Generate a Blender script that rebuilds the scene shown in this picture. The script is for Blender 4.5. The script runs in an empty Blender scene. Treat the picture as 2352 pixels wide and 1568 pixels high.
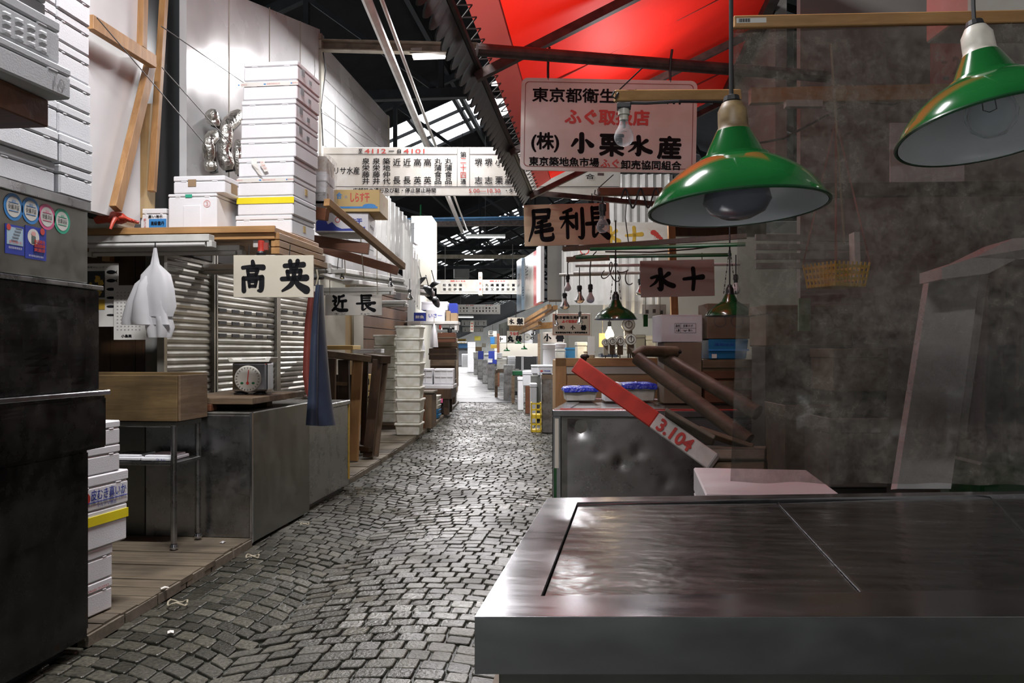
import bpy, bmesh, math, random
from mathutils import Vector, Matrix, noise
random.seed(7)
SC = bpy.context.scene
COL = SC.collection

# ------------------------------------------------------------------ camera, sky, exposure
# World frame: +Y runs along the alley near the camera, X across it, Z up.  The camera looks 6 degrees
# to the left of the alley.  Distances below are metres.
F_PX, CX, HZ, EYE = 1900.0, 1176.0, 805.0, 1.30     # focal length in pixels of the 2352x1568 frame
TH = math.radians(6.0)
CT, ST = math.cos(TH), math.sin(TH)
cam_data = bpy.data.cameras.new('camera')
cam_data.sensor_width = 36.0
cam_data.lens = 36.0 * F_PX / 2352.0
cam_data.shift_y = (HZ - 784.0) / 2352.0
cam_data.clip_end = 400
cam = bpy.data.objects.new('camera', cam_data)
cam.location = (0, 0, EYE)
cam.rotation_euler = (math.pi / 2, 0, TH)
COL.objects.link(cam)
SC.camera = cam

world = bpy.data.worlds.new('overcast_sky')
SC.world = world
world.use_nodes = True
world.node_tree.nodes['Background'].inputs[0].default_value = (0.93, 0.97, 1.0, 1)
world.node_tree.nodes['Background'].inputs[1].default_value = 5.0
SC.view_settings.view_transform = 'Standard'
SC.view_settings.look = 'None'
SC.view_settings.gamma = 1.0
SC.view_settings.use_curve_mapping = False
SC.view_settings.exposure = 0.0
SC.cycles.max_bounces = 7
SC.cycles.diffuse_bounces = 3
SC.cycles.glossy_bounces = 3
SC.cycles.transmission_bounces = 4
SC.cycles.transparent_max_bounces = 12
SC.cycles.sample_clamp_indirect = 4.0
SC.cycles.caustics_reflective = False
SC.cycles.caustics_refractive = False


def P(px, py, d):
    """The point at distance d in front of the camera that lies in direction (px, py)."""
    r = (px - CX) / F_PX * d
    return Vector((r * CT - d * ST, r * ST + d * CT, EYE + (HZ - py) / F_PX * d))


def PZ(px, py, z):
    return P(px, py, F_PX * (z - EYE) / (HZ - py))


def PX(px, py, x):
    return P(px, py, x / ((px - CX) / F_PX * CT - ST))


def PY(px, py, y):
    return P(px, py, y / ((px - CX) / F_PX * ST + CT))


def dev(y):
    """The alley bends to the left: sideways offset of its middle line at distance y."""
    if y <= 0:
        return 0.0
    if y < 20:
        return -0.003 * y * y
    return -1.2 - 0.12 * (y - 20) - 0.0012 * (y - 20) ** 2


def dang(y):
    return math.atan((dev(y - .1) - dev(y + .1)) / .2)


# ------------------------------------------------------------------ mesh helpers
class MB:
    def __init__(self):
        self.v, self.f = [], []

    def add(self, vs, fs):
        b = len(self.v)
        self.v += [Vector(p) for p in vs]
        self.f += [tuple(b + i for i in q) for q in fs]
        return self

    def box(self, x0, y0, z0, x1, y1, z1, M=None):
        vs = [Vector(p) for p in ((x0, y0, z0), (x1, y0, z0), (x1, y1, z0), (x0, y1, z0),
                                  (x0, y0, z1), (x1, y0, z1), (x1, y1, z1), (x0, y1, z1))]
        if M is not None:
            vs = [M @ p for p in vs]
        return self.add(vs, [(3, 2, 1, 0), (4, 5, 6, 7), (0, 1, 5, 4), (1, 2, 6, 5), (2, 3, 7, 6), (3, 0, 4, 7)])

    def frustum(self, w0, d0, z0, w1, d1, z1, cx=0, cy=0):
        vs = [(cx + a * w0 / 2, cy + b * d0 / 2, z0) for a, b in ((-1, -1), (1, -1), (1, 1), (-1, 1))]
        vs += [(cx + a * w1 / 2, cy + b * d1 / 2, z1) for a, b in ((-1, -1), (1, -1), (1, 1), (-1, 1))]
        return self.add(vs, [(3, 2, 1, 0), (4, 5, 6, 7), (0, 1, 5, 4), (1, 2, 6, 5), (2, 3, 7, 6), (3, 0, 4, 7)])

    def bar(self, a, b, w, h, up=(0, 0, 1)):
        """A rectangular bar from a to b, w wide and h high."""
        a, b = Vector(a), Vector(b)
        t = (b - a).normalized()
        s = t.cross(Vector(up))
        if s.length < 1e-5:
            s = Vector((1, 0, 0))
        s.normalize()
        u = s.cross(t).normalized()
        vs = []
        for p in (a, b):
            for i, j in ((-1, -1), (1, -1), (1, 1), (-1, 1)):
                vs.append(p + s * (i * w / 2) + u * (j * h / 2))
        return self.add(vs, [(3, 2, 1, 0), (4, 5, 6, 7), (0, 1, 5, 4), (1, 2, 6, 5), (2, 3, 7, 6), (3, 0, 4, 7)])

    def tube(self, pts, r, n=8):
        pts = [Vector(p) for p in pts]
        rs = r if isinstance(r, (list, tuple)) else [r] * len(pts)
        vs, fs = [], []
        side = None
        for i, p in enumerate(pts):
            t = (pts[min(i + 1, len(pts) - 1)] - pts[max(i - 1, 0)])
            if t.length < 1e-9:
                t = Vector((0, 0, 1))
            t.normalize()
            if side is None:
                side = t.orthogonal().normalized()
            else:
                side = side - t * side.dot(t)
                if side.length < 1e-6:
                    side = t.orthogonal()
                side.normalize()
            up = t.cross(side)
            for k in range(n):
                an = 2 * math.pi * k / n
                vs.append(p + (side * math.cos(an) + up * math.sin(an)) * rs[i])
        for i in range(len(pts) - 1):
            for k in range(n):
                a, b = i * n + k, i * n + (k + 1) % n
                fs.append((a, b, b + n, a + n))
        fs.append(tuple(reversed(range(n))))
        fs.append(tuple(range((len(pts) - 1) * n, len(pts) * n)))
        return self.add(vs, fs)

    def lathe(self, prof, n=24, c=(0, 0, 0), M=None):
        """prof: [(radius, z)], turned about the vertical axis through c."""
        vs, fs = [], []
        for r, z in prof:
            for k in range(n):
                an = 2 * math.pi * k / n
                p = Vector((r * math.cos(an), r * math.sin(an), z))
                vs.append((M @ p if M is not None else p) + Vector(c))
        for i in range(len(prof) - 1):
            for k in range(n):
                a, b = i * n + k, i * n + (k + 1) % n
                fs.append((a, b, b + n, a + n))
        if prof[0][0] > 1e-6:
            fs.append(tuple(reversed(range(n))))
        if prof[-1][0] > 1e-6:
            fs.append(tuple(range((len(prof) - 1) * n, len(prof) * n)))
        return self.add(vs, fs)

    def shell(self, prof, n=32, c=(0, 0, 0)):
        """Open turned surface without end caps."""
        vs, fs = [], []
        for r, z in prof:
            for k in range(n):
                an = 2 * math.pi * k / n
                vs.append((c[0] + r * math.cos(an), c[1] + r * math.sin(an), c[2] + z))
        for i in range(len(prof) - 1):
            for k in range(n):
                a, b = i * n + k, i * n + (k + 1) % n
                fs.append((a, b, b + n, a + n))
        return self.add(vs, fs)

    def prism(self, poly, y0, y1):
        """poly: [(x, z)] counter-clockwise seen from -Y; from y0 back to y1."""
        n = len(poly)
        vs = [(x, y0, z) for x, z in poly] + [(x, y1, z) for x, z in poly]
        fs = [tuple(range(n)), tuple(reversed(range(n, 2 * n)))]
        fs += [(i + n, (i + 1) % n + n, (i + 1) % n, i) for i in range(n)]
        return self.add(vs, fs)

    def slab(self, poly, z0, z1):
        """poly: [(x, y)] counter-clockwise from above."""
        n = len(poly)
        vs = [(p[0], p[1], z0) for p in poly] + [(p[0], p[1], z1) for p in poly]
        fs = [tuple(reversed(range(n))), tuple(range(n, 2 * n))]
        fs += [(i, (i + 1) % n, (i + 1) % n + n, i + n) for i in range(n)]
        return self.add(vs, fs)

    def grid(self, rows):
        """rows: equal-length lists of points."""
        m = len(rows[0])
        vs = [p for r in rows for p in r]
        fs = [(i * m + k, i * m + k + 1, (i + 1) * m + k + 1, (i + 1) * m + k) for i in range(len(rows) - 1) for k in range(m - 1)]
        return self.add(vs, fs)

    def build(self, name, mat, parent=None, bevel=0.0, seg=1, smooth=False, loc=None, rz=0.0, solid=0.0, angle=35):
        me = bpy.data.meshes.new(name)
        me.from_pydata([tuple(p) for p in self.v], [], self.f)
        me.validate()
        if bevel or solid or smooth:
            bm = bmesh.new()
            bm.from_mesh(me)
            if smooth:
                bmesh.ops.remove_doubles(bm, verts=bm.verts, dist=1e-6)
            bmesh.ops.recalc_face_normals(bm, faces=bm.faces)
            if solid:
                bmesh.ops.solidify(bm, geom=list(bm.faces), thickness=solid)
                bmesh.ops.recalc_face_normals(bm, faces=bm.faces)
            if bevel:
                es = [e for e in bm.edges if len(e.link_faces) == 2 and e.calc_face_angle(0) > math.radians(30)]
                bmesh.ops.bevel(bm, geom=es, offset=bevel, segments=seg, profile=0.5, affect='EDGES', clamp_overlap=True)
            bm.to_mesh(me)
            bm.free()
        if smooth:
            me.shade_smooth()
            me.set_sharp_from_angle(angle=math.radians(angle))
        o = bpy.data.objects.new(name, me)
        if mat is not None:
            me.materials.append(mat)
        COL.objects.link(o)
        if parent is not None:
            o.parent = parent
        if loc is not None:
            o.location = loc
        o.rotation_euler = (0, 0, rz)
        return o


def tag(o, label, cat, group=None):
    o['label'] = label
    o['category'] = cat
    if group:
        o['group'] = group
    return o


def thing(name, label, cat, loc=(0, 0, 0), rz=0.0, group=None):
    o = bpy.data.objects.new(name, None)
    o.empty_display_size = .1
    COL.objects.link(o)
    o.location = loc
    o.rotation_euler = (0, 0, rz)
    return tag(o, label, cat, group)


def struct(o, label=None):
    o['kind'] = 'structure'
    if label:
        o['label'] = label
    return o


def dup(root, loc, rz, label, group=None):
    r = root.copy()
    COL.objects.link(r)
    r.location = loc
    r.rotation_euler = (0, 0, rz)
    r['label'] = label
    if group:
        r['group'] = group
    for ch in list(root.children):
        c = ch.copy()
        COL.objects.link(c)
        c.parent = r
        for g in list(ch.children):
            e = g.copy()
            COL.objects.link(e)
            e.parent = c
    return r


ORD = ['topmost', 'second', 'third', 'fourth', 'fifth', 'sixth', 'seventh', 'eighth', 'ninth', 'tenth', 'eleventh', 'twelfth']


def fb(px0, py0, px1, py1, d):
    """Bottom middle point, width and height of a camera-facing rectangle at distance d."""
    s = d / F_PX
    return P((px0 + px1) / 2, py1, d), (px1 - px0) * s, (py1 - py0) * s


# ------------------------------------------------------------------ materials
def nodes_of(name):
    m = bpy.data.materials.new(name)
    m.use_nodes = True
    nt = m.node_tree
    return m, nt, nt.nodes['Principled BSDF']


def S(b, k, v):
    b.inputs[k].default_value = v


def col4(c):
    return (c[0], c[1], c[2], 1.0)


def mat(name, c, rough=.5, metal=0.0, var=.12, scale=6.0, bump=0.0, bscale=40.0, spec=.5, c2=None, stretch=None, rvar=0.0, alpha=1.0, coat=0.0):
    """Plain surface with a procedural mottling of its colour (towards c2), gloss and relief."""
    m, nt, b = nodes_of(name)
    L = nt.links.new
    S(b, 'Metallic', metal)
    S(b, 'Roughness', rough)
    S(b, 'Specular IOR Level', spec)
    S(b, 'Coat Weight', coat)
    tc = nt.nodes.new('ShaderNodeTexCoord')
    mp = nt.nodes.new('ShaderNodeMapping')
    L(tc.outputs['Object'], mp.inputs['Vector'])
    if stretch:
        mp.inputs['Scale'].default_value = stretch
    nz = nt.nodes.new('ShaderNodeTexNoise')
    S(nz, 'Scale', scale)
    S(nz, 'Detail', 5.0)
    L(mp.outputs[0], nz.inputs['Vector'])
    rp = nt.nodes.new('ShaderNodeValToRGB')
    c2 = c2 or tuple(x * (1 - 2.2 * var) for x in c)
    rp.color_ramp.elements[0].position = .35
    rp.color_ramp.elements[1].position = .68
    rp.color_ramp.elements[0].color = col4(c2)
    rp.color_ramp.elements[1].color = col4(c)
    L(nz.outputs['Fac'], rp.inputs[0])
    L(rp.outputs[0], b.inputs['Base Color'])
    if rvar:
        mr = nt.nodes.new('ShaderNodeMapRange')
        S(mr, 'From Min', .3)
        S(mr, 'From Max', .7)
        S(mr, 'To Min', max(.03, rough - rvar))
        S(mr, 'To Max', min(1, rough + rvar))
        L(nz.outputs['Fac'], mr.inputs[0])
        L(mr.outputs[0], b.inputs['Roughness'])
    if bump:
        n2 = nt.nodes.new('ShaderNodeTexNoise')
        S(n2, 'Scale', bscale)
        S(n2, 'Detail', 3.0)
        L(mp.outputs[0], n2.inputs['Vector'])
        bp = nt.nodes.new('ShaderNodeBump')
        S(bp, 'Strength', bump)
        S(bp, 'Distance', .02)
        L(n2.outputs['Fac'], bp.inputs['Height'])
        L(bp.outputs[0], b.inputs['Normal'])
    return m


def wood(name, c, c2, axis='X', rough=.6, dirt=.0, scale=1.0):
    """Timber with grain along one axis of the object."""
    m, nt, b = nodes_of(name)
    L = nt.links.new
    S(b, 'Roughness', rough)
    tc = nt.nodes.new('ShaderNodeTexCoord')
    mp = nt.nodes.new('ShaderNodeMapping')
    k = {'X': (1.2, 14, 14), 'Y': (14, 1.2, 14), 'Z': (14, 14, 1.2)}[axis]
    mp.inputs['Scale'].default_value = tuple(x * scale for x in k)
    L(tc.outputs['Object'], mp.inputs['Vector'])
    nz = nt.nodes.new('ShaderNodeTexNoise')
    S(nz, 'Scale', 1.6)
    S(nz, 'Detail', 8.0)
    S(nz, 'Roughness', .65)
    S(nz, 'Distortion', .6)
    L(mp.outputs[0], nz.inputs['Vector'])
    rp = nt.nodes.new('ShaderNodeValToRGB')
    rp.color_ramp.elements[0].position = .3
    rp.color_ramp.elements[1].position = .7
    rp.color_ramp.elements[0].color = col4(c2)
    rp.color_ramp.elements[1].color = col4(c)
    L(nz.outputs['Fac'], rp.inputs[0])
    last = rp.outputs[0]
    n2 = nt.nodes.new('ShaderNodeTexNoise')
    S(n2, 'Scale', 2.3)
    S(n2, 'Detail', 4.0)
    L(tc.outputs['Object'], n2.inputs['Vector'])
    mx = nt.nodes.new('ShaderNodeMix')
    mx.data_type = 'RGBA'
    mx.blend_type = 'MULTIPLY'
    L(last, mx.inputs['A'])
    r2 = nt.nodes.new('ShaderNodeValToRGB')
    r2.color_ramp.elements[0].position = .35
    r2.color_ramp.elements[1].position = .6
    g = 1 - dirt
    r2.color_ramp.elements[0].color = (g, g, g, 1)
    r2.color_ramp.elements[1].color = (1, 1, 1, 1)
    L(n2.outputs['Fac'], r2.inputs[0])
    L(r2.outputs[0], mx.inputs['B'])
    S(mx, 'Factor', 1.0)
    L(mx.outputs['Result'], b.inputs['Base Color'])
    bp = nt.nodes.new('ShaderNodeBump')
    S(bp, 'Strength', .25)
    S(bp, 'Distance', .006)
    L(nz.outputs['Fac'], bp.inputs['Height'])
    L(bp.outputs[0], b.inputs['Normal'])
    return m


def steel(name, c=.42, rough=.3, dent=.25, dscale=3.0, rust=0.0, stretch=(1, 1, 1), worn=.38, rv=.13):
    """Worn stainless sheet: brushed, dented and smeared."""
    m, nt, b = nodes_of(name)
    L = nt.links.new
    S(b, 'Metallic', 1.0)
    tc = nt.nodes.new('ShaderNodeTexCoord')
    mp = nt.nodes.new('ShaderNodeMapping')
    mp.inputs['Scale'].default_value = stretch
    L(tc.outputs['Object'], mp.inputs['Vector'])
    n1 = nt.nodes.new('ShaderNodeTexNoise')
    S(n1, 'Scale', 5.0)
    S(n1, 'Detail', 7.0)
    S(n1, 'Roughness', .7)
    L(mp.outputs[0], n1.inputs['Vector'])
    rp = nt.nodes.new('ShaderNodeValToRGB')
    rp.color_ramp.elements[0].position = .25
    rp.color_ramp.elements[1].position = .75
    cc = (c, c, c) if not isinstance(c, tuple) else c
    rp.color_ramp.elements[0].color = col4(tuple(x * (1 - worn) for x in cc))
    rp.color_ramp.elements[1].color = col4(cc)
    L(n1.outputs['Fac'], rp.inputs[0])
    out = rp.outputs[0]
    if rust:
        n3 = nt.nodes.new('ShaderNodeTexNoise')
        S(n3, 'Scale', 9.0)
        S(n3, 'Detail', 6.0)
        L(tc.outputs['Object'], n3.inputs['Vector'])
        r3 = nt.nodes.new('ShaderNodeValToRGB')
        r3.color_ramp.elements[0].position = .66
        r3.color_ramp.elements[1].position = .72
        L(n3.outputs['Fac'], r3.inputs[0])
        mx = nt.nodes.new('ShaderNodeMix')
        mx.data_type = 'RGBA'
        ml = nt.nodes.new('ShaderNodeMath')
        ml.operation = 'MULTIPLY'
        L(r3.outputs[0], ml.inputs[0])
        ml.inputs[1].default_value = rust
        L(ml.outputs[0], mx.inputs['Factor'])
        L(out, mx.inputs['A'])
        mx.inputs['B'].default_value = (.10, .045, .02, 1)
        out = mx.outputs['Result']
    L(out, b.inputs['Base Color'])
    mr = nt.nodes.new('ShaderNodeMapRange')
    S(mr, 'From Min', .3)
    S(mr, 'From Max', .7)
    S(mr, 'To Min', max(.05, rough - rv))
    S(mr, 'To Max', rough + rv)
    L(n1.outputs['Fac'], mr.inputs[0])
    L(mr.outputs[0], b.inputs['Roughness'])
    n2 = nt.nodes.new('ShaderNodeTexNoise')
    S(n2, 'Scale', dscale)
    S(n2, 'Detail', 2.0)
    L(tc.outputs['Object'], n2.inputs['Vector'])
    bp = nt.nodes.new('ShaderNodeBump')
    S(bp, 'Strength', dent)
    S(bp, 'Distance', .05)
    L(n2.outputs['Fac'], bp.inputs['Height'])
    L(bp.outputs[0], b.inputs['Normal'])
    return m


def film(name, c, clear, rough=.15, dirt=.25, scale=8.0, tint=(1, 1, 1), wrinkle=.15):
    """See-through plastic sheet: 'clear' is how much of what is behind shows through; dirt hides more in patches."""
    m, nt, b = nodes_of(name)
    L = nt.links.new
    S(b, 'Base Color', col4(c))
    S(b, 'Roughness', rough)
    tr = nt.nodes.new('ShaderNodeBsdfTransparent')
    S(tr, 'Color', col4(tint))
    mx = nt.nodes.new('ShaderNodeMixShader')
    tc = nt.nodes.new('ShaderNodeTexCoord')
    nz = nt.nodes.new('ShaderNodeTexNoise')
    S(nz, 'Scale', scale)
    S(nz, 'Detail', 8.0)
    S(nz, 'Roughness', .7)
    L(tc.outputs['Object'], nz.inputs['Vector'])
    mr = nt.nodes.new('ShaderNodeMapRange')
    S(mr, 'From Min', .35)
    S(mr, 'From Max', .65)
    S(mr, 'To Min', clear)
    S(mr, 'To Max', max(0, clear - dirt))
    L(nz.outputs['Fac'], mr.inputs[0])
    L(mr.outputs[0], mx.inputs[0])
    L(b.outputs[0], mx.inputs[1])
    L(tr.outputs[0], mx.inputs[2])
    n3 = nt.nodes.new('ShaderNodeTexNoise')
    S(n3, 'Scale', scale * 4)
    S(n3, 'Detail', 10.0)
    S(n3, 'Roughness', .8)
    L(tc.outputs['Object'], n3.inputs['Vector'])
    r3 = nt.nodes.new('ShaderNodeValToRGB')
    r3.color_ramp.elements[0].position, r3.color_ramp.elements[0].color = .36, col4(tuple(x * .3 for x in c))
    r3.color_ramp.elements[1].position, r3.color_ramp.elements[1].color = .66, col4(tuple(min(1, x * 1.45) for x in c))
    L(n3.outputs['Fac'], r3.inputs[0])
    if dirt > .27:
        L(r3.outputs[0], b.inputs['Base Color'])
    n2 = nt.nodes.new('ShaderNodeTexNoise')
    S(n2, 'Scale', 4.0)
    S(n2, 'Detail', 2.0)
    L(tc.outputs['Object'], n2.inputs['Vector'])
    bp = nt.nodes.new('ShaderNodeBump')
    S(bp, 'Strength', wrinkle)
    S(bp, 'Distance', .05)
    L(n2.outputs['Fac'], bp.inputs['Height'])
    L(bp.outputs[0], b.inputs['Normal'])
    L(mx.outputs[0], nt.nodes['Material Output'].inputs[0])
    return m


def glow(name, c, strength):
    m, nt, b = nodes_of(name)
    S(b, 'Base Color', (.9, .9, .9, 1))
    S(b, 'Emission Color', col4(c))
    S(b, 'Emission Strength', strength)
    return m


def clothlike(name, c, through, rough=.6, c2=None):
    """Cloth or thin plastic that lets some light through."""
    m = mat(name, c, rough=rough, var=.1, scale=3.0, c2=c2)
    nt = m.node_tree
    b = nt.nodes['Principled BSDF']
    t = nt.nodes.new('ShaderNodeBsdfTranslucent')
    S(t, 'Color', col4(c))
    mx = nt.nodes.new('ShaderNodeMixShader')
    S(mx, 'Fac', through)
    nt.links.new(b.outputs[0], mx.inputs[1])
    nt.links.new(t.outputs[0], mx.inputs[2])
    nt.links.new(mx.outputs[0], nt.nodes['Material Output'].inputs[0])
    return m


M = {}
M['foam'] = mat('white_foam', (.78, .79, .82), rough=.62, var=.03, scale=5, bump=.08, bscale=160)
M['foam_grey'] = mat('dull_foam', (.66, .66, .68), rough=.65, var=.07, scale=5, bump=.08, bscale=160)
M['tubplastic'] = mat('white_tub_plastic', (.74, .74, .70), rough=.4, var=.08, scale=9, c2=(.55, .53, .45))
M['steel'] = steel('stainless_steel', .40, .30, .18)
M['steel_bright'] = steel('bright_stainless_steel', (.55, .56, .59), .19, .0, 5, stretch=(1, 3, 3), worn=.12, rv=.05)
M['steel_top'] = steel('worn_steel_lid', (.34, .34, .33), .22, .05, 20.0, stretch=(1, 5, 1), worn=.2, rv=.07)
M['steel_front'] = steel('dented_steel_panel', .46, .30, .06, 3.0, worn=.16, rv=.08)
M['steel_dark'] = steel('dark_dented_steel', .085, .26, .6, 2.4, rust=.5)
M['steel_dim'] = steel('dull_green_steel', (.26, .26, .235), .42, .15, 2.0)
M['iron'] = mat('dark_iron', (.045, .042, .04), rough=.55, metal=.6, var=.2, scale=12)
M['rusty'] = mat('rusty_pipe', (.12, .085, .07), rough=.6, metal=.3, var=.3, scale=14, c2=(.05, .04, .04))
M['beige_steel'] = mat('beige_painted_steel', (.30, .26, .20), rough=.55, var=.2, scale=7)
M['roofdark'] = mat('sooty_roof_boards', (.006, .006, .007), rough=.9, var=.25, scale=3, spec=.1)
M['truss'] = mat('sooty_truss_steel', (.010, .011, .013), rough=.7, var=.2, scale=5, spec=.2)
M['pine'] = wood('pine_timber', (.52, .30, .12), (.34, .17, .06), 'X', .5, .25)
M['pine_y'] = wood('pine_timber_long', (.46, .26, .10), (.28, .14, .05), 'Y', .5, .3)
M['pine_z'] = wood('pine_post', (.48, .27, .11), (.30, .15, .055), 'Z', .5, .3)
M['ply'] = wood('plywood', (.44, .27, .13), (.33, .19, .085), 'X', .55, .2, .6)
M['oldwood'] = wood('old_timber', (.23, .16, .095), (.11, .07, .04), 'X', .65, .45)
M['oldwood_y'] = wood('old_timber_long', (.22, .155, .095), (.11, .07, .04), 'Y', .65, .45)
M['oldwood_z'] = wood('old_timber_post', (.20, .13, .075), (.09, .055, .03), 'Z', .6, .45)
M['boxwood'] = wood('stained_box_boards', (.22, .145, .06), (.10, .065, .03), 'X', .55, .55)
M['greywood'] = wood('weathered_grey_boards', (.25, .215, .165), (.13, .11, .08), 'X', .7, .35)
M['shaftwood'] = wood('worn_cart_shaft_wood', (.17, .125, .085), (.075, .055, .04), 'X', .5, .4)
M['brownwood'] = wood('dark_brown_panel', (.085, .042, .018), (.045, .022, .01), 'Z', .45, .4)
M['redbrown'] = wood('red_brown_timber', (.20, .075, .035), (.12, .045, .02), 'X', .5, .25)
M['deck'] = wood('wet_deck_planks', (.20, .165, .115), (.10, .08, .055), 'X', .55, .5)
M['whitewall'] = mat('white_wall_panel', (.70, .71, .72), rough=.24, var=.05, scale=1.2, bump=.06, bscale=2.2, c2=(.58, .58, .58), rvar=.08)
M['creamwall'] = mat('cream_wall', (.52, .50, .43), rough=.55, var=.06, scale=1.5)
M['greywall'] = mat('grey_wall', (.24, .235, .22), rough=.7, var=.1, scale=1.5)
M['darkwall'] = mat('dark_wall', (.05, .047, .042), rough=.8, var=.15, scale=2)
M['yellowply'] = wood('yellowed_plywood', (.50, .36, .17), (.40, .26, .11), 'Z', .6, .3, .6)
M['shutter'] = mat('aluminium_shutter', (.42, .41, .37), rough=.36, metal=.55, var=.12, scale=4, c2=(.31, .29, .25))
M['slot'] = mat('dark_slot', (.03, .03, .032), rough=.6, var=.1)
M['blackpaint'] = mat('black_paint', (.012, .012, .013), rough=.35, var=.1)
M['ink'] = mat('black_ink', (.010, .010, .012), rough=.8, var=.1, spec=.15)
M['redink'] = mat('red_ink', (.62, .06, .045), rough=.5, var=.1)
M['redbrush'] = mat('red_brushed_paint', (.50, .05, .04), rough=.4, var=.15, scale=20)
M['blueink'] = mat('blue_ink', (.02, .045, .36), rough=.5, var=.08)
M['skyink'] = mat('sky_blue_ink', (.04, .25, .62), rough=.5, var=.08)
M['greenink'] = mat('green_ink', (.03, .42, .26), rough=.5, var=.08)
M['pinkink'] = mat('pink_ink', (.75, .13, .30), rough=.5, var=.08)
M['goldink'] = mat('gold_paint', (.60, .38, .05), rough=.4, var=.12, scale=14)
M['signwhite'] = mat('white_sign_board', (.70, .69, .65), rough=.22, var=.05, scale=5, c2=(.60, .57, .50))
M['signcream'] = mat('cream_sign_board', (.58, .54, .44), rough=.4, var=.06, scale=4)
M['signtan'] = mat('tan_sign_board', (.58, .44, .28), rough=.45, var=.06, scale=4)
M['signtaupe'] = mat('taupe_sign_board', (.37, .33, .295), rough=.7, var=.05, scale=4)
M['paper'] = mat('white_paper', (.72, .71, .67), rough=.7, var=.05, scale=4)
M['bag'] = clothlike('thin_white_bag', (.82, .82, .84), .35, .45)
M['cardboard'] = mat('brown_cardboard', (.34, .235, .135), rough=.75, var=.1, scale=4)
M['cardboard_dark'] = mat('dull_cardboard', (.20, .15, .10), rough=.8, var=.12, scale=4)
M['tan_carton'] = mat('ochre_carton', (.56, .40, .16), rough=.6, var=.06, scale=3)
M['white_carton'] = mat('white_carton', (.68, .68, .71), rough=.55, var=.04, scale=3)
M['yellow'] = mat('yellow_tape', (.85, .72, .02), rough=.4, var=.05)
M['yellow_plastic'] = mat('yellow_crate_plastic', (.85, .60, .03), rough=.45, var=.1)
M['blue_plastic'] = mat('blue_tub_plastic', (.03, .20, .42), rough=.35, var=.1)
M['bluebag'] = mat('crumpled_blue_bag', (.02, .05, .62), rough=.25, var=.2, scale=25, bump=.6, bscale=40)
M['redpaint'] = mat('red_painted_wood', (.52, .035, .02), rough=.4, var=.18, scale=10)
M['whitepaint'] = mat('white_painted_wood', (.58, .56, .53), rough=.5, var=.15, scale=12)
M['enamel'] = mat('green_enamel', (.012, .125, .028), rough=.14, var=.12, scale=8, coat=.6)
M['enamel_dark'] = mat('dark_green_enamel', (.008, .07, .018), rough=.18, var=.15, scale=8, coat=.5)
M['enamel_white'] = mat('white_enamel', (.68, .69, .72), rough=.3, var=.04)
M['enamel_rim'] = mat('dark_enamel_rim', (.01, .055, .02), rough=.25, var=.1)
M['socket'] = mat('aged_porcelain', (.24, .165, .075), rough=.5, var=.25, scale=25, c2=(.10, .065, .03))
M['porcelain'] = mat('white_porcelain', (.58, .55, .48), rough=.4, var=.15, scale=18)
M['cord'] = mat('black_cord', (.015, .015, .017), rough=.5, var=.1)
M['wire'] = mat('grey_wire', (.11, .105, .10), rough=.5, var=.1)
M['string'] = mat('pale_string', (.42, .38, .28), rough=.8, var=.1)
M['greenpole'] = mat('green_painted_pole', (.015, .16, .055), rough=.35, var=.2, scale=10)
M['bluepipe'] = mat('blue_painted_pipe', (.03, .14, .30), rough=.4, var=.15)
M['whitepipe'] = mat('white_pipe', (.55, .55, .52), rough=.35, var=.1)
M['fixture'] = mat('white_lamp_housing', (.62, .62, .59), rough=.4, var=.1, scale=8)
M['tube_off'] = mat('unlit_tube', (.58, .58, .56), rough=.2, var=.03)
M['tube_on'] = glow('lit_tube', (1.0, .97, 1.0), 30.0)
M['redcanvas'] = clothlike('red_awning_cloth', (.82, .018, .008), .30, .6, c2=(.66, .012, .006))
M['redcanvas_faded'] = clothlike('faded_awning_edge', (.34, .055, .045), .3, .7)
M['navy'] = mat('navy_rubber_apron', (.030, .042, .075), rough=.45, var=.12, scale=5)
M['redapron'] = mat('red_rubber_apron', (.30, .065, .05), rough=.5, var=.15, scale=5)
M['glove'] = mat('red_rubber_glove', (.55, .06, .03), rough=.4, var=.15, scale=14)
M['foil'] = steel('crumpled_foil', (.80, .78, .72), .42, .5, 22)
M['stone'] = None
M['asphalt'] = mat('dark_asphalt', (.035, .036, .04), rough=.4, var=.25, scale=6, bump=.3, bscale=60)
M['wetroad'] = mat('wet_concrete', (.13, .13, .125), rough=.36, var=.25, scale=1.2, bump=.35, bscale=5, rvar=.14)
M['vinyl'] = film('dirty_vinyl_sheet', (.185, .17, .145), .62, .12, .36, 3.5, (.95, .93, .9), .35)
M['clearfilm'] = film('clear_plastic_wrap', (.6, .6, .6), .72, .08, .25, 14.0, (1, 1, 1), .8)
M['corrugated'] = film('clear_corrugated_sheet', (.66, .66, .64), .35, .15, .15, 2.0, (1, 1, 1), .2)
M['glasspane'] = film('skylight_glass', (.8, .82, .85), .9, .1, .1, 3.0, (1, 1, 1), .0)
M['greysheet'] = clothlike('grey_plastic_curtain', (.25, .26, .28), .2, .4)
M['dialwhite'] = mat('dial_face', (.62, .61, .55), rough=.25, var=.08, scale=10)
M['skin_pink'] = mat('printed_pink', (.75, .38, .36), rough=.5, var=.05)
M['grass'] = None


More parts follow.
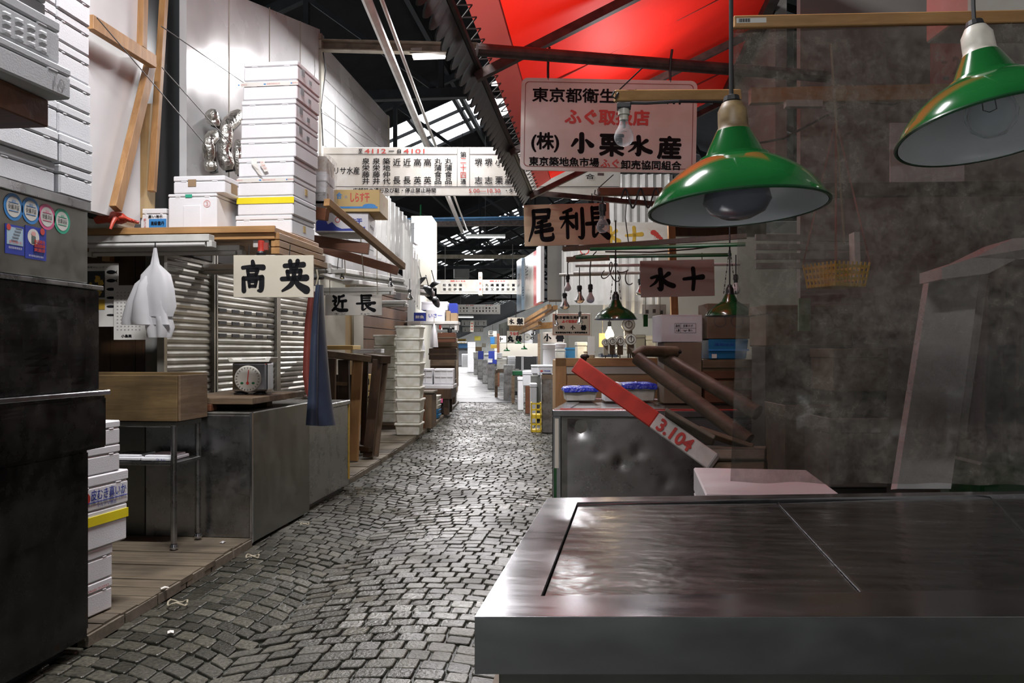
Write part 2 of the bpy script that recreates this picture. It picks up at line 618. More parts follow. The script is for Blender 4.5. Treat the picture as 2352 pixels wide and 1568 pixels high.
def bulb_glass():
    m, nt, b = nodes_of('bulb_glass')
    L = nt.links.new
    S(b, 'Base Color', (.85, .87, .9, 1))
    S(b, 'Roughness', .04)
    tr = nt.nodes.new('ShaderNodeBsdfTransparent')
    S(tr, 'Color', (.93, .95, .96, 1))
    lw = nt.nodes.new('ShaderNodeLayerWeight')
    S(lw, 'Blend', .25)
    mr = nt.nodes.new('ShaderNodeMapRange')
    S(mr, 'To Min', .93)
    S(mr, 'To Max', .25)
    L(lw.outputs['Facing'], mr.inputs[0])
    mx = nt.nodes.new('ShaderNodeMixShader')
    L(mr.outputs[0], mx.inputs[0])
    L(b.outputs[0], mx.inputs[1])
    L(tr.outputs[0], mx.inputs[2])
    L(mx.outputs[0], nt.nodes['Material Output'].inputs[0])
    return m


M['bulbglass'] = bulb_glass()
M['frosted'] = mat('frosted_bulb', (.72, .73, .74), rough=.2, var=.02)
M['greybulb'] = mat('grey_coated_bulb', (.20, .21, .26), rough=.12, var=.1, scale=10)
M['mirrorbulb'] = steel('silvered_bulb', .75, .12, .0)
M['warmglow'] = glow('lit_bulb', (1.0, .78, .45), 45.0)


def stone_material():
    m, nt, b = nodes_of('wet_cobbles')
    S(b, 'Specular IOR Level', .38)
    L = nt.links.new
    geo = nt.nodes.new('ShaderNodeNewGeometry')
    tc = nt.nodes.new('ShaderNodeTexCoord')
    r1 = nt.nodes.new('ShaderNodeValToRGB')
    e = r1.color_ramp.elements
    e[0].position, e[0].color = 0.0, (.032, .032, .024, 1)
    e[1].position, e[1].color = 1.0, (.108, .105, .084, 1)
    k = e.new(.5)
    k.color = (.062, .061, .050, 1)
    L(geo.outputs['Random Per Island'], r1.inputs[0])
    nz = nt.nodes.new('ShaderNodeTexNoise')
    S(nz, 'Scale', 60.0)
    S(nz, 'Detail', 6.0)
    L(tc.outputs['Object'], nz.inputs['Vector'])
    r2 = nt.nodes.new('ShaderNodeValToRGB')
    r2.color_ramp.elements[0].position, r2.color_ramp.elements[0].color = .35, (.5, .5, .5, 1)
    r2.color_ramp.elements[1].position, r2.color_ramp.elements[1].color = .7, (1.15, 1.13, 1.05, 1)
    L(nz.outputs['Fac'], r2.inputs[0])
    mx = nt.nodes.new('ShaderNodeMix')
    mx.data_type = 'RGBA'
    mx.blend_type = 'MULTIPLY'
    S(mx, 'Factor', 1.0)
    L(r1.outputs[0], mx.inputs['A'])
    L(r2.outputs[0], mx.inputs['B'])
    L(mx.outputs['Result'], b.inputs['Base Color'])
    wet = nt.nodes.new('ShaderNodeTexNoise')
    S(wet, 'Scale', 1.1)
    S(wet, 'Detail', 4.0)
    L(tc.outputs['Object'], wet.inputs['Vector'])
    mr = nt.nodes.new('ShaderNodeMapRange')
    S(mr, 'From Min', .35)
    S(mr, 'From Max', .65)
    S(mr, 'To Min', .17)
    S(mr, 'To Max', .55)
    L(wet.outputs['Fac'], mr.inputs[0])
    L(mr.outputs[0], b.inputs['Roughness'])
    bp = nt.nodes.new('ShaderNodeBump')
    S(bp, 'Strength', .5)
    S(bp, 'Distance', .01)
    L(nz.outputs['Fac'], bp.inputs['Height'])
    L(bp.outputs[0], b.inputs['Normal'])
    return m


M['stone'] = stone_material()
M['joint'] = mat('dark_wet_joint', (.011, .011, .0095), rough=.45, var=.3, scale=8, bump=.4, bscale=70, c2=(.018, .024, .014))

# ------------------------------------------------------------------ lettering
_tc = {}


def text_geo(s, vertical=False, line=1.08):
    """Outline faces of a piece of writing, scaled to a unit box later."""
    key = (tuple(s), vertical, line)
    if key in _tc:
        return _tc[key]
    cu = bpy.data.curves.new('writing', 'FONT')
    cu.body = '\n'.join(s) if vertical else s
    cu.size = 1.0
    cu.resolution_u = 3
    cu.space_line = line
    cu.align_x = 'CENTER'
    ob = bpy.data.objects.new('writing', cu)
    me = ob.to_mesh()
    vs = [(v.co.x, v.co.y) for v in me.vertices]
    fs = [tuple(p.vertices) for p in me.polygons]
    ob.to_mesh_clear()
    bpy.data.objects.remove(ob)
    bpy.data.curves.remove(cu)
    _tc[key] = (vs, fs)
    return vs, fs


def put_2d(vs, fs, cx, cz, w, h, plane, bold=0.0, off=.0015):
    """Fit 2D geometry into the w x h box about (cx, cz) of a plane given as a function (x, z, lift) -> point."""
    x0, x1 = min(v[0] for v in vs), max(v[0] for v in vs)
    y0, y1 = min(v[1] for v in vs), max(v[1] for v in vs)
    sx, sz = w / max(x1 - x0, 1e-6), h / max(y1 - y0, 1e-6)
    mb = MB()
    sh = [(0, 0)] if not bold else [(bold, 0), (-bold, 0), (0, bold), (0, -bold), (bold * .7, bold * .7), (-bold * .7, -bold * .7), (bold * .7, -bold * .7), (-bold * .7, bold * .7)]
    for i, (dx, dz) in enumerate(sh):
        mb.add([plane(cx + (v[0] - (x0 + x1) / 2) * sx + dx, cz + (v[1] - (y0 + y1) / 2) * sz + dz, off + .00012 * i) for v in vs], fs)
    return mb


def FRONT(y=0.0):
    return lambda x, z, lift: (x, y - lift, z)


def SIDE(x=0.0):
    """A face that looks towards +X: writing runs along +Y."""
    return lambda a, z, lift: (x + lift, a, z)


def write(parent, s, cx, cz, w, h, m, plane=None, vertical=False, bold=0.0, name='lettering', line=1.08):
    vs, fs = text_geo(s, vertical, line)
    return put_2d(vs, fs, cx, cz, w, h, plane or FRONT(), bold).build(name, m, parent)


BR = {
    '高': [[(50, 1, 8), (52, 12, 10)], [(12, 21, 7), (50, 18, 8), (90, 20, 11)], [(31, 29, 7), (34, 47, 7)], [(31, 30, 6), (66, 28, 8)], [(68, 28, 9), (63, 46, 7)], [(34, 45, 6), (63, 44, 6)],
          [(15, 56, 8), (17, 97, 10)], [(15, 57, 8), (84, 54, 10)], [(85, 54, 11), (82, 92, 11), (70, 97, 4)], [(36, 66, 7), (38, 84, 6)], [(36, 67, 6), (63, 65, 7)], [(63, 65, 8), (60, 83, 6)], [(38, 82, 6), (60, 82, 6)]],
    '英': [[(16, 17, 8), (84, 13, 10)], [(36, 3, 9), (39, 27, 7)], [(63, 2, 9), (58, 26, 7)], [(26, 35, 8), (30, 57, 7)], [(26, 36, 7), (73, 33, 9)], [(73, 33, 9), (70, 56, 7)], [(6, 59, 8), (50, 57, 9), (94, 55, 12)],
          [(49, 27, 9), (49, 56, 9), (38, 78, 9), (8, 97, 4)], [(51, 58, 7), (66, 78, 11), (94, 94, 15)]],
    '近': [[(76, 5, 9), (48, 14, 6)], [(46, 11, 9), (46, 38, 8), (36, 62, 4)], [(46, 38, 7), (90, 34, 10)], [(68, 36, 9), (68, 70, 9)], [(12, 8, 8), (25, 19, 12)], [(8, 36, 7), (28, 34, 9), (18, 54, 7), (28, 64, 8), (14, 82, 9)], [(6, 88, 8), (26, 80, 9), (50, 88, 12), (96, 88, 11)]],
    '長': [[(28, 4, 9), (30, 50, 8)], [(28, 6, 8), (78, 5, 10)], [(30, 21, 6), (72, 20, 8)], [(30, 35, 6), (72, 34, 8)], [(3, 53, 8), (50, 51, 9), (97, 49, 13)], [(34, 54, 9), (34, 90, 9), (54, 80, 4)], [(74, 60, 9), (54, 69, 5)], [(48, 54, 7), (64, 76, 10), (95, 93, 15)]],
    '水': [[(46, 3, 11), (49, 50, 11), (47, 92, 11), (35, 86, 4)], [(10, 40, 7), (37, 34, 9), (27, 60, 7), (5, 78, 4)], [(80, 22, 11), (56, 42, 6)], [(54, 46, 8), (72, 66, 12), (97, 78, 13)]],
    '十': [[(4, 50, 8), (50, 46, 10), (96, 42, 14)], [(50, 4, 12), (53, 50, 11), (48, 97, 10)]],
    '尾': [[(22, 7, 8), (82, 6, 10)], [(82, 6, 10), (79, 27, 8)], [(26, 27, 7), (79, 25, 8)], [(22, 7, 9), (22, 50, 9), (3, 97, 4)], [(70, 35, 9), (38, 43, 6)], [(32, 56, 7), (84, 49, 9)], [(28, 71, 7), (92, 63, 10)], [(53, 39, 9), (52, 84, 10), (64, 93, 10), (93, 90, 10), (95, 76, 4)]],
    '利': [[(46, 5, 9), (14, 14, 6)], [(3, 32, 8), (56, 28, 9)], [(30, 13, 9), (30, 95, 9)], [(28, 34, 7), (4, 64, 3)], [(32, 40, 6), (53, 60, 10)], [(67, 20, 9), (67, 66, 9)], [(90, 4, 10), (91, 90, 11), (74, 94, 4)]],
    '小': [[(50, 4, 12), (50, 90, 12), (36, 84, 4)], [(28, 34, 11), (10, 64, 6)], [(70, 34, 7), (92, 60, 14)]],
}


def brush_geo(ch):
    K = .78 if ch in '尾長利' else .92
    vs, fs = [], []
    for st in BR[ch]:
        pts = []
        for i in range(len(st) - 1):
            p0, p1, p2, p3 = st[max(i - 1, 0)], st[i], st[i + 1], st[min(i + 2, len(st) - 1)]
            for k in range(6):
                t = k / 6
                pts.append(tuple(.5 * (2 * p1[j] + (p2[j] - p0[j]) * t + (2 * p0[j] - 5 * p1[j] + 4 * p2[j] - p3[j]) * t * t + (3 * p1[j] - p0[j] - 3 * p2[j] + p3[j]) * t ** 3) for j in range(3)))
        pts.append(st[-1])
        b = len(vs)
        for i, (x, y, w) in enumerate(pts):
            a, c = pts[max(i - 1, 0)], pts[min(i + 1, len(pts) - 1)]
            tx, ty = c[0] - a[0], c[1] - a[1]
            n = math.hypot(tx, ty) or 1
            tx, ty = tx / n, ty / n
            vs.append((x - ty * w * K, -(y + tx * w * K)))
            vs.append((x + ty * w * K, -(y - tx * w * K)))
        for i in range(len(pts) - 1):
            fs.append((b + 2 * i, b + 2 * i + 1, b + 2 * i + 3, b + 2 * i + 2))
        for (x, y, w), (ox, oy, _w), e in ((pts[0], pts[1], 0), (pts[-1], pts[-2], 2 * len(pts) - 2)):
            tx, ty = x - ox, y - oy
            n = math.hypot(tx, ty) or 1
            c = len(vs)
            for an in (-60, -25, 15, 50):
                ca, sa = math.cos(math.radians(an)), math.sin(math.radians(an))
                dx, dy = (tx * ca - ty * sa) / n, (tx * sa + ty * ca) / n
                vs.append((x + dx * w * K, -(y + dy * w * K)))
            fs.append((b, c, c + 1, c + 2, c + 3, b + 1) if e == 0 else (b + e + 1, c, c + 1, c + 2, c + 3, b + e))
    return vs, fs


def brush(parent, ch, cx, cz, w, h, m, plane=None, name='lettering'):
    vs, fs = brush_geo(ch)
    mb = put_2d(vs, fs, cx, cz, w, h, plane or FRONT(), 0.0)
    return mb.build(name, m, parent)

# ------------------------------------------------------------------ large lamps of the hall
def tube_light(loc, length, rz, power, color=(1.0, .97, .98)):
    la = bpy.data.lights.new('fluorescent_light', 'AREA')
    la.shape = 'RECTANGLE'
    la.size, la.size_y = length, .12
    la.energy = power
    la.color = color
    o = bpy.data.objects.new('fluorescent_light', la)
    o.location = loc
    o.rotation_euler = (0, 0, rz)
    COL.objects.link(o)
    return o


def hall_lamp(x, y, z, length, rz, power, label, cords=0.0):
    """A hanging strip lamp: housing, reflector and lit tube, with the light it gives."""
    t = thing('strip_lamp', label, 'lamp', (x, y, z), rz, 'strip lamps over the alley')
    MB().prism([(-length / 2, .03), (length / 2, .03), (length / 2, .09), (-length / 2, .09)], -.03, .03).build('housing', M['fixture'], t)
    mb = MB()
    mb.add([(-length / 2, -.03, .035), (length / 2, -.03, .035), (length / 2, -.11, .0), (-length / 2, -.11, .0),
            (-length / 2, .03, .035), (length / 2, .03, .035), (length / 2, .11, .0), (-length / 2, .11, .0)], [(0, 1, 2, 3), (7, 6, 5, 4)])
    mb.build('reflector', M['fixture'], t, solid=.004)
    MB().tube([(-length / 2 + .02, 0, 0), (length / 2 - .02, 0, 0)], .02, 10).build('lit_tube', M['tube_on'], t)
    if cords:
        MB().tube([(0, 0, .09), (0, 0, .09 + cords)], .006, 5).build('cord', M['cord'], t)
    tube_light((x, y, z - .035), length, rz, power)
    return t


hall_lamp(-1.84, 9.45, 4.72, .66, 0, 210, 'lit strip lamp under the beige beam beside the awning edge')
hall_lamp(-1.55, 3.2, 5.1, 1.3, .1, 290, 'lit strip lamp hanging high above the tall foam boxes', 2.2)
hall_lamp(-.5, -2.2, 4.1, 1.3, .1, 190, 'lit strip lamp high over the alley behind the viewer', 2.2)
_p = P(1115, 545, 25)
hall_lamp(_p.x, _p.y, _p.z, 1.2, TH, 400, 'upper of the two lit strip lamps seen beneath the long signboard', 3)
_p = P(1100, 596, 33)
hall_lamp(_p.x, _p.y, _p.z, 1.2, TH, 400, 'lower of the two lit strip lamps seen beneath the long signboard', 3)
_p = P(1069, 728, 46)
hall_lamp(_p.x, _p.y, _p.z, .9, TH, 450, 'lit strip lamp under the third overhead signboard', 4)
_p = P(1060, 785, 66)
hall_lamp(_p.x, _p.y, _p.z, .9, TH, 420, 'lit strip lamp low at the far end of the alley', 4)
_p = P(1150, 715, 17.5)
hall_lamp(.9 + dev(17), 17.0, 4.4, 1.2, .1, 420, 'lit strip lamp above the far stall roofs', 2)
_t = hall_lamp(.30, 5.7, 2.74, .8, math.pi / 2, 4.5, 'added lit strip lamp, unseen under the awning behind the white signboard', .25)  # unseen lamp, added to give the stall goods neutral light
_u = tube_light((.30, 5.7, 2.87), .8, math.pi / 2, 11)  # added upward light that brightens the underside of the red canvas
_u.rotation_euler = (math.pi, 0, math.pi / 2)
_p = P(1062, 408, 15.0)
hall_lamp(_p.x, _p.y, _p.z, 1.0, 0.05, 280, 'added lit strip lamp, unseen behind the long signboard', 2.4)  # added out of view to brighten the white tubs and the mid-alley

# ------------------------------------------------------------------ floor
def build_floor():
    mb = MB()
    # arcs of setts laid in segments across the alley
    seg, rise, pitch = 1.5, .30, .104
    rnd = random.Random(3)

    def arc(u):
        k = math.floor(u / seg)
        t = (u - k * seg) / seg * 2 - 1
        return rise * (1 - t * t)
    y = .9
    row = 0
    while y < 21.2:
        # left and right limits of the paving follow the bend
        u = -2.6 + rnd.uniform(0, .1)
        while u < 1.6:
            w = rnd.uniform(.092, .135)
            cu = u + w / 2
            slope = (arc(cu + .02) - arc(cu - .02)) / .04
            slope = max(-1.1, min(1.1, slope))
            yy = y + arc(cu)
            cs = math.cos(math.atan(slope))
            hw = (w - .012) / 2
            hh = (pitch - .011) / 2 * (.65 + .35 * cs)
            X0 = cu + dev(yy)
            z = noise.noise((X0 * 1.3, yy * 1.3, 0)) * .010 + rnd.uniform(-.0025, .0025)
            tx, ty = rnd.uniform(-.05, .05), rnd.uniform(-.05, .05)
            sk = slope * .95
            if yy > .8:
                vs = []
                for sc, dz in ((1.0, -.022), (.985, -.0035), (.92, .0)):
                    for a, b in ((-.87, -1), (.87, -1), (1, -.82), (1, .82), (.87, 1), (-.87, 1), (-1, .82), (-1, -.82)):
                        px, py = a * hw * sc, b * hh * sc
                        vs.append((X0 + px, yy + py + px * sk, z + dz + px * tx + py * ty))
                fs = []
                for r in (0, 8):
                    for k in range(8):
                        a, b = r + k, r + (k + 1) % 8
                        fs.append((a, b, b + 8, a + 8))
                fs.append(tuple(range(16, 24)))
                mb.add(vs, fs)
            u += w
        y += pitch
        row += 1
    f = mb.build('floor', M['stone'])
    struct(f, 'alley paved with wet grey setts laid in fans')
    bed = MB().box(-9, -4, -.2, 8, 22, -.0125).build('floor_bed', M['joint'])
    struct(bed)
    q = []
    for yy in range(22, 100, 6):
        q.append([(-14 + dev(yy), yy, -.012), (8 + dev(yy), yy, -.012)])
    st = MB().grid(q).build('floor_concrete', M['wetroad'])
    struct(st, 'wet concrete floor beyond the setts')
    ca = P(1045, 917, 21.0)
    cr = MB().slab([(-6, 20.6), (3.5, 20.6), (3.5, 22.4), (-6, 22.4)], -.1, .008).build('floor_crossing', M['asphalt'])
    struct(cr, 'dark asphalt strip crossing the alley')


build_floor()

# ------------------------------------------------------------------ walls
XW = -3.25


def quad(pts, name, m, solid=.05, parent=None):
    return MB().add(pts, [tuple(range(len(pts)))]).build(name, m, parent, solid=solid)


# tall white panels over the shelves; the roof cuts their top off at a slope
w = MB()
w.prism([(6.25, 2.2), (9.4, 2.2), (9.4, 5.06), (7.35, 4.55), (6.25, 4.3)], 0, .06)
wl = w.build('wall_left', M['whitewall'])
wl.rotation_euler = (0, 0, math.pi / 2)
wl.location = (XW, 0, 0)
struct(wl, 'tall glossy white wall panels above the shelf')
for i, (y0, z0, z1) in enumerate(((7.0, 2.2, 4.45), (7.9, 2.2, 4.7), (8.75, 2.2, 4.9))):
    struct(MB().box(XW - .002, y0, z0, XW + .006, y0 + .012, z1).build('trim_%d' % (i + 1), M['creamwall']))
# the panel beyond the black gap, nearer the camera
a0, a1 = PX(212, 0, XW), PX(322, 0, XW)
w = MB()
w.box(XW - .06, 4.3, 2.2, XW, a1.y, 5.4)
struct(w.build('wall_left_near', M['whitewall']), 'white wall panel behind the slanted timbers')
g = MB().box(XW - .5, a1.y - .1, 2.2, XW - .12, 6.4, 5.6).build('wall_gap', M['blackpaint'])
struct(g, 'black gap between the white wall panels')
# second upper wall of grooved siding
w = MB()
yA, yB = 9.42, 12.6
w.box(XW - .06, yA, 2.2, XW - .02, yB, 4.9)
for k in range(13):
    z = 2.35 + k * .2
    w.box(XW - .02, yA, z, XW - .004, yB, z + .185)
struct(w.build('wall_left_siding', M['whitewall']), 'white grooved siding beyond the tall panels')
struct(MB().box(XW - .08, 9.36, 2.2, XW + .03, 9.46, 5.0).build('trim_7', M['creamwall']))
struct(MB().box(XW - .1, 12.55, 2.2, XW + .0, 12.65, 4.95).build('trim_8', M['creamwall']))
# lower left: brown boarded wall facing the viewer at the back of the first stall
yBk = 5.95
w = MB()
for k in range(9):
    x0 = -5.1 + k * .2
    w.box(x0, yBk, .0, x0 + .195, yBk + .05, 2.1)
struct(w.build('wall_back', M['brownwood']), 'dark brown boarded wall at the back of the first stall')
struct(MB().box(XW - .16, yBk - .02, 0, XW - .02, yBk + .1, 2.15).build('trim_9', M['greywall']), 'grey post beside the roller shutter')
struct(MB().box(-5.3, 1.0, 0, -5.2, 6.1, 5.5).build('wall_left_stall', M['darkwall']))
# wall behind the shutters further on
struct(MB().box(XW - .3, 6.1, 0, XW - .2, 9.6, 2.2).build('wall_left_low', M['darkwall']))
w = MB().box(XW - .12, 9.12, 0, XW - .04, 10.5, 2.3)
struct(w.build('wall_left_cream', M['creamwall']), 'cream wall behind the trestles')
struct(MB().box(XW - .14, 10.5, 0, XW - .06, 10.85, 2.3).build('trim_11', M['yellowply']))
struct(MB().box(XW - .14, 10.85, 0, XW - .03, 11.3, 2.3).build('trim_12', M['creamwall']))
w = MB()
for k in range(12):
    w.box(XW - .7, 11.3, .1 + k * .2, XW - .62, 16.5, .285 + k * .2)
struct(w.build('wall_left_slatted', M['brownwood']), 'brown slatted wall behind the white tubs')


def shutter(n, px0, px1, label, slots):
    p0, p1 = PX(px0, 700, XW), PX(px1, 700, XW)
    y0, y1 = p0.y, p1.y
    mb = MB()
    z = .6
    rows = []
    while z < 2.2:
        for dx, dz in ((0, 0), (.010, .008), (.012, .03), (.004, .045), (0, .05)):
            rows.append([(XW + dx, y0, z + dz), (XW + dx, y1, z + dz)])
        z += .054
    mb.grid(rows)
    s = mb.build('door_%d' % n, M['shutter'])
    struct(s, label)
    for ya in (y0 - .03, y1 - .0):
        MB().box(XW - .02, ya - .015, .6, XW + .035, ya + .03, 2.2).build('guide_rail', M['shutter'], s)
    if slots:
        sb = MB()
        for r in range(3):
            for k in range(slots):
                yy = y0 + (k + .5) * (y1 - y0) / slots
                zz = PX((px0 + px1) / 2, 745, XW).z + .108 - r * .108
                zz = .6 + round((zz - .6) / .054) * .054 + .022
                sb.box(XW + .008, yy - .075, zz - .012, XW + .016, yy + .075, zz + .016)
        sb.build('vent_slot', M['slot'], s)
    return s


shutter(1, 374, 485, 'plain slatted aluminium roller shutter beside the paper bag', 0)
shutter(2, 492, 630, 'slatted roller shutter with dark vent slots behind the scale', 5)
shutter(3, 637, 712, 'narrow slatted roller shutter with vent slots behind the aprons', 3)
struct(MB().box(XW - .12, 5.95, 2.05, XW + .02, 9.3, 2.2).build('trim_10', M['darkwall']))

# wide background walls, out of the way of the alley
struct(MB().box(-9.5, -6, -.2, 9, -5.9, 6).build('wall_front', M['darkwall']))
wr = MB()
wr.box(2.95, -3, 0, 3.05, 9.2, 5.2)
struct(wr.build('wall_right', M['greywall']), 'dim wall on the far side of the plastic sheet')
struct(MB().box(3.0, 9.2, 0, 9.0, 9.3, 7.5).build('wall_right_end', M['greywall']))
struct(MB().box(9.0, -6, 0, 9.1, 100, 8).build('wall_right_far', M['darkwall']))
struct(MB().box(-24, -6, 0, -23.9, 100, 2).build('wall_left_far', M['darkwall']))
struct(MB().box(-24, 97, 0, 16, 97.2, 10.5).build('wall_end', M['greywall']))


# ------------------------------------------------------------------ roof
def roof_z(x):
    return 6.6 + .41 * (x + 7.2) if x < 2 else 10.37 - .41 * (x - 2)


def build_roof():
    xs = [-24, -9.6, -3.9, 2.0]
    # bands along Y: (y0, y1, open)
    bands = [(-6, 21.6, 0), (21.6, 24.9, 1), (24.9, 38.5, 0), (38.5, 41.0, 2), (41.0, 43.5, 0), (43.5, 46, 3), (46, 49, 0), (49, 51.5, 2), (51.5, 60, 0), (60, 63, 3), (63, 75, 0), (75, 79, 3), (79, 100, 0)]
    mb = MB()
    gl = 0
    for y0, y1, op in bands:
        parts = [(-24, 16)]
        if op == 1:
            parts = [(-24, -7.5), (-2.6, 16)]
        elif op == 2:
            parts = [(-24, -7.6), (-5.6, -4.9), (-3.4, 16)]
        elif op == 3:
            parts = [(-24, -10.2), (-8.2, -7.4), (-5.4, 16)]
        for a, b in parts:
            cuts = [a] + ([2.0] if a < 2 < b else []) + [b]
            for i in range(len(cuts) - 1):
                u, v = cuts[i], cuts[i + 1]
                mb.add([(u, y0, roof_z(u)), (v, y0, roof_z(v)), (v, y1, roof_z(v)), (u, y1, roof_z(u))], [(0, 1, 2, 3)])
        for i in range(len(parts) - 1):
            gl += 1
            u, v = parts[i][1], parts[i + 1][0]
            win = MB().add([(u, y0, roof_z(u) + .02), (v, y0, roof_z(v) + .02), (v, y1, roof_z(v) + .02), (u, y1, roof_z(u) + .02)], [(0, 1, 2, 3)]).build('window_%d' % gl, M['glasspane'])
            struct(win, 'roof light glazing open to the white sky')
            fr = MB()
            n = 3
            for k in range(n + 1):
                yy = y0 + (y1 - y0) * k / n
                fr.bar((u, yy, roof_z(u)), (v, yy, roof_z(v)), .06, .08)
            m_ = 4
            for k in range(m_ + 1):
                x = u + (v - u) * k / m_
                fr.bar((x, y0, roof_z(x)), (x, y1, roof_z(x)), .10 if op == 1 else .14, .12)
            fr.build('window_frame', M['truss'], win)
    r = mb.build('ceiling', M['roofdark'])
    struct(r, 'sooty dark roof boards over the hall')
    # gable ends and eaves walls that shut the hall
    struct(quad([(-24, -6, 0), (16, -6, 0), (16, -6, roof_z(16)), (2, -6, 10.4), (-24, -6, 0)], 'wall_gable', M['darkwall'], .02))
    # steel roof trusses across the hall
    k = 0
    for y in (7.5, 13.5, 19.6, 27.5, 34, 41.7, 49, 58, 68):
        k += 1
        t = MB()
        zc = 5.55
        t.bar((-12, y, zc), (8, y, zc), .14, .16)
        t.bar((-12, y, roof_z(-12) - .25), (2, y, roof_z(2) - .25), .14, .18)
        t.bar((2, y, roof_z(2) - .25), (8, y, roof_z(8) - .25), .14, .18)
        xs = [-9.5, -7.2, -4.9, -2.6, -.3, 2.0, 4.5]
        for i, x in enumerate(xs):
            zt = roof_z(x) - .3
            if zt > zc + .1:
                t.bar((x, y, zc), (x, y, zt), .09, .09, (0, 1, 0))
                if i:
                    xp = xs[i - 1]
                    t.bar((x, y, zc), (xp, y, roof_z(xp) - .3), .08, .08, (0, 1, 0))
        o = t.build('ceiling_truss_%d' % k, M['truss'])
        struct(o)
    for i, x in enumerate((-8.2, -6.0, -3.6, -1.2, 1.0)):
        t = MB()
        t.bar((x, -5, roof_z(x) - .12), (x, 90, roof_z(x) - .12), .1, .14)
        struct(t.build('ceiling_purlin_%d' % (i + 1), M['truss']))


build_roof()

# ------------------------------------------------------------------ beams, conduit and blue pipe over the alley
pA, pB = P(737, 107, 9.75), P(1100, 117, 9.5)
t = thing('steel_beam', 'beige steel beam crossing above the alley from the white wall', 'beam', pA, 0)
d_ = pB - pA
MB().bar((-.1, 0, 0), d_, .012, .11).build('web', M['beige_steel'], t)
MB().bar((-.1, -.05, -.055), d_ + Vector((0, -.05, -.055)), .11, .012).build('flange', M['beige_steel'], t)
MB().bar((-.1, -.05, .055), d_ + Vector((0, -.05, .055)), .11, .012).build('flange', M['beige_steel'], t)

pA, pB = P(826, -40, 6.6), P(1062, 532, 20.0)
o = MB().tube([pA, (pA + pB) / 2, pB], .045, 10).build('conduit_pipe', M['whitepipe'])
tag(o, 'thick pale conduit pipe running lengthwise above the alley', 'pipe')
o = MB().tube([P(862, -40, 6.6), P(1072, 528, 20.0)], .02, 8).build('conduit_pipe', M['whitepipe'])
tag(o, 'thin pipe running close beside the thick pale conduit', 'pipe')
o = MB().tube([P(930, 505, 24), P(1215, 500, 24)], .055, 8).build('blue_pipe', M['bluepipe'])
tag(o, 'blue painted pipe crossing the hall under the long signboard', 'pipe')
o = MB().bar(P(900, 512, 24.3), P(1230, 510, 24.3), .1, .2).build('cross_beam', M['rusty'])
tag(o, 'rusty cross beam just below the blue pipe', 'beam')
o = MB().bar(P(1000, 589, 31), P(1240, 590, 31), .1, .14).build('cross_beam', M['beige_steel'])
tag(o, 'beige cross beam behind the lower strip lamp', 'beam')
o = MB().tube([P(967, 470, 22), P(964, 650, 22)], .03, 6).build('green_pole', M['greenpole'])
tag(o, 'thin green upright pole under the long signboard', 'pole')
for i, (px, py, w_, h_) in enumerate(((1085, 635, .55, .5),)):
    o = MB().box(-.4, -.2, -.35, .4, .2, .35).build('junction_box', M['greywall'], loc=P(1060, 624, 44), rz=.3)
    tag(o, 'grey box hanging from the roof trusses far down the hall', 'box')

# ------------------------------------------------------------------ red awning
AX0, AZ0, AX1, AZ1 = -.72, 2.90, 1.22, 3.80
AY0, AY1 = 3.0, 8.45


def awn(x, sag=0.0):
    return AZ0 + (AZ1 - AZ0) * (x - AX0) / (AX1 - AX0) - sag


aw = thing('awning', 'red canvas awning sloping out over the alley above the white signboard', 'awning', (AX1, AY1, AZ1))
AO = Vector((AX1, AY1, AZ1))
rows = []
NY, NX = 40, 16
for j in range(NY + 1):
    y = AY0 + (AY1 - AY0) * j / NY
    r = []
    ph = (j % 8) / 8.0
    for i in range(NX + 1):
        x = AX0 + .22 + (AX1 - AX0 - .22) * i / NX
        r.append(Vector((x, y, awn(x, .03 * math.sin(math.pi * ph) * math.sin(math.pi * i / NX)) + .05)) - AO)
    rows.append(r)
MB().grid(rows).build('canvas', M['redcanvas'], aw, smooth=True)
# faded hem laced to the front bar
rows = []
for j in range(NY + 1):
    y = AY0 + (AY1 - AY0) * j / NY
    rows.append([Vector((AX0 + .09, y, awn(AX0 + .09) + .02)) - AO, Vector((AX0 + .23, y, awn(AX0 + .23) + .045)) - AO])
MB().grid(rows).build('hem', M['redcanvas_faded'], aw)
MB().tube([Vector((AX0 + .035, AY0, AZ0 + .015)) - AO, Vector((AX0 + .035, AY1, AZ0 + .015)) - AO], .022, 8).build('front_bar', M['iron'], aw)
lac = MB()
n = 74
for j in range(n):
    y0 = AY0 + (AY1 - AY0) * j / n
    y1 = AY0 + (AY1 - AY0) * (j + 1) / n
    xa, xb = AX0 + .05, AX0 + .11
    if j % 2:
        xa, xb = xb, xa
    lac.bar(Vector((xa, y0, awn(xa) + .02)) - AO, Vector((xb, y1, awn(xb) + .02)) - AO, .006, .006)
lac.build('lacing', M['wire'], aw)
# scalloped dark valance hanging from the bar
rows_t, rows_b = [], []
n = 160
for j in range(n + 1):
    y = AY0 + (AY1 - AY0) * j / n
    sc = abs(math.sin(math.pi * j / 4.0))
    rows_t.append(Vector((AX0 + .02, y, AZ0)) - AO)
    rows_b.append(Vector((AX0 - .03 - .03 * sc, y, AZ0 - .07 - .05 * sc)) - AO)
MB().grid([rows_t, rows_b]).build('valance', M['blackpaint'], aw, solid=.01)
for y in (3.05, 4.68, 6.5, 8.38):
    MB().bar(Vector((AX0 + .02, y, awn(AX0) - .04)) - AO, Vector((AX1, y, awn(AX1) - .04)) - AO, .05, .05).build('rafter', M['rusty'], aw)
for y in (3.8, 5.6, 7.5):
    MB().bar(Vector((AX0 + .2, y, awn(AX0 + .2) + .03)) - AO, Vector((AX1, y, awn(AX1) + .03)) - AO, .012, .012).build('seam', M['redcanvas_faded'], aw)
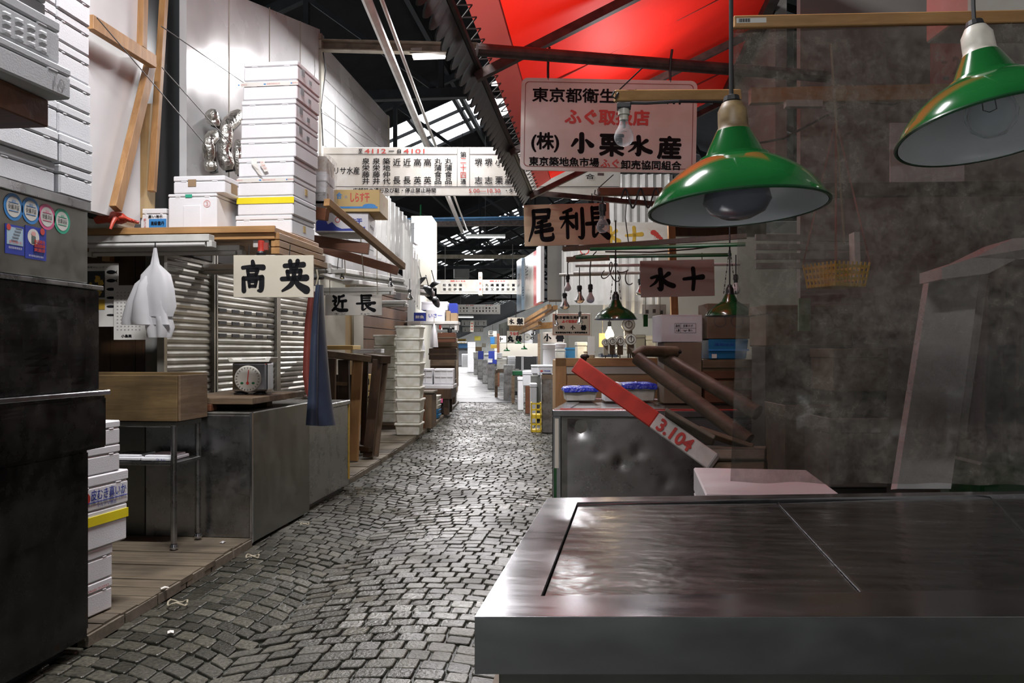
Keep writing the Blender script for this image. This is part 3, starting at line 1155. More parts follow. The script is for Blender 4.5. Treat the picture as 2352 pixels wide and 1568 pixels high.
MB().bar(Vector((AX1, AY0, AZ1 - .02)) - AO, Vector((AX1, AY1, AZ1 - .02)) - AO, .07, .07).build('ridge_bar', M['iron'], aw)
struct(MB().box(AX1 + .06, 6.2, 2.6, AX1 + .14, 8.6, 4.6).build('wall_awning', M['greywall']), 'grey wall that carries the awning')

# pipe under the awning and the arm at its far end
pA, pB = P(1096, 114, 4.3), P(1690, 160, 4.68)
o = MB().tube([pA, pB, pB + (pB - pA) * .4], .033, 12).build('iron_pipe', M['rusty'])
tag(o, 'dark iron pipe under the red awning that carries the white signboard', 'pipe')
o = MB().bar(P(1196, 440, 8.75), P(1520, 470, 8.75), .05, .05).build('iron_bar', M['rusty'])
tag(o, 'dark bar reaching out from the lower end of the awning', 'bar')

# ================================================================== left-hand stalls
# ------------------------------------------------------------------ plank decks
def deck(poly_fn, y0, y1, z, label, n_planks, edge=True):
    """Planks across, from x0(y) to x1(y)."""
    t = thing('plank_deck', label, 'platform', (0, 0, 0), 0, 'plank decks along the alley')
    mb = MB()
    st = (y1 - y0) / n_planks
    for k in range(n_planks):
        a, b = y0 + k * st + .004, y0 + (k + 1) * st - .004
        xa0, xa1 = poly_fn(a)
        xb0, xb1 = poly_fn(b)
        dz = random.uniform(-.004, .004)
        j = random.uniform(-.02, .0)
        mb.slab([(xa0, a), (xa1 + j, a), (xb1 + j, b), (xb0, b)], z - .03 + dz, z + dz)
    mb.build('plank', M['deck'], t)
    eb = MB()
    m = 6
    for k in range(m):
        a, b = y0 + (y1 - y0) * k / m, y0 + (y1 - y0) * (k + 1) / m
        eb.bar((poly_fn(a)[1] - .03, a + .01, z - .035), (poly_fn(b)[1] - .03, b - .01, z - .035), .05, .05)
    eb.build('edge_board', M['greywood'], t)
    return t


deck(lambda y: (-4.9, -2.22 - .03 * (y - 3.4)), 3.4, 5.27, .06, 'wet plank deck in front of the steel leg table', 13)
deck(lambda y: (-3.27 if y < 11.3 else -3.85, -2.22 + dev(y)), 7.6, 12.6, .06, 'plank deck under the wooden trestles and white tubs', 24)
deck(lambda y: (-2.95 + dev(y), -2.22 + dev(y)), 12.6, 20.3, .06, 'long grey deck beyond the white tubs', 30)

# ------------------------------------------------------------------ dark steel cabinet tower at the alley edge
XF = -2.2
ft = thing('steel_cabinet', 'tall dark dented steel cabinet tower with stickers at the alley edge', 'cabinet', (XF, 3.0, 0))
y_low, y_mid, y_up = 3.37 - 3.0, 3.44 - 3.0, 3.37 - 3.0


def dented(x0, y0, z0, y1, z1, amp, seed, nx=14, nz=14):
    rows = []
    for j in range(nz + 1):
        z = z0 + (z1 - z0) * j / nz
        r = []
        for i in range(nx + 1):
            y = y0 + (y1 - y0) * i / nx
            e = min(i, nx - i, j, nz - j) / 3.0
            k = amp * min(1, e) * noise.noise((y * 3 + seed, z * 3, seed))
            r.append((x0 + k, y, z))
        rows.append(r)
    return rows


fbm = MB().box(-.85, -1.9, .06, -.005, y_low, 1.11)
fbm.grid(dented(0, -1.9, .10, y_low, .86, .02, 3.1))
fbm.build('lower_panel', M['steel_dark'], ft)
fbm = MB().box(-.85, -1.9, .87, .004, 3.485 - 3.0, 1.10)
fbm.grid(dented(.012, -1.88, .88, 3.48 - 3.0, 1.09, .012, 5.2))
fbm.build('drawer_front', M['steel_dark'], ft)
MB().box(-.85, -1.9, 1.105, .03, 3.49 - 3.0, 1.125).build('ledge', M['steel_bright'], ft, bevel=.003)
fbm = MB().box(-.85, -1.9, 1.126, -.005, y_mid, 1.565)
fbm.grid(dented(.008, -1.88, 1.13, y_mid - .005, 1.56, .035, 8.4, 24, 16))
fbm.build('middle_panel', M['steel_dark'], ft)
MB().box(-.85, -1.9, 1.566, .02, 3.455 - 3.0, 1.585).build('ledge', M['steel'], ft, bevel=.003)
fbm = MB().box(-.85, -1.9, 1.59, 0, y_up, 1.93)
fbm.build('upper_panel', M['steel_dim'], ft, bevel=.004)
MB().box(-.86, -1.92, 1.90, .012, y_up + .005, 1.94).build('top_trim', M['steel'], ft, bevel=.003)
MB().box(-.8, -1.9, 0.0, -.08, y_low - .05, .06).build('plinth', M['blackpaint'], ft)


def fp(px, py):
    """Pixel direction met on the cabinet's alley face, in the cabinet's own frame (y, z)."""
    p = PX(px, py, XF)
    return p.y - 3.0, p.z


def disc(n=28, r0=0.0, r1=1.0):
    if r0 <= 0:
        return [(r1 * math.cos(2 * math.pi * k / n), r1 * math.sin(2 * math.pi * k / n)) for k in range(n)], [tuple(range(n))]
    vs = [(r * math.cos(2 * math.pi * k / n), r * math.sin(2 * math.pi * k / n)) for r in (r0, r1) for k in range(n)]
    return vs, [(k, (k + 1) % n, n + (k + 1) % n, n + k) for k in range(n)]


SF = SIDE(0.0)
for px, py, ink, lab in ((30, 475, 'skyink', 'blue ringed'), (70, 484, 'skyink', 'second blue ringed'), (107, 498, 'pinkink', 'pink ringed'), (142, 508, 'greenink', 'green ringed')):
    y, z = fp(px, py)
    st = thing('round_sticker', '%s inspection sticker on the upper steel panel' % lab, 'sticker', (XF, 3.0, 0), 0, 'round stickers on the cabinet')
    v, f = disc()
    R = .052
    put_2d(v, f, y, z, 2 * R, 2 * R, SF).build('ring', M[ink], st)
    put_2d(v, f, y, z, 1.5 * R, 1.5 * R, SF, off=.0022).build('disc', M['paper'], st)
    write(st, '受講済証', y, z, 1.15 * R, .36 * R, M['ink'], SIDE(.002))
    for dz in (.55, -.55):
        MB().box(.0023, y - .5 * R, z + dz * .55 * R - .001, .0030, y + .5 * R, z + dz * .55 * R + .001).build('line', M[ink], st)
    write(st, '築地', y, z + .42 * R, .4 * R, .2 * R, M[ink], SIDE(.002))
for k, (pa, pb, ya, yb) in enumerate(((10, 56, 512, 588), (56, 106, 516, 600))):
    y0, z1 = fp(pa, ya)
    y1, z0 = fp(pb, yb)
    cy, cz, W, H = (y0 + y1) / 2, (z0 + z1) / 2, y1 - y0 - .004, z1 - z0
    st = thing('notice_sticker', ['light blue sticker with a framed drawing on the upper steel panel', 'deep blue sticker with a white figure and red writing'][k], 'sticker', (XF, 3.0, 0))
    MB().box(.0005, cy - W / 2, cz - H / 2, .0018, cy + W / 2, cz + H / 2).build('sheet', M['blueink'], st)
    v, f = disc()
    if k == 0:
        MB().box(.0018, cy - W * .42, cz - H * .18, .0026, cy + W * .42, cz + H * .42).build('picture', mat('pale_blue_print', (.42, .58, .68), .5), st)
        pm = MB()
        for i in range(5):
            pm.box(.0026, cy - W * .2 + i * .006, cz - H * .05 + i * .012, .0034, cy + W * .12 + i * .006, cz + H * .0 + i * .012)
        pm.build('drawing', mat('grey_print', (.22, .25, .30), .5), st)
        write(st, '食品衛生', cy, cz - H * .08, W * .7, H * .09, M['redink'], SIDE(.003))
        write(st, '巡回指導実施済', cy, cz - H * .28, W * .7, H * .08, M['paper'], SIDE(.002))
    else:
        put_2d(v, f, cy - W * .12, cz + H * .18, W * .55, H * .5, SF, off=.0024).build('oval', M['paper'], st)
        put_2d(v, f, cy - W * .12, cz + H * .28, W * .22, H * .14, SF, off=.0031).build('head', M['skin_pink'], st)
        MB().box(.0026, cy - W * .22, cz - H * .02, .0034, cy - W * .02, cz + H * .20).build('figure', mat('grey_figure_print', (.12, .16, .14), .5), st)
        for i, s in enumerate(('食品衛生', '巡回指導', '実施済')):
            write(st, s, cy + W * .14, cz + H * (.06 - .13 * i), W * .52, H * .11, M['redink'], SIDE(.004), bold=.0006)
        write(st, '東京都食品衛生協会', cy, cz - H * .4, W * .7, H * .06, M['paper'], SIDE(.002))
    put_2d(v, f, cy - W * .34 if k == 0 else cy + W * .3, cz + H * .4, W * .22, W * .22, SF, off=.0035).build('seal', M['redink'], st)

# ------------------------------------------------------------------ foam boxes
def foam_box(name, w, dp, h, label, loc, rz=0.0, group=None, lid=.28, m='foam', cat='box', handle=False, lidgap=.0025):
    """Front bottom middle at loc; front face towards -Y.  Body, and lid with its tongue-and-groove joint."""
    t = thing(name, label, cat, loc, rz, group)
    hb = h * (1 - lid) - lidgap
    mb = MB().box(-w / 2, 0, 0, w / 2, dp, hb)
    mb.build('body', M[m], t, bevel=min(.008, h * .06))
    mb = MB().box(-w / 2 - .0008, -.0008, hb + lidgap, w / 2 + .0008, dp + .0008, h)
    for s in (-1, 1):
        mb.box(s * w * .3 - w * .06, -.0018, hb - .006, s * w * .3 + w * .06, .01, hb + lidgap + .004)
    mb.build('lid', M[m], t, bevel=min(.006, h * .05))
    if handle:
        MB().box(-w * .18, -.006, h * .0 + .004, w * .18, .004, hb * .75).build('handle_panel', M[m], t, bevel=.003)
    return t


# two columns of foam boxes standing on the steel cabinet
for c, (ya, yb, n, zoff, hh) in enumerate(((2.82, 3.185, 8, 0, .128), (3.19, 3.415, 9, 0, .128))):
    z = 1.945
    for k in range(n):
        lab = 'white foam box %s from the bottom of the %s column on the steel cabinet' % (('first', 'second', 'third', 'fourth', 'fifth', 'sixth', 'seventh', 'eighth', 'ninth')[k], ('inner', 'outer')[c])
        foam_box('foam_box', yb - ya - .004, .5, hh - .003, lab, (XF - .01 + random.uniform(-.012, .006), (ya + yb) / 2, z), math.pi / 2, 'foam boxes on the steel cabinet', lid=.3)
        z += hh
# boxes that jut out over the alley on a timber bracket
br = P(112, 262, 2.75)
o = MB().box(-1.5, -.12, -.045, 0, .12, .045).build('bracket_timber', M['redbrown'], loc=(br.x, br.y - .12, br.z), bevel=.004)
tag(o, 'brown timber bracket jutting out beneath the overhanging foam boxes', 'timber')
o['label'] = 'brown timber bracket jutting out beneath the overhanging foam boxes'
pj = PX(138, 238, br.x + .05)
jx = br.x + .06
for k, (ox, hh, ln, lab, yo) in enumerate(((0, .10, .42, 'shallow foam lid box lying on the timber bracket', 0), (-.01, .14, .40, 'foam box with a slatted side on the timber bracket', -.03), (-.08, .10, .36, 'tilted foam box above the slatted foam box', .02), (-.0, .13, .42, 'uppermost overhanging foam box with a brown paper label', .0))):
    z0 = br.z + .047 + (0, .102, .244, .347)[k]
    t = foam_box('foam_box', ln, .55, hh, lab, (jx + ox, br.y - .20 + yo, z0), math.pi / 2 - .06, 'overhanging foam boxes', lid=.25)
    if k == 0:
        write(t, '10', ln * .36, hh * .36, .05, .035, mat('pressed_mark', (.5, .5, .52), .6), FRONT(-.001))
    if k == 1:
        MB().grid([[(-.15 + i * .0125, -.0015 - (.0045 if i % 4 in (1, 2) and j % 4 in (1, 2) else 0), .012 + j * .0065) for i in range(25)] for j in range(13)]).build('relief_pattern', M['foam'], t)
    if k == 3:
        MB().box(ln * .28, -.0045, hh * .2, ln * .46, -.002, hh * .75).build('paper_label', M['tan_carton'], t)
        write(t, '千坂', ln * .37, hh * .5, .05, .03, M['ink'], FRONT(-.0045))

# ------------------------------------------------------------------ low stack of foam boxes standing behind the cabinet
sx, sy = -2.34, 3.585
z = .065
for k, (w_, h_, off, lab) in enumerate(((.16, .155, -.0, 'bottom foam box with small red print beside the steel cabinet'), (.165, .155, 0.0, 'plain foam box just above the bottom one beside the steel cabinet'),
                                         (.24, .18, .055, 'foam box with a yellow tape band beside the steel cabinet'), (.25, .165, .06, 'foam box printed with squid lettering beside the steel cabinet'),
                                         (.20, .13, .03, 'bare foam box resting on the squid box'), (.20, .115, .03, 'topmost foam box of the low stack under the steel ledge'))):
    rz = math.pi / 2 - .10
    t = foam_box('foam_box', w_ + .12, .30, h_ - .002, lab, (sx + off * .25, sy + off + .03, z), rz, 'foam boxes standing beside the cabinet', lid=.3)
    W = w_ + .12
    if k == 0:
        write(t, 'KENSEI ITUSHO', W * .12, h_ * .78, W * .55, .012, M['redink'], FRONT(-.003))
    if k == 2:
        MB().box(-W / 2 - .003, -.005, h_ * .62, W / 2 + .003, .303, h_ * .86).build('tape', M['yellow'], t)
    if k == 3:
        write(t, '皮むき真いか', W * .10, h_ * .45, W * .66, .05, M['blueink'], FRONT(-.003), bold=.0005)
        MB().box(-W * .28, -.0045, h_ * .24, W * .46, -.002, h_ * .26).build('line', M['blueink'], t)
        write(t, 'マルナマ食品', W * .06, h_ * .14, W * .36, .018, M['blueink'], FRONT(-.003))
        v, f = disc()
        put_2d(v, f, -W * .33, h_ * .38, .07, .06, FRONT(-.002)).build('seal', M['redink'], t)
    z += h_

# ------------------------------------------------------------------ first long shelf and what stands on it
YS = 5.44
sh = thing('plank_shelf', 'long wooden shelf board holding the foam boxes over the first stall', 'shelf', (XF, YS, 2.06))
MB().box(-1.05 - 1.4, 0, 0, 0, .9, .085).build('board', M['pine'], sh, bevel=.004)
MB().box(-1.05 - 1.4, -.02, .045, .01, .0, .09).build('front_lip', M['pine'], sh, bevel=.002)
for k in range(3):
    MB().box(-.03 - .0, .01, -.03 - .05 * k + .03, .03, .92 + .05 * k, .015 - .05 * k + .03).build('side_board', M['pine_y'], sh, bevel=.003)
MB().box(-1.5, .4, -.09, -1.44, .46, 0).build('batten', M['pine'], sh)
MB().box(-.16, .02, -.05, -.05, .1, .0).build('bracket_block', M['whitepaint'], sh)
zs = 2.147
names9 = ['lowest', 'second from the bottom', 'third from the bottom', 'fourth from the bottom', 'middle', 'sixth from the bottom', 'seventh from the bottom', 'second from the top', 'topmost']
hb = .1395
for k in range(9):
    xo = -2.425 + .006 * k + random.uniform(-.004, .004)
    lab = '%s white foam box of the tall stack on the long wooden shelf' % names9[k]
    if k == 1:
        lab = 'white foam box with a yellow tape band in the tall stack on the shelf'
    t = foam_box('foam_box', .43 - .0025 * k, .46, hb - .002, lab, (xo, 5.80 + random.uniform(-.004, .004), zs), -.02, 'tall stack of foam boxes on the shelf', lid=.24)
    W = .43
    if k in (2, 7):
        MB().box(-W / 2 - .001, -.0042, hb * .72, W / 2 + .001, -.0015, hb * .93).build('printed_tape', M['paper'], t)
        for c in (-.2, 0.03, .2):
            write(t, 'KENSEI ITUSHO CO.,LTD.', c if abs(c) < .1 else c * .98, hb * .82, .10 if abs(c) < .1 else .05, .010, M['redink'], FRONT(-.0043))
            MB().box(c - .075 if abs(c) < .1 else c - .04, -.0052, hb * .79, c - .058 if abs(c) < .1 else c - .03, -.004, hb * .85).build('mark', M['skyink'], t)
    if k == 1:
        MB().box(-W / 2 - .003, -.005, hb * .60, W / 2 + .004, -.002, hb * .92).build('yellow_tape', M['yellow'], t)
    if k == 3:
        # loose ends of printed tape hanging from the box
        a = MB().grid([[(-.11, -.004, .135), (-.07, -.004, .137)], [(-.10, -.02, .09), (-.06, -.016, .092)], [(-.075, -.012, .05), (-.04, -.018, .045)], [(-.04, -.02, .01), (-.012, -.024, .0)]])
        a.build('tape_end', M['paper'], t)
        a = MB().grid([[(-.04, -.004, .125), (-.01, -.004, .127)], [(-.035, -.018, .08), (-.0, -.016, .085)], [(-.0, -.022, .03), (.03, -.02, .04)]])
        a.build('tape_end', M['paper'], t)
        for i in range(3):
            write(t, 'ITUSHO', -.022 + .012 * i, .10 - .022 * i, .028, .012, M['redink'], FRONT(-.023), vertical=False)
    if k >= 5:
        mk = MB()
        mk.box(.2155, .05, .05, .2175, .11, .10)
        mk.box(.2155, .20, .03, .2175, .25, .06)
        mk.build('print_patch', mat('grey_print_patch', (.16, .16, .17), .6), t)
    if k in (0, 2):
        MB().box(.2155, .22, .04, .2175, .27, .09).build('print_patch', M['tan_carton'], t)
    zs += hb
# two foam boxes one on the other, a small printed one and a clear tray
zs = 2.147
p, w_, h_ = fb(383, 428, 500, 514, 5.85)
t = foam_box('foam_box', .36, .40, .262, 'tall lidless foam box with a red circled mark on the shelf', (p.x + .0, p.y, zs), 0, None, lid=.08, handle=True)
v, f = disc(24, .82, 1.0)
put_2d(v, f, .11, .19, .052, .052, FRONT(-.001)).build('circle_mark', M['skin_pink'], t)
write(t, '3', .11, .19, .02, .028, M['skin_pink'], FRONT(-.001))
MB().box(-.05, -.004, .235, .0, -.0015, .258).build('label', M['greenink'], t)
t = foam_box('foam_box', .38, .42, .125, 'flat foam box with a brown label set upon the circled box', (p.x + .05, p.y + .0, zs + .263), 0, None, lid=.3)
MB().box(-.08, -.004, .05, -.02, -.0015, .1).build('label', M['cardboard'], t)
MB().box(.19, .1, .02, .193, .2, .09).build('label', M['cardboard'], t)
p, w_, h_ = fb(327, 455, 384, 513, 5.95)
t = foam_box('foam_box', .20, .26, .175, 'small foam box with blue and red print beside the circled box', (p.x - .012, p.y, zs), 0, None, lid=.22)
MB().box(-.03, -.003, .035, .10, -.0012, .10).build('blue_print', M['skyink'], t)
write(t, '高級雲丹', .035, .068, .10, .028, M['ink'], FRONT(-.003), bold=.0006)
write(t, '蒼い海水', .02, .118, .11, .02, M['ink'], FRONT(-.003), bold=.0005)
write(t, ['鮮', 'さ', 'ま'], -.06, .07, .02, .07, M['redink'], FRONT(-.003), vertical=True)
p, w_, h_ = fb(188, 475, 275, 515, 5.65)
t = thing('plastic_tray', 'translucent white plastic tray on the shelf behind the red glove', 'tray', (p.x - .02, p.y, zs + .002))
MB().frustum(.26, .2, 0, .30, .24, .10, 0, .12).build('tray', M['tubplastic'], t, bevel=.01)
MB().grid([[(-.12, .24, .1), (.13, .24, .1)], [(-.12, .26, .19), (.13, .26, .19)]]).build('raised_lid', M['clearfilm'], t, solid=.003)
# red rubber glove lying on the shelf lip
gp, w_, h_ = fb(218, 500, 310, 530, 5.52)
t = thing('rubber_glove', 'red rubber glove with a black cuff lying on the shelf edge', 'glove', (gp.x - .03, gp.y + .03, 2.15))
MB().tube([(-.12, 0, .035), (-.05, .0, .045), (.0, .01, .045), (.05, .02, .038), (.08, .02, .03)], [.034, .036, .042, .038, .02], 12).build('palm', M['glove'], t, smooth=True)
for i in range(4):
    MB().tube([(.05, -.01 + .018 * i, .04), (.10, -.012 + .022 * i, .036 - .003 * i), (.135 + .008 * (i % 2), -.01 + .026 * i, .018)], [.012, .011, .009], 8).build('finger', M['glove'], t, smooth=True)
MB().tube([(-.03, -.03, .04), (.01, -.06, .03), (.05, -.075, .018)], [.016, .012, .009], 8).build('thumb', M['glove'], t, smooth=True)
MB().shell([(.040, 0), (.047, .01), (.047, .03), (.040, .04)], 16).build('cuff', M['blackpaint'], t, loc=None).location = (-.13, 0, .04)
t.children[-1].rotation_euler = (0, math.pi / 2 * .9, 0)

# ------------------------------------------------------------------ slanted timbers on the wall
def timber(a, b, w_, h_, label, m='pine_z', name='timber', up=(1, 0, 0), group=None):
    a, b = Vector(a), Vector(b)
    t = MB().bar((0, 0, 0), b - a, w_, h_, up).build(name, M[m], None, bevel=.003, loc=a)
    return tag(t, label, 'timber', group)


timber(PX(265, 480, XW + .06), PX(347, 140, XW + .06), .08, .05, 'slanting pine timber leaning against the white wall')
timber(PX(206, 50, XW + .12), PX(352, 142, XW + .12), .09, .05, 'pine batten sloping down to the slanting timber')
timber(PX(325, 110, XW + .02), PX(330, -60, XW + .02), .06, .05, 'short pine post above the slanting timber')
timber(PX(349, 440, XW + .02), PX(380, -60, XW + .02), .045, .05, 'narrow pine strip along the edge of the black gap')
q = [PX(300, 500, XW - .02), PX(355, 500, XW - .02), PX(362, 238, XW - .02), PX(318, 238, XW - .02)]
o = MB().add(q, [(0, 1, 2, 3)]).build('plywood_board', M['yellowply'], solid=.015)
tag(o, 'stained yellow plywood board behind the slanting timber', 'board')

# foil wrapped hoops hung on the wall
def foil_hoop(pts, r, label):
    P_ = [PX(a, b, XW + .12 + .02 * (i % 2)) for i, (a, b) in enumerate(pts)]
    t = thing('foil_hoop', label, 'hoop', P_[0])
    loc = [p - P_[0] for p in P_]
    full, rr = [], []
    for i in range(len(loc) - 1):
        for k in range(4):
            full.append(loc[i].lerp(loc[i + 1], k / 4))
            rr.append(r * (1.0 if k in (1, 2, 3) else .74))
    full.append(loc[-1])
    rr.append(r * .6)
    MB().tube(full, rr, 10).build('padding', M['foil'], t, smooth=True, angle=60)
    bp = [p + Vector((-.01, .07, 0)) for p in loc]
    MB().tube(bp, r * .7, 8).build('wrapping', M['blackpaint'], t, smooth=True)
    return t


foil_hoop([(548, 262), (520, 290), (513, 345), (524, 390)], .062, 'longest foil wrapped hoop hanging on the white wall by the tall stack')
foil_hoop([(492, 308), (478, 325), (480, 370), (486, 392)], .05, 'short foil wrapped hoop with a black inside on the white wall')
foil_hoop([(548, 325), (545, 355), (547, 400)], .04, 'foil wrapped hoop half hidden by the tall foam stack')
foil_hoop([(480, 257), (492, 272), (488, 287)], .055, 'small foil wrapped lump stuck alone above the hoops')

# strings stretched across the wall
for i, (a, b, la) in enumerate((((222, 40), (470, 330), 'thin wire sagging over the slanting timbers'), ((370, 60), (560, 190), 'thin wire stretched high over the white panels'), ((372, 155), (530, 330), 'thin wire running down to the foil hoops'), ((715, 245), (880, 340), 'thin wire crossing the grooved siding'))):
    p0, p1 = PX(*a, XW + .2), PX(*b, XW + .2)
    o = MB().tube([p0, p1], .004, 5).build('stretched_wire', M['wire'])
    tag(o, la, 'wire')
o = MB().tube([PX(742, 120, XW + .1), PX(748, 160, XW + .12), PX(738, 250, XW + .12), PX(742, 335, XW + .1)], .008, 5).build('hanging_cable', M['cord'])
tag(o, 'slack black cable hanging down from the beige beam end', 'cable')

# ------------------------------------------------------------------ under the shelf
def strip_fixture(px0, px1, pyt, pyb, d, label, n_tubes=1, rz=0.0, group='unlit strip lamps under the shelves'):
    c, w_, h_ = fb(px0, pyt, px1, pyb, d)
    t = thing('unlit_strip_lamp', label, 'lamp', c, rz, group)
    MB().prism([(-w_ / 2, h_ * .45), (w_ / 2, h_ * .45), (w_ / 2, h_), (-w_ / 2, h_)], -.035, .05).build('housing', M['fixture'], t, bevel=.003)
    for k in range(n_tubes):
        y = -.02 + .05 * k
        MB().tube([(-w_ / 2 + .03, y, h_ * .22), (w_ / 2 - .03, y, h_ * .22)], .015, 10).build('tube', M['tube_off'], t, smooth=True)
    for s in (-1, 1):
        MB().box(s * w_ / 2 - .018, -.03, 0, s * w_ / 2 + .018, .04, h_ * .5).build('end_holder', M['fixture'], t, bevel=.003)
    return t


strip_fixture(170, 492, 541, 570, 5.62, 'unlit strip lamp directly beneath the long wooden shelf')
strip_fixture(200, 562, 566, 588, 5.85, 'second unlit strip lamp behind the paper bag', 1)
strip_fixture(428, 762, 606, 630, 6.8, 'unlit double strip lamp running behind the nearest hanging name board', 2, .0)

# calendars on the brown wall
cp, w_, h_ = fb(190, 605, 275, 750, 5.9)
t = thing('fish_calendar', 'wall calendar with a dark map and a row of fish pictures', 'calendar', cp)
MB().box(-w_ / 2, -.006, 0, w_ / 2, 0, h_).build('sheet', M['paper'], t)
MB().box(-w_ * .5, -.008, h_ * .46, w_ * .12, -.006, h_ * .88).build('map_picture', M['blackpaint'], t)
rnd = random.Random(5)
vs, fs = [], []
for k in range(5):
    c0, c1 = -w_ * .35 + rnd.uniform(0, .4) * w_, h_ * (.5 + .34 * rnd.random())
    b = len(vs)
    for i in range(9):
        an = 2 * math.pi * i / 9
        r = rnd.uniform(.010, .03)
        vs.append((min(w_ * .1, c0 + r * math.cos(an)), -.009, c1 + r * math.sin(an)))
    fs.append(tuple(range(b, b + 9)))
MB().add(vs, fs).build('land_print', M['goldink'], t)
MB().box(-w_ * .12, -.008, h_ * .27, w_ * .12, -.0065, h_ * .43).build('yellow_print', M['goldink'], t)
fm = MB()
for k in range(6):
    z = h_ * (.86 - .135 * k)
    n = 14
    pts = [(w_ * .30 + w_ * .13 * math.cos(2 * math.pi * i / n), z + w_ * (.055 - .006 * k) * math.sin(2 * math.pi * i / n)) for i in range(n)]
    fm.add([(x, -.0085, zz) for x, zz in pts], [tuple(range(n))])
    fm.add([(w_ * .41, -.0085, z), (w_ * .48, -.0085, z + w_ * .05), (w_ * .46, -.0085, z), (w_ * .48, -.0085, z - w_ * .05)], [(0, 1, 2, 3)])
fm.build('fish_print', M['ink'], t)
write(t, '漁場カレンダー', -w_ * .1, h_ * .94, w_ * .6, h_ * .035, M['ink'], FRONT(-.006))
cp, w_, h_ = fb(260, 655, 338, 780, 5.86)
t = thing('month_calendar', 'pale month calendar overlapping the fish calendar', 'calendar', cp)
MB().box(-w_ / 2, -.005, 0, w_ / 2, 0, h_).build('sheet', M['paper'], t)
gm = MB()
for r in range(12):
    for c in range(7):
        gm.box(-w_ * .4 + c * w_ * .115, -.0065, h_ * (.86 - r * .062), -w_ * .36 + c * w_ * .115, -.005, h_ * (.875 - r * .062))
gm.build('date_print', mat('grey_date_print', (.36, .35, .36), .6), t)
write(t, '小島英', -w_ * .1, h_ * .07, w_ * .32, h_ * .05, M['ink'], FRONT(-.005), bold=.001)

# bunch of carrier bags hanging from the lamp
bp = P(350, 590, 5.55)
t = thing('carrier_bags', 'white carrier bags hanging bunched under the strip lamps', 'bag', bp)


def bag_mesh(prof, seed, nseg=40, fold=.18):
    rows = []
    for z, rx, ry, ox in prof:
        r = []
        for k in range(nseg + 1):
            an = 2 * math.pi * k / nseg
            f = 1 + fold * noise.noise((math.cos(an) * 1.8 + seed, math.sin(an) * 1.8, z * 3)) + fold * .5 * math.sin(an * 5 + seed)
            r.append((ox + rx * math.cos(an) * f, ry * math.sin(an) * f, z))
        rows.append(r)
    return MB().grid(rows)


bag_mesh([(.06, .01, .01, .02), (.0, .02, .015, .02), (-.05, .03, .02, .02), (-.12, .10, .035, .02), (-.22, .12, .05, .02), (-.33, .13, .05, .03), (-.40, .11, .05, .03)], 1.2).build('outer_bag', M['bag'], t, smooth=True, angle=60)
bag_mesh([(-.13, .03, .03, -.02), (-.18, .07, .05, -.03), (-.30, .115, .06, -.03), (-.42, .145, .06, -.03), (-.455, .15, .06, -.02)], 4.0, 40, .34).build('front_bag', M['bag'], t, smooth=True, angle=60)
bag_mesh([(-.40, .08, .05, .04), (-.47, .09, .05, .05), (-.54, .07, .04, .05)], 7.0, 40, .3).build('inner_bag', M['bag'], t, smooth=True, angle=60)
MB().tube([(.02, 0, .10), (.02, 0, .0)], .004, 6).build('hook', M['cord'], t)

# ------------------------------------------------------------------ steel-legged table with the long wooden box
tx0, tx1, ty0, ty1 = -3.62, -2.60, 4.87, 5.2
tb = thing('steel_table', 'narrow steel table with round legs and a low shelf', 'table', ((tx0 + tx1) / 2, (ty0 + ty1) / 2, .0655))
W2, D2 = (tx1 - tx0) / 2, (ty1 - ty0) / 2
MB().box(-W2, -D2, .76, W2, D2, .795).build('tabletop', M['steel_dim'], tb, bevel=.004)
MB().box(-W2, -D2 + .01, .52, W2, D2 - .01, .545).build('low_shelf', M['steel'], tb, bevel=.004)
for i in (-1, 1):
    for j in (-1, 1):
        g = MB().tube([(i * (W2 - .02), j * (D2 - .01), .04), (i * (W2 - .02), j * (D2 - .01), .77)], .019, 12).build('leg', M['steel'], tb, smooth=True)
        MB().lathe([(0, 0), (.018, .004), (.026, .018), (.018, .036), (0, .042)], 14, (i * (W2 - .02), j * (D2 - .01), 0)).build('ball_foot', M['steel_bright'], g, smooth=True)
bx = thing('wooden_trough', 'long shallow box of stained boards on the steel table', 'box', ((tx0 + tx1) / 2, ty0 - .01, .862))
ww, dd, hh = tx1 - tx0 + .02, .40, .285
MB().box(-ww / 2, 0, 0, ww / 2, .022, hh).build('front_board', M['boxwood'], bx, bevel=.003)
MB().box(-ww / 2, dd - .022, 0, ww / 2, dd, hh + .01).build('back_board', M['boxwood'], bx, bevel=.003)
for s in (-1, 1):
    MB().box(s * ww / 2 - .011, .02, 0, s * ww / 2 + .011, dd - .02, hh).build('end_board', M['oldwood_y'], bx, bevel=.003)
MB().box(-ww / 2, .02, 0, ww / 2, dd - .02, .018).build('bottom_board', M['boxwood'], bx)
for k, (px, lab) in enumerate(((248, 'white foam lid on the low shelf of the steel table'), (328, 'white foam tray with blue print on the low steel shelf'))):
    c = P(px, 1040, 5.0)
    t = thing('foam_cover', lab, 'tray', (c.x, ty0 + .02,   .06 + .552), .03 * k, 'foam lids on the steel table')
    MB().box(-.10, 0, 0, .10, .24, .022).build('plate', M['foam'], t, bevel=.005)
    MB().box(-.085, .02, .022, .085, .22, .034).build('raised_rim', M['foam'], t, bevel=.004)
    if k:
        write(t, 'うに', .03, .011, .06, .014, M['blueink'], FRONT(-.001))

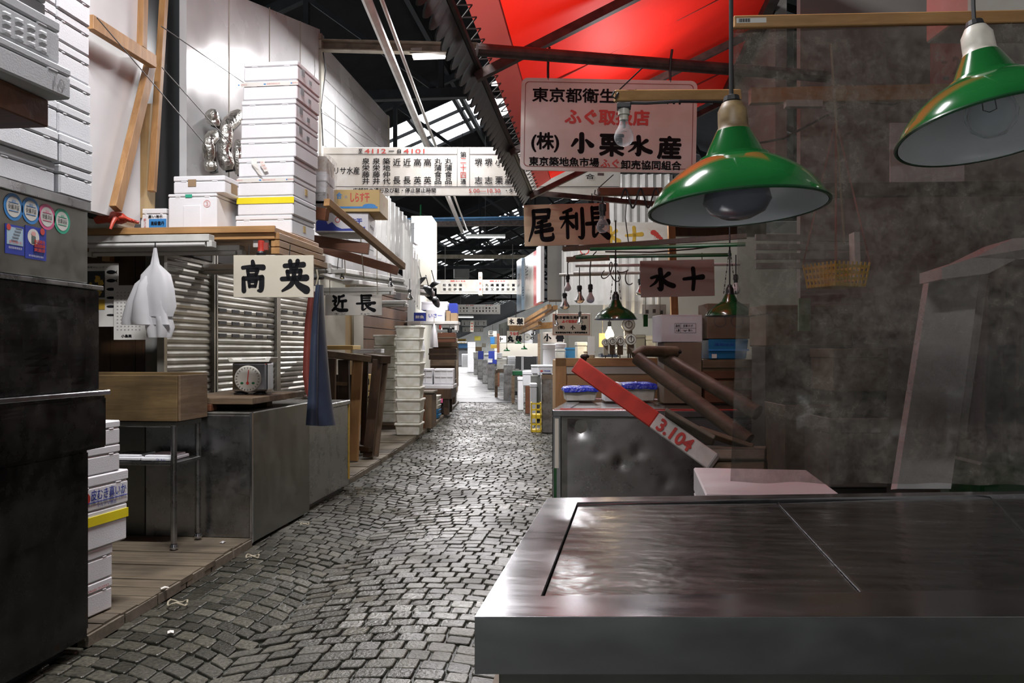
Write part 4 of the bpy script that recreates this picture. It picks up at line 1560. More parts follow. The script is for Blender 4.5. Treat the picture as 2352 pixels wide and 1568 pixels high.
# ------------------------------------------------------------------ chest freezers
fz = thing('chest_freezer', 'steel chest freezer with a plank top carrying the scale', 'freezer', (-2.29, 5.27, 0))
MB().box(-.74, 0, .02, 0, 1.11, .89).build('body', M['steel_dim'], fz, bevel=.006)
MB().box(-.736, -.004, .06, -.012, .0, .87).build('front_panel', M['steel'], fz, bevel=.002)
MB().box(-.01, -.006, .02, .006, .02, .89).build('corner_strip', M['steel_bright'], fz, bevel=.002)
pn = thing('steel_counter', 'dull greenish steel counter panel behind the steel table', 'counter', (-3.06, 5.32, 0))
MB().box(-1.35, 0, .02, 0, .5, .855).build('body', M['steel_dim'], pn, bevel=.005)
MB().box(-1.36, -.02, .856, .02, .52, .886).build('top', M['steel_dim'], pn, bevel=.005)
tp = thing('timber_cover', 'dark plank top lying across the chest freezer', 'board', (-2.29, 5.27, .893))
MB().box(-.62, .06, .045, -.02, 1.05, .09).build('board', M['oldwood'], tp, bevel=.004)
MB().box(-.60, .04, 0, -.30, .13, .045).build('front_batten', M['redbrown'], tp, bevel=.003)
MB().box(-.60, .5, 0, -.1, .6, .045).build('batten', M['oldwood'], tp, bevel=.003)
MB().box(-.98, .09, .0, -.64, .19, .05).build('side_beam', M['oldwood'], tp, bevel=.004)
MB().box(-.97, .10, .05, -.66, .4, .075).build('side_board', M['oldwood'], tp, bevel=.003)
sc = thing('kitchen_scale', 'small box-shaped dial scale on the plank top', 'scale', (-2.50, 5.72, .982), .15)
MB().lathe([(.05, 0), (.05, .012), (.03, .02)], 16, (.07, .04, 0)).build('foot', M['blackpaint'], sc)
MB().lathe([(.05, 0), (.05, .012), (.03, .02)], 16, (-.07, .04, 0)).build('foot', M['blackpaint'], sc)
MB().box(-.125, 0, .02, .125, .2, .235).build('body', M['steel_bright'], sc, bevel=.018, seg=2)
MB().prism([(-.14, .236), (.14, .236), (.155, .268), (.125, .268), (.11, .252), (-.11, .252), (-.125, .268), (-.155, .268)], -.01, .21).build('pan', M['tubplastic'], sc, bevel=.002)
dl = MB().lathe([(.0, 0), (.092, 0), (.096, .006), (.090, .012), (0, .012)], 32, (0, 0, 0), Matrix.Rotation(math.pi / 2, 4, 'X')).build('dial', M['dialwhite'], sc)
dl.location = (-.01, .0, .115)
tk = MB()
for k in range(24):
    an = 2 * math.pi * k / 24
    tk.bar((.074 * math.cos(an), -.0135, .074 * math.sin(an)), (.085 * math.cos(an), -.0135, .085 * math.sin(an)), .003, .002, (0, 1, 0))
tk.build('tick_print', M['ink'], dl)
MB().bar((0, -.015, -.02), (.008, -.015, .065), .006, .002, (0, 1, 0)).build('needle', M['redink'], dl)
v, f = disc()
put_2d(v, f, 0, -.03, .022, .022, FRONT(-.0125)).build('red_mark', M['redink'], dl)
for s in (-1, 1):
    put_2d(v, f, s * .04, -.03, .022, .016, FRONT(-.0125)).build('green_mark', M['greenpole'], dl)

fz2 = thing('chest_freezer', 'second steel chest freezer behind the hanging aprons', 'freezer', (-2.33, 6.47, 0))
MB().box(-.74, 0, .05, 0, 1.08, .80).build('body', M['steel'], fz2, bevel=.006)
MB().box(-.76, -.01, .80, .012, 1.09, .84).build('lid', M['steel'], fz2, bevel=.006)
MB().box(-.02, 1.06, .1, .006, 1.088, .80).build('edge_tape', M['goldink'], fz2)
MB().box(-.7, .03, 0, -.04, 1.0, .05).build('plinth', M['blackpaint'], fz2)

# ------------------------------------------------------------------ aprons
def apron(pts_top, px_prof, label, m, d0, slant):
    """Cloth gathered at the top and widening downwards; px_prof: [(py, x_left, x_right)]."""
    rows = []
    o0 = P(px_prof[0][1], px_prof[0][0], d0)
    n = 22
    for py, xl, xr in px_prof:
        a, b = P(xl, py, d0 - .12), P(xr, py, d0 + slant)
        r = []
        for k in range(n + 1):
            s = k / n
            p = a.lerp(b, s)
            wv = (b - a).length
            p = p + Vector((.02 * math.sin(s * 9) + .03 * math.sin(s * math.pi), -.25 * wv * math.sin(math.pi * s) - .012 * math.sin(s * 13), 0))
            r.append(p - o0)
        rows.append(r)
    t = thing('rubber_apron', label, 'apron', o0)
    MB().grid(rows).build('cloth', m, t, smooth=True, angle=60, solid=.004)
    MB().tube([Vector((0, 0, 0)), Vector((.015, 0, .06)), Vector((.005, 0, .12))], .006, 6).build('loop', M['string'], t)
    return t


apron(None, [(655, 726, 735), (700, 721, 737), (760, 716, 742), (830, 712, 749), (910, 708, 757), (976, 703, 768)], 'dark navy rubber apron hanging beside the chest freezer', M['navy'], 6.25, .12)
apron(None, [(670, 710, 722), (740, 701, 722), (800, 698, 722), (860, 696, 722), (900, 702, 722), (912, 708, 720)], 'red rubber apron hanging behind the navy apron', M['redapron'], 6.55, .05)
o = MB().tube([P(700, 640, 6.5), P(742, 638, 6.3)], .012, 6).build('hanging_rail', M['iron'])
tag(o, 'short iron rail from which the two aprons hang', 'rail')

# ------------------------------------------------------------------ hanging name boards
def name_board(px0, px1, pyt, pyb, d, label, m, rz=TH, th=.012, name='hanging_sign', top_right=None):
    c, w_, h_ = fb(px0, pyt, px1, pyb, d)
    t = thing(name, label, 'sign', c, rz)
    MB().box(-w_ / 2, 0, 0, w_ / 2, th, h_).build('board', M[m], t, bevel=.002)
    return t, w_, h_


t, W, H = name_board(536, 720, 586, 683, 5.42, 'cream name board with two brushed characters hanging under the long shelf', 'signcream')
brush(t, '高', -W * .25, H * .5, W * .31, H * .80, M['ink'])
brush(t, '英', W * .27, H * .5, W * .38, H * .84, M['ink'])
for x in (-W * .31, W * .2):
    MB().tube([(x, .004, H), (x + .004, .004, H + .07)], .003, 5).build('hook', M['cord'], t)
fl = thing('red_torch', 'small red torch clipped under the shelf corner', 'torch', P(600, 588, 5.6))
MB().lathe([(.0, 0), (.030, 0), (.032, .02), (.026, .032)], 16).build('lens_ring', M['blackpaint'], fl)
MB().lathe([(.026, .032), (.022, .05), (.022, .10), (.016, .105), (0, .105)], 16).build('barrel', M['redpaint'], fl, smooth=True)
MB().box(.02, -.01, .04, .05, .01, .09).build('clip', M['redapron'], fl)

t, W, H = name_board(747, 877, 676, 724, 8.0, 'grey-white name board with two brushed characters under the unlit strip lamp', 'signwhite')
brush(t, '近', -W * .24, H * .58, W * .30, H * .86, M['ink'])
brush(t, '長', W * .22, H * .58, W * .36, H * .86, M['ink'])
write(t, 'キン', -W * .24, H * .07, W * .2, H * .1, M['ink'])
write(t, 'チョウ', W * .2, H * .07, W * .16, H * .1, M['ink'])
for x in (-W * .42, W * .42):
    MB().tube([(x, .004, H), (x, .004, H + .14)], .004, 5).build('cord', M['string'], t)

# ------------------------------------------------------------------ second shelf of slatted timbers with cartons
def free_bar(a, b, da, db, w_, h_, label, m, name='timber', cat='timber', group=None):
    p0, p1 = P(*a, da), P(*b, db)
    t = MB().bar((0, 0, 0), p1 - p0, w_, h_).build(name, M[m], None, bevel=.003, loc=p0)
    return tag(t, label, cat, group)


GT = 'shelf timbers over the second stall'
free_bar((640, 480), (752, 493), 6.9, 6.75, .06, .10, 'brown timber end under the plastic wrapped carton', 'redbrown', group=GT)
free_bar((750, 464), (926, 612), 6.4, 7.9, .05, .06, 'pine rail sloping down outside the two printed cartons', 'pine_y', group=GT)
free_bar((690, 548), (848, 572), 7.5, 7.5, .05, .10, 'broad brown cross timber carrying the printed cartons', 'redbrown', group=GT)
free_bar((690, 556), (915, 622), 8.5, 8.5, .05, .09, 'red-brown cross timber at the far end of the carton shelf', 'redbrown', group=GT)

c, w_, h_ = fb(722, 488, 858, 533, 7.35)
t = thing('printed_carton', 'white carton with a blue wave print under the ochre carton', 'carton', (c.x - .02, c.y, c.z), .13)
zc1 = c.z + h_
w_ = .47
MB().box(-w_ / 2, 0, 0, w_ / 2, .46, h_).build('body', M['white_carton'], t, bevel=.003)
wv = [(-w_ * .48, .012), (w_ * .44, .012), (w_ * .44, .05), (w_ * .2, .035), (0, .03), (-w_ * .1, .05), (-w_ * .18, .09), (-w_ * .26, .07), (-w_ * .3, .11), (-w_ * .4, .13), (-w_ * .48, .09)]
MB().add([(x, -.002, z) for x, z in wv], [tuple(range(len(wv)))]).build('wave_print', M['blueink'], t)
write(t, 'らす干', w_ * .22, h_ * .56, w_ * .32, h_ * .26, M['blueink'], bold=.003)
v, f = disc(24, .72, 1)
put_2d(v, f, -w_ * .08, h_ * .62, .045, .05, FRONT()).build('ring_print', M['redink'], t)
write(t, '魚沼産', -w_ * .05, h_ * .9, w_ * .16, h_ * .1, M['wire'])
write(t, '魚◎店', .22, h_ * .4, .22, .035, M['ink'], SIDE(w_ / 2))
c, w_, h_ = fb(752, 440, 866, 494, 7.35)
t = thing('printed_carton', 'ochre carton with red brushed print lying on the wave carton', 'carton', (c.x + .02, c.y - .02, zc1 + .004), .1)
w_ = .46
MB().box(-w_ / 2, 0, .0, w_ / 2, .48, h_ * .93).build('body', M['tan_carton'], t, bevel=.003)
MB().add([(-w_ / 2, 0, h_ * .93), (w_ / 2, 0, h_ * .93), (w_ / 2, .10, h_ * 1.0), (-w_ / 2, .10, h_ * 1.0)], [(0, 1, 2, 3)]).build('flap', M['tan_carton'], t, solid=.004)
write(t, 'しらす干', w_ * .12, h_ * .6, w_ * .36, h_ * .38, M['redink'], bold=.002)
write(t, '合', -w_ * .28, h_ * .68, w_ * .1, h_ * .26, M['skyink'], bold=.002)
write(t, 'の', -w_ * .15, h_ * .62, w_ * .05, h_ * .12, M['skyink'])
MB().box(-w_ * .45, -.003, h_ * .14, w_ * .46, -.0012, h_ * .22).build('sea_print', M['skyink'], t)
put_2d(*disc(16), w_ * .3, h_ * .24, w_ * .26, h_ * .2, FRONT()).build('island_print', M['skyink'], t)
write(t, '合', .25, h_ * .5, .06, .05, M['redink'], SIDE(w_ / 2))

c, w_, h_ = fb(706, 358, 745, 462, 6.75)
t = thing('wrapped_carton', 'plastic wrapped carton with a brown top at the shelf end', 'carton', (c.x - .02, c.y, c.z), .12)
MB().box(-.16, 0, 0, .10, .34, .16).build('lower_box', M['white_carton'], t, bevel=.003)
MB().box(-.16, -.002, .0, .102, .1, .075).build('black_print', M['ink'], t)
MB().box(-.16, 0, .165, .10, .34, .37).build('upper_box', M['cardboard'], t, bevel=.003)
MB().box(-.165, -.006, .17, .104, .345, .24).build('white_band', M['white_carton'], t)
write(t, '店', .05, .04, .05, .05, M['paper'], FRONT(-.002))
rows = []
for z in (.0, .07, .14, .21, .28, .35, .385):
    rows.append([Vector(p) + Vector((.012 * noise.noise((z * 9, i, 0)), .012 * noise.noise((i, z * 9, 3)), 0)) for i, p in enumerate(((-.17, -.015, z), (-.05, -.018, z), (.112, -.015, z), (.125, .15, z), (.12, .36, z)))])
MB().grid(rows).build('plastic_wrap', M['clearfilm'], t, smooth=True)

# clear corrugated sheets standing on the shelf
rows = []
p0, p1 = P(858, 600, 10.0), P(943, 600, 12.5)
for j in range(2):
    r = []
    for k in range(61):
        s = k / 60
        q = p0.lerp(p1, s)
        r.append(Vector((q.x + .02 * math.sin(k * .9), q.y, (2.45 if j == 0 else 3.35 - .1 * s))))
    rows.append(r)
o = MB().grid(rows).build('corrugated_sheet', M['corrugated'], None, smooth=True)
tag(o, 'clear corrugated plastic sheet standing upright beyond the printed cartons', 'sheet')
p0, p1 = P(925, 640, 11), P(962, 640, 12.3)
rows = [[Vector((p0.lerp(p1, k / 30).x + .02 * math.sin(k * 1.3), p0.lerp(p1, k / 30).y, z - .35 * k / 30)) for k in range(31)] for z in (2.25, 3.0)]
o = MB().grid(rows).build('plastic_sheet', M['corrugated'], None, smooth=True)
tag(o, 'limp clear plastic sheet hanging beyond the corrugated sheet', 'sheet')
c, w_, h_ = fb(918, 512, 952, 557, 14.5)
foam_box('foam_box', .26, .4, .35, 'foam box peeking out above the clear corrugated sheet', c, .05)
c, w_, h_ = fb(920, 558, 948, 592, 14.5)
foam_box('foam_box', .22, .4, .255, 'foam box beneath the one above the corrugated sheet', c, .05)
o = MB().box(-.2, 0, 0, .2, .8, 1.3).build('white_locker', M['creamwall'], None, bevel=.01, loc=P(968, 655, 15.5), rz=.08)
tag(o, 'tall cream panel box beside the green upright pole', 'box')

# ================================================================== middle of the alley, left side
def trestle():
    c = P(800, 1048, 9.3)
    t = thing('wooden_trestle', 'dark wooden trestles with slanting legs on the plank deck', 'trestle', (c.x, c.y, .066))
    o = Vector((c.x, c.y, .066))

    def q(px, py, d):
        v = P(px, py, d) - o
        return v

    def leg(a, b, d0, d1, w_, m):
        p, e = q(a[0], a[1], d0), q(b[0], b[1], d1)
        e.z = 0.005
        MB().bar(p, e, w_, w_ * .6, (0, 1, 0)).build('leg', M[m], t, bevel=.004)
    leg((822, 826), (811, 1046), 9.25, 9.25, .11, 'pine_z')
    leg((790, 826), (793, 1042), 9.35, 9.35, .12, 'brownwood')
    leg((840, 826), (834, 1010), 9.9, 9.9, .07, 'brownwood')
    leg((868, 826), (845, 1036), 9.7, 9.5, .11, 'brownwood')
    leg((883, 826), (860, 1026), 9.8, 9.65, .09, 'oldwood_z')
    leg((762, 822), (760, 1060), 9.0, 9.0, .09, 'brownwood')
    MB().bar(q(742, 812, 9.1), q(842, 824, 9.35), .30, .07).build('top_rail', M['oldwood'], t, bevel=.004)
    MB().bar(q(846, 821, 9.9), q(886, 826, 9.7), .16, .09).build('top_rail', M['brownwood'], t, bevel=.004)
    MB().bar(q(770, 880, 9.2), q(795, 882, 9.3), .05, .04).build('cross_piece', M['oldwood'], t)
    MB().bar(q(785, 860, 9.5), q(785, 1000, 9.5), .3, .03, (0, 1, 0)).build('back_board', M['brownwood'], t)
    MB().bar(q(818, 1026, 9.5), q(851, 1032, 9.4), .07, .05).build('foot_bar', M['brownwood'], t)
    return t


trestle()
c = P(786, 800, 9.3)
o = MB().box(-.16, 0, 0, .16, .3, .05).build('wooden_tray', M['tan_carton'], None, bevel=.004, loc=(c.x - .05, c.y + .05, 1.31))
tag(o, 'small wooden tray lying on the trestles', 'tray')
c = P(838, 812, 9.9)
foam_box('foam_box', .34, .25, .05, 'flat foam lid lying on the trestles beside the white tubs', (c.x - .03, c.y + .2, 1.27), .1)
for k, (py0, py1, lab) in enumerate(((860, 896, 'topmost carton with black writing behind the trestles'), (900, 935, 'middle carton with black writing behind the trestles'), (936, 975, 'lowest carton with a red mark behind the trestles'))):
    c, w_, h_ = fb(826, py0, 856, py1, 10.6)
    t = thing('carton', lab, 'carton', c, TH, 'cartons behind the trestles')
    MB().box(-.14, 0, 0, w_ / 2, .3, h_).build('body', M['tan_carton'], t, bevel=.003)
    write(t, '一イ千'[k], w_ * .1, h_ * .55, .04, .07, M['ink' if k < 2 else 'redink'], bold=.003)


def tub(loc, rz, label, s=1.0):
    t = thing('fish_tub', label, 'tub', loc, rz, 'white plastic fish tubs stacked on the deck')
    w0, w1, h_ = .33 * s, .385 * s, .1765 * s
    mb = MB().frustum(w0, w0 * 1.1, 0, w1 - .02, w1 * 1.1 - .02, h_ - .01, 0, .2)
    mb.build('tub_body', M['tubplastic'], t, bevel=.012)
    mb = MB().box(-w1 / 2, .2 - w1 * .55, h_ - .035, w1 / 2, .2 + w1 * .55, h_)
    mb.build('rim', M['tubplastic'], t, bevel=.010)
    return t


base = PZ(936, 1001, .06)
for k in range(9):
    tub((base.x + random.uniform(-.008, .008), base.y, .066 + k * .1775), .02 * math.sin(k * 2.1) + .06, 'white fish tub %s from the bottom of the taller stack' % ('first', 'second', 'third', 'fourth', 'fifth', 'sixth', 'seventh', 'eighth', 'ninth')[k])
b2 = PZ(878, 985, .06)
pl = thing('wooden_pallet', 'low dark pallet under the shorter stack of white tubs', 'pallet', (b2.x, b2.y + .0, .066), .05)
for j in range(3):
    MB().box(-.32, .02 + j * .18, 0, .26, .10 + j * .18, .05).build('runner', M['brownwood'], pl)
MB().box(-.34, 0, .05, .28, .5, .09).build('deck_boards', M['oldwood'], pl, bevel=.004)
for k in range(8):
    tub((b2.x + .03 + random.uniform(-.008, .008), b2.y + .02, .158 + k * .1745), .02 * math.cos(k * 1.7) + .05, 'white fish tub %s from the bottom of the shorter stack' % ('first', 'second', 'third', 'fourth', 'fifth', 'sixth', 'seventh', 'eighth')[k], .97)

c, w_, h_ = fb(967, 904, 988, 990, 13.2)
t = thing('wooden_crate', 'upright brown wooden crate beside the taller tub stack', 'crate', (c.x, c.y, .06), .05)
MB().box(-.09, 0, 0, -.01, .5, .56).build('side_boards', M['redbrown'], t, bevel=.004)
MB().box(-.01, 0, 0, .10, .5, .54).build('front_boards', M['oldwood_z'], t, bevel=.004)
MB().box(-.11, -.01, .56, .12, .52, .59).build('cover_board', M['greywood'], t, bevel=.003)
for k in range(5):
    c = PZ(996, 962, .06)
    t = thing('small_tub', ['lowest blue tub of the small stack', 'second blue tub of the small stack', 'third tub of the small stack, white', 'fourth tub of the small stack, white', 'topmost white tub of the small stack'][k] + ' beside the brown crate', 'tub', (c.x, c.y, .067 + k * .085), .05, 'small stacked tubs')
    MB().frustum(.16, .3, 0, .2, .34, .08, 0, .15).build('tub_body', M['blue_plastic' if k < 2 else 'tubplastic'], t, bevel=.008)
# bench with gridded boxes
c = PZ(1005, 953, .06)
t = thing('dark_bench', 'dark wooden bench with a pink tag under the gridded boxes', 'bench', (c.x - .1, c.y, .067), .08)
MB().box(-.36, 0, .30, .36, .8, .50).build('upper_boards', M['brownwood'], t, bevel=.006)
for sx_ in (-.3, .26):
    for yy in (.04, .68):
        MB().box(sx_ - .05, yy, 0, sx_ + .05, yy + .08, .3).build('leg', M['brownwood'], t)
MB().box(-.3, .1, .02, .28, .6, .28).build('inner_board', M['darkwall'], t)
MB().box(.02, -.006, .23, .20, -.001, .31).build('pink_tag', M['pinkink'], t)
bz = .067 + .502
o = MB().box(-.38, .02, 0, .40, .82, .07).build('foam_tray', M['foam_grey'], None, bevel=.006, loc=(c.x - .1, c.y, bz), rz=.08)
tag(o, 'wide shallow foam tray with a blue edge under the gridded boxes', 'tray')
for k, xo in enumerate((-.21, .2)):
    t = thing('ribbed_box', ['inner white box with a moulded grid front', 'outer white box with a moulded grid front at the alley side'][k], 'box', (c.x - .1 + xo, c.y + .1, bz + .072), .10, 'gridded boxes on the dark bench')
    MB().box(-.19, 0, 0, .19, .4, .31).build('body', M['foam_grey'], t, bevel=.012)
    g = MB()
    for i in range(4):
        g.box(-.18 + i * .12 - .006, -.008, .02, -.18 + i * .12 + .006, .004, .30)
    for j in range(3):
        g.box(-.185, -.008, .03 + j * .12, .185, .004, .042 + j * .12)
    g.build('grid_rib', M['foam_grey'], t)
# boards and small crates beyond
for k, (a, b_, z0, z1, m, lab, d) in enumerate(((985, 1048, 800, 826, 'brownwood', 'dark wooden crate above the gridded boxes', 17.5), (995, 1050, 786, 803, 'oldwood', 'flat wooden crate on the dark crate beyond the gridded boxes', 18.0), (1005, 1046, 764, 786, 'redbrown', 'red-brown crate at the top of the wooden crate pile', 18.6), (988, 1045, 826, 870, 'oldwood', 'broad crate at the foot of the wooden crate pile', 19.0))):
    c, w_, h_ = fb(a, z0, b_, z1, d)
    o = thing('wooden_crate', lab, 'crate', c, .1, 'wooden crates beyond the gridded boxes')
    MB().box(-w_ / 2, 0, 0, w_ / 2, .4, h_).build('boards', M[m], o, bevel=.01)
    MB().box(-w_ / 2 - .01, -.015, h_ * .42, w_ / 2 + .01, 0, h_ * .58).build('batten', M['oldwood'], o)
c, w_, h_ = fb(985, 870, 1045, 905, 19.3)
o = MB().box(-w_ / 2, 0, .066 - c.z, w_ / 2, .5, h_).build('low_counter', M['brownwood'], None, bevel=.01, loc=c, rz=.1)
tag(o, 'low dark counter that carries the wooden crate pile', 'counter')
for k, (px, py0, py1, w_, lab) in enumerate(((966, 752, 822, .18, 'long clear plastic bag hanging behind the taller tub stack'), (997, 742, 797, .14, 'twisted clear plastic bag hanging over the wooden crates'))):
    p = P(px, py0, 15.5)
    h_ = (py1 - py0) / F_PX * 15.5
    t = thing('plastic_bag', lab, 'bag', p)
    bag_mesh([(0, .012, .012, 0), (-h_ * .3, w_ * .28, .05, 0), (-h_ * .7, w_ * .45, .07, 0), (-h_, w_ * .5, .07, 0)], k * 3.0).build('film', M['bag'], t, smooth=True, angle=70)
    MB().tube([(0, 0, 0), (0, 0, .12)], .006, 5).build('string', M['string'], t)

# shelf with cartons beyond the lamps
c, w_, h_ = fb(935, 728, 1052, 744, 16.5)
t = thing('white_shelf', 'pale shelf holding white cartons above the plastic bags', 'shelf', c, .1)
MB().box(-w_ / 2, 0, 0, w_ / 2, .7, .06).build('board', M['fixture'], t, bevel=.004)
MB().box(-w_ / 2 + .02, .02, -.12, -w_ / 2 + .07, .6, 0).build('bracket', M['fixture'], t)
MB().box(w_ / 2 - .07, .02, -.12, w_ / 2 - .02, .6, 0).build('bracket', M['fixture'], t)
ztop = c.z + .062
for k, (a, b_, y0, y1, m, s, ink, lab) in enumerate(((950, 978, 708, 728, 'blueink', '鮮魚', 'paper', 'small dark blue carton at the inner end of the pale shelf'), (978, 1022, 702, 728, 'white_carton', 'いさ一', 'blueink', 'white carton with blue writing on the pale shelf'), (1024, 1034, 706, 730, 'cardboard', '', 'ink', 'narrow brown carton beside the white carton on the pale shelf'), (1034, 1050, 711, 730, 'cardboard', '', 'ink', 'brown carton at the outer end of the pale shelf'))):
    c2, w_, h_ = fb(a, y0, b_, y1, 16.7)
    t = thing('carton', lab, 'carton', (c2.x, c2.y, ztop), .1, 'cartons on the pale shelf')
    MB().box(-w_ / 2 + .004, 0, 0, w_ / 2 - .004, .4, h_).build('body', M[m], t, bevel=.004)
    if s:
        write(t, s, 0, h_ * .5, w_ * .7, h_ * .35, M[ink], bold=.002)
c2, w_, h_ = fb(968, 683, 1028, 703, 16.9)
t = foam_box('foam_box', w_, .45, h_ * 1.0, 'broad white foam box lying over the cartons of the pale shelf', (c2.x, c2.y, ztop + .232), .1)
c2, w_, h_ = fb(1031, 687, 1050, 710, 16.9)
o = MB().box(-w_ / 2, 0, 0, w_ / 2, .35, h_).build('blue_crate', M['blueink'], None, bevel=.01, loc=(c2.x, c2.y, ztop + .17), rz=.1)
tag(o, 'blue crate standing on the brown cartons of the pale shelf', 'crate')

# white strip lamp racks over the second stall
GF = 'unlit strip lamps under the shelves'
strip_fixture(734, 905, 660, 678, 8.2, 'unlit double strip lamp directly above the grey-white name board', 2, .0)
strip_fixture(876, 934, 690, 706, 9.5, 'short unlit strip lamp beyond the grey-white name board', 2, .0)


def rack_lamp(a, b, da, db, label):
    p0, p1 = P(*a, da), P(*b, db)
    t = thing('unlit_strip_lamp', label, 'lamp', p0, 0, GF)
    e = p1 - p0
    MB().bar((0, 0, 0), e, .20, .05).build('housing', M['fixture'], t, bevel=.005)
    MB().tube([Vector((0, 0, -.045)) + e * .04, Vector((0, 0, -.045)) + e * .96], .016, 8).build('tube', M['tube_off'], t)
    for s in (.02, .98):
        MB().box(-.03, -.02, -.065, .03, .02, -.02).build('end_holder', M['fixture'], t, loc=e * s)


rack_lamp((772, 622), (940, 648), 9.3, 12.6, 'unlit white strip lamp slanting over the inner side of the second stall')
rack_lamp((806, 648), (985, 672), 9.7, 14.0, 'unlit white strip lamp at the alley side of the second stall')
for k, (a, b, d) in enumerate((((775, 618), (780, 560), 9.3), ((826, 520), (836, 640), 8.0), ((866, 555), (866, 650), 9.0), ((790, 545), (793, 632), 8.6))):
    o = MB().tube([P(*a, d), P(*b, d)], .005, 5).build('hanging_string', M['string' if k else 'cord'])
    tag(o, ('black cord hanging inside the carton shelf', 'pale string tied round the broad brown cross timber', 'pale string hanging beneath the printed cartons', 'pale string nearest the cream name board')[k], 'string')

# ------------------------------------------------------------------ bulbs and lampholders
def bulb_profile(r):
    """Pear bulb hanging downwards, collar at z = 0, widest radius r."""
    return [(r * .42, 0), (r * .45, -.3 * r), (r * .62, -.75 * r), (r * .88, -1.2 * r), (r, -1.65 * r), (r * .95, -2.05 * r), (r * .72, -2.4 * r), (r * .38, -2.6 * r), (0.0001, -2.66 * r)]


def hanging_bulb(px, py_sock, py_bulb, py_end, d, label, kind='clear', cord_to=None, sock='cord', group=None, curve=None):
    """Cord, lampholder and bulb: pixel rows of the holder's top, the bulb's collar and the bulb's end."""
    s = d / F_PX
    p = P(px, py_bulb, d)
    t = thing('hanging_bulb', label, 'bulb', p, 0, group)
    hb_ = (py_end - py_bulb) * s
    r = hb_ / 2.66
    hs = (py_bulb - py_sock) * s
    if kind == 'reflector':
        MB().lathe([(r * .5, 0), (r * .55, -.7 * r), (r * 1.15, -1.7 * r), (r * 1.2, -2.0 * r), (r * .7, -2.5 * r), (.0001, -2.66 * r)], 20).build('bulb', M['mirrorbulb'], t, smooth=True)
    else:
        g = MB().lathe(bulb_profile(r), 24).build('bulb', M['bulbglass'] if kind == 'clear' else M['frosted'], t, smooth=True)
        if kind == 'clear':
            MB().tube([(0, 0, 0), (0, 0, -.8 * r)], r * .16, 8).build('stem', M['wire'], g)
            MB().tube([(-.3 * r, 0, -1.2 * r), (0, 0, -1.1 * r), (.3 * r, 0, -1.2 * r)], r * .03, 4).build('filament', M['wire'], g)
    MB().lathe([(r * .46, -.02 * r), (r * .46, hs * .35), (r * .60, hs * .36), (r * .56, hs * .9), (r * .3, hs), (0.0001, hs)], 16).build('holder', M[sock], t, smooth=True)
    if curve:
        MB().tube([P(a, b, d) - p for a, b in curve], .006 if d > 4 else .004, 6).build('cord', M['cord'], t, smooth=True)
    elif cord_to is not None:
        MB().tube([(0, 0, hs * .9), (0, 0, (py_bulb - cord_to) * s)], .005, 6).build('cord', M['cord'], t)
    return t


hanging_bulb(786, 622, 628, 642, 9.4, 'silvered bulb hanging among the white strip lamps near the pale strings', 'reflector', 560)
hanging_bulb(897, 638, 645, 660, 10, 'silvered bulb hanging at the middle of the alley-side strip lamp', 'reflector', 612)
hanging_bulb(941, 664, 672, 690, 10.5, 'silvered bulb hanging lowest at the end of the strip lamp rack', 'reflector', 640)
hanging_bulb(1033, 752, 768, 792, 20, 'frosted bulb on a long cord by the wooden crates', 'frosted', 700)
for k, (px, py, d, tl, lab) in enumerate(((985, 668, 13, .9, 'black dish lamp shade at the outer end of the strip lamps'), (998, 655, 13.6, -.5, 'black dish lamp shade above the outer dish shade'), (1000, 692, 14, 1.1, 'black dish lamp shade tilted down over the pale shelf'), (968, 648, 12.6, -.8, 'black dish lamp shade nearest the strip lamps'))):
    t = thing('dish_lamp', lab, 'lamp', P(px, py, d), 0, 'black dish lamps over the second stall')
    sdl = MB().shell([(.02, .06), (.05, .05), (.10, .02), (.12, 0)], 20).build('shade', M['blackpaint'], t, solid=.004, smooth=True)
    sdl.rotation_euler = (.3, tl, 0)
    MB().tube([(0, 0, .05), (-.05, 0, .25)], .008, 6).build('arm', M['iron'], t)

# ------------------------------------------------------------------ long signboard across the alley
DL = 9.72
c, W, H = fb(735, 338, 1425, 449, DL)
t = thing('long_signboard', 'long white signboard listing shop names in columns across the alley', 'sign', c, TH)
MB().box(-W / 2, 0, 0, W / 2, .03, H).build('board', M['signwhite'], t, bevel=.003)


def lx(px):
    return (px - 1080) / F_PX * DL


def lz(py):
    return (449 - py) / F_PX * DL


def lw(s, px, py, pw, ph, ink='ink', vertical=False, bold=.0012):
    write(t, s, lx(px), lz(py), pw / F_PX * DL, ph / F_PX * DL, M[ink], vertical=vertical, bold=bold, line=.98)


lw('至', 828, 347, 9, 10)
lw('4112', 862, 347, 49, 10, 'redink')
lw('—', 899, 347, 12, 1.4)
lw('自', 917, 347, 8, 10)
lw('4101', 951, 347, 48, 10, 'redink')
lm = MB()
for x0, x1, y in ((750, 1050, 354), (770, 1422, 428.5), (1079, 1422, 354)):
    lm.box(lx(x0), -.0016, lz(y + .5), lx(x1), -.0004, lz(y - .5))
for x in (1050, 1078.5):
    lm.box(lx(x - .4), -.0016, lz(428), lx(x + .4), -.0004, lz(339))
lm.build('ruled_line', M['ink'], t)
lw('リサ水産', 797, 392, 58, 17)
lw(['泉', '栄', '藤', '井'], 840.5, 393, 17, 60, vertical=True)
lw(['泉', '栄', '藤', '井'], 864.5, 393, 17, 60, vertical=True)
lw(['築', '地', '仲', '代'], 888, 393, 17, 60, vertical=True)
for px, a, b_ in ((911.5, '近', '長'), (935, '近', '長'), (959, '高', '英'), (982, '高', '英'), (1099, '堺', '志'), (1122, '堺', '志'), (1146, '小', '栗')):
    lw(a, px, 372.5, 17, 17)
    lw(b_, px, 414, 17, 17)
lw(['丸', '蒲', '食', '品'], 1006, 393, 17, 60, vertical=True)
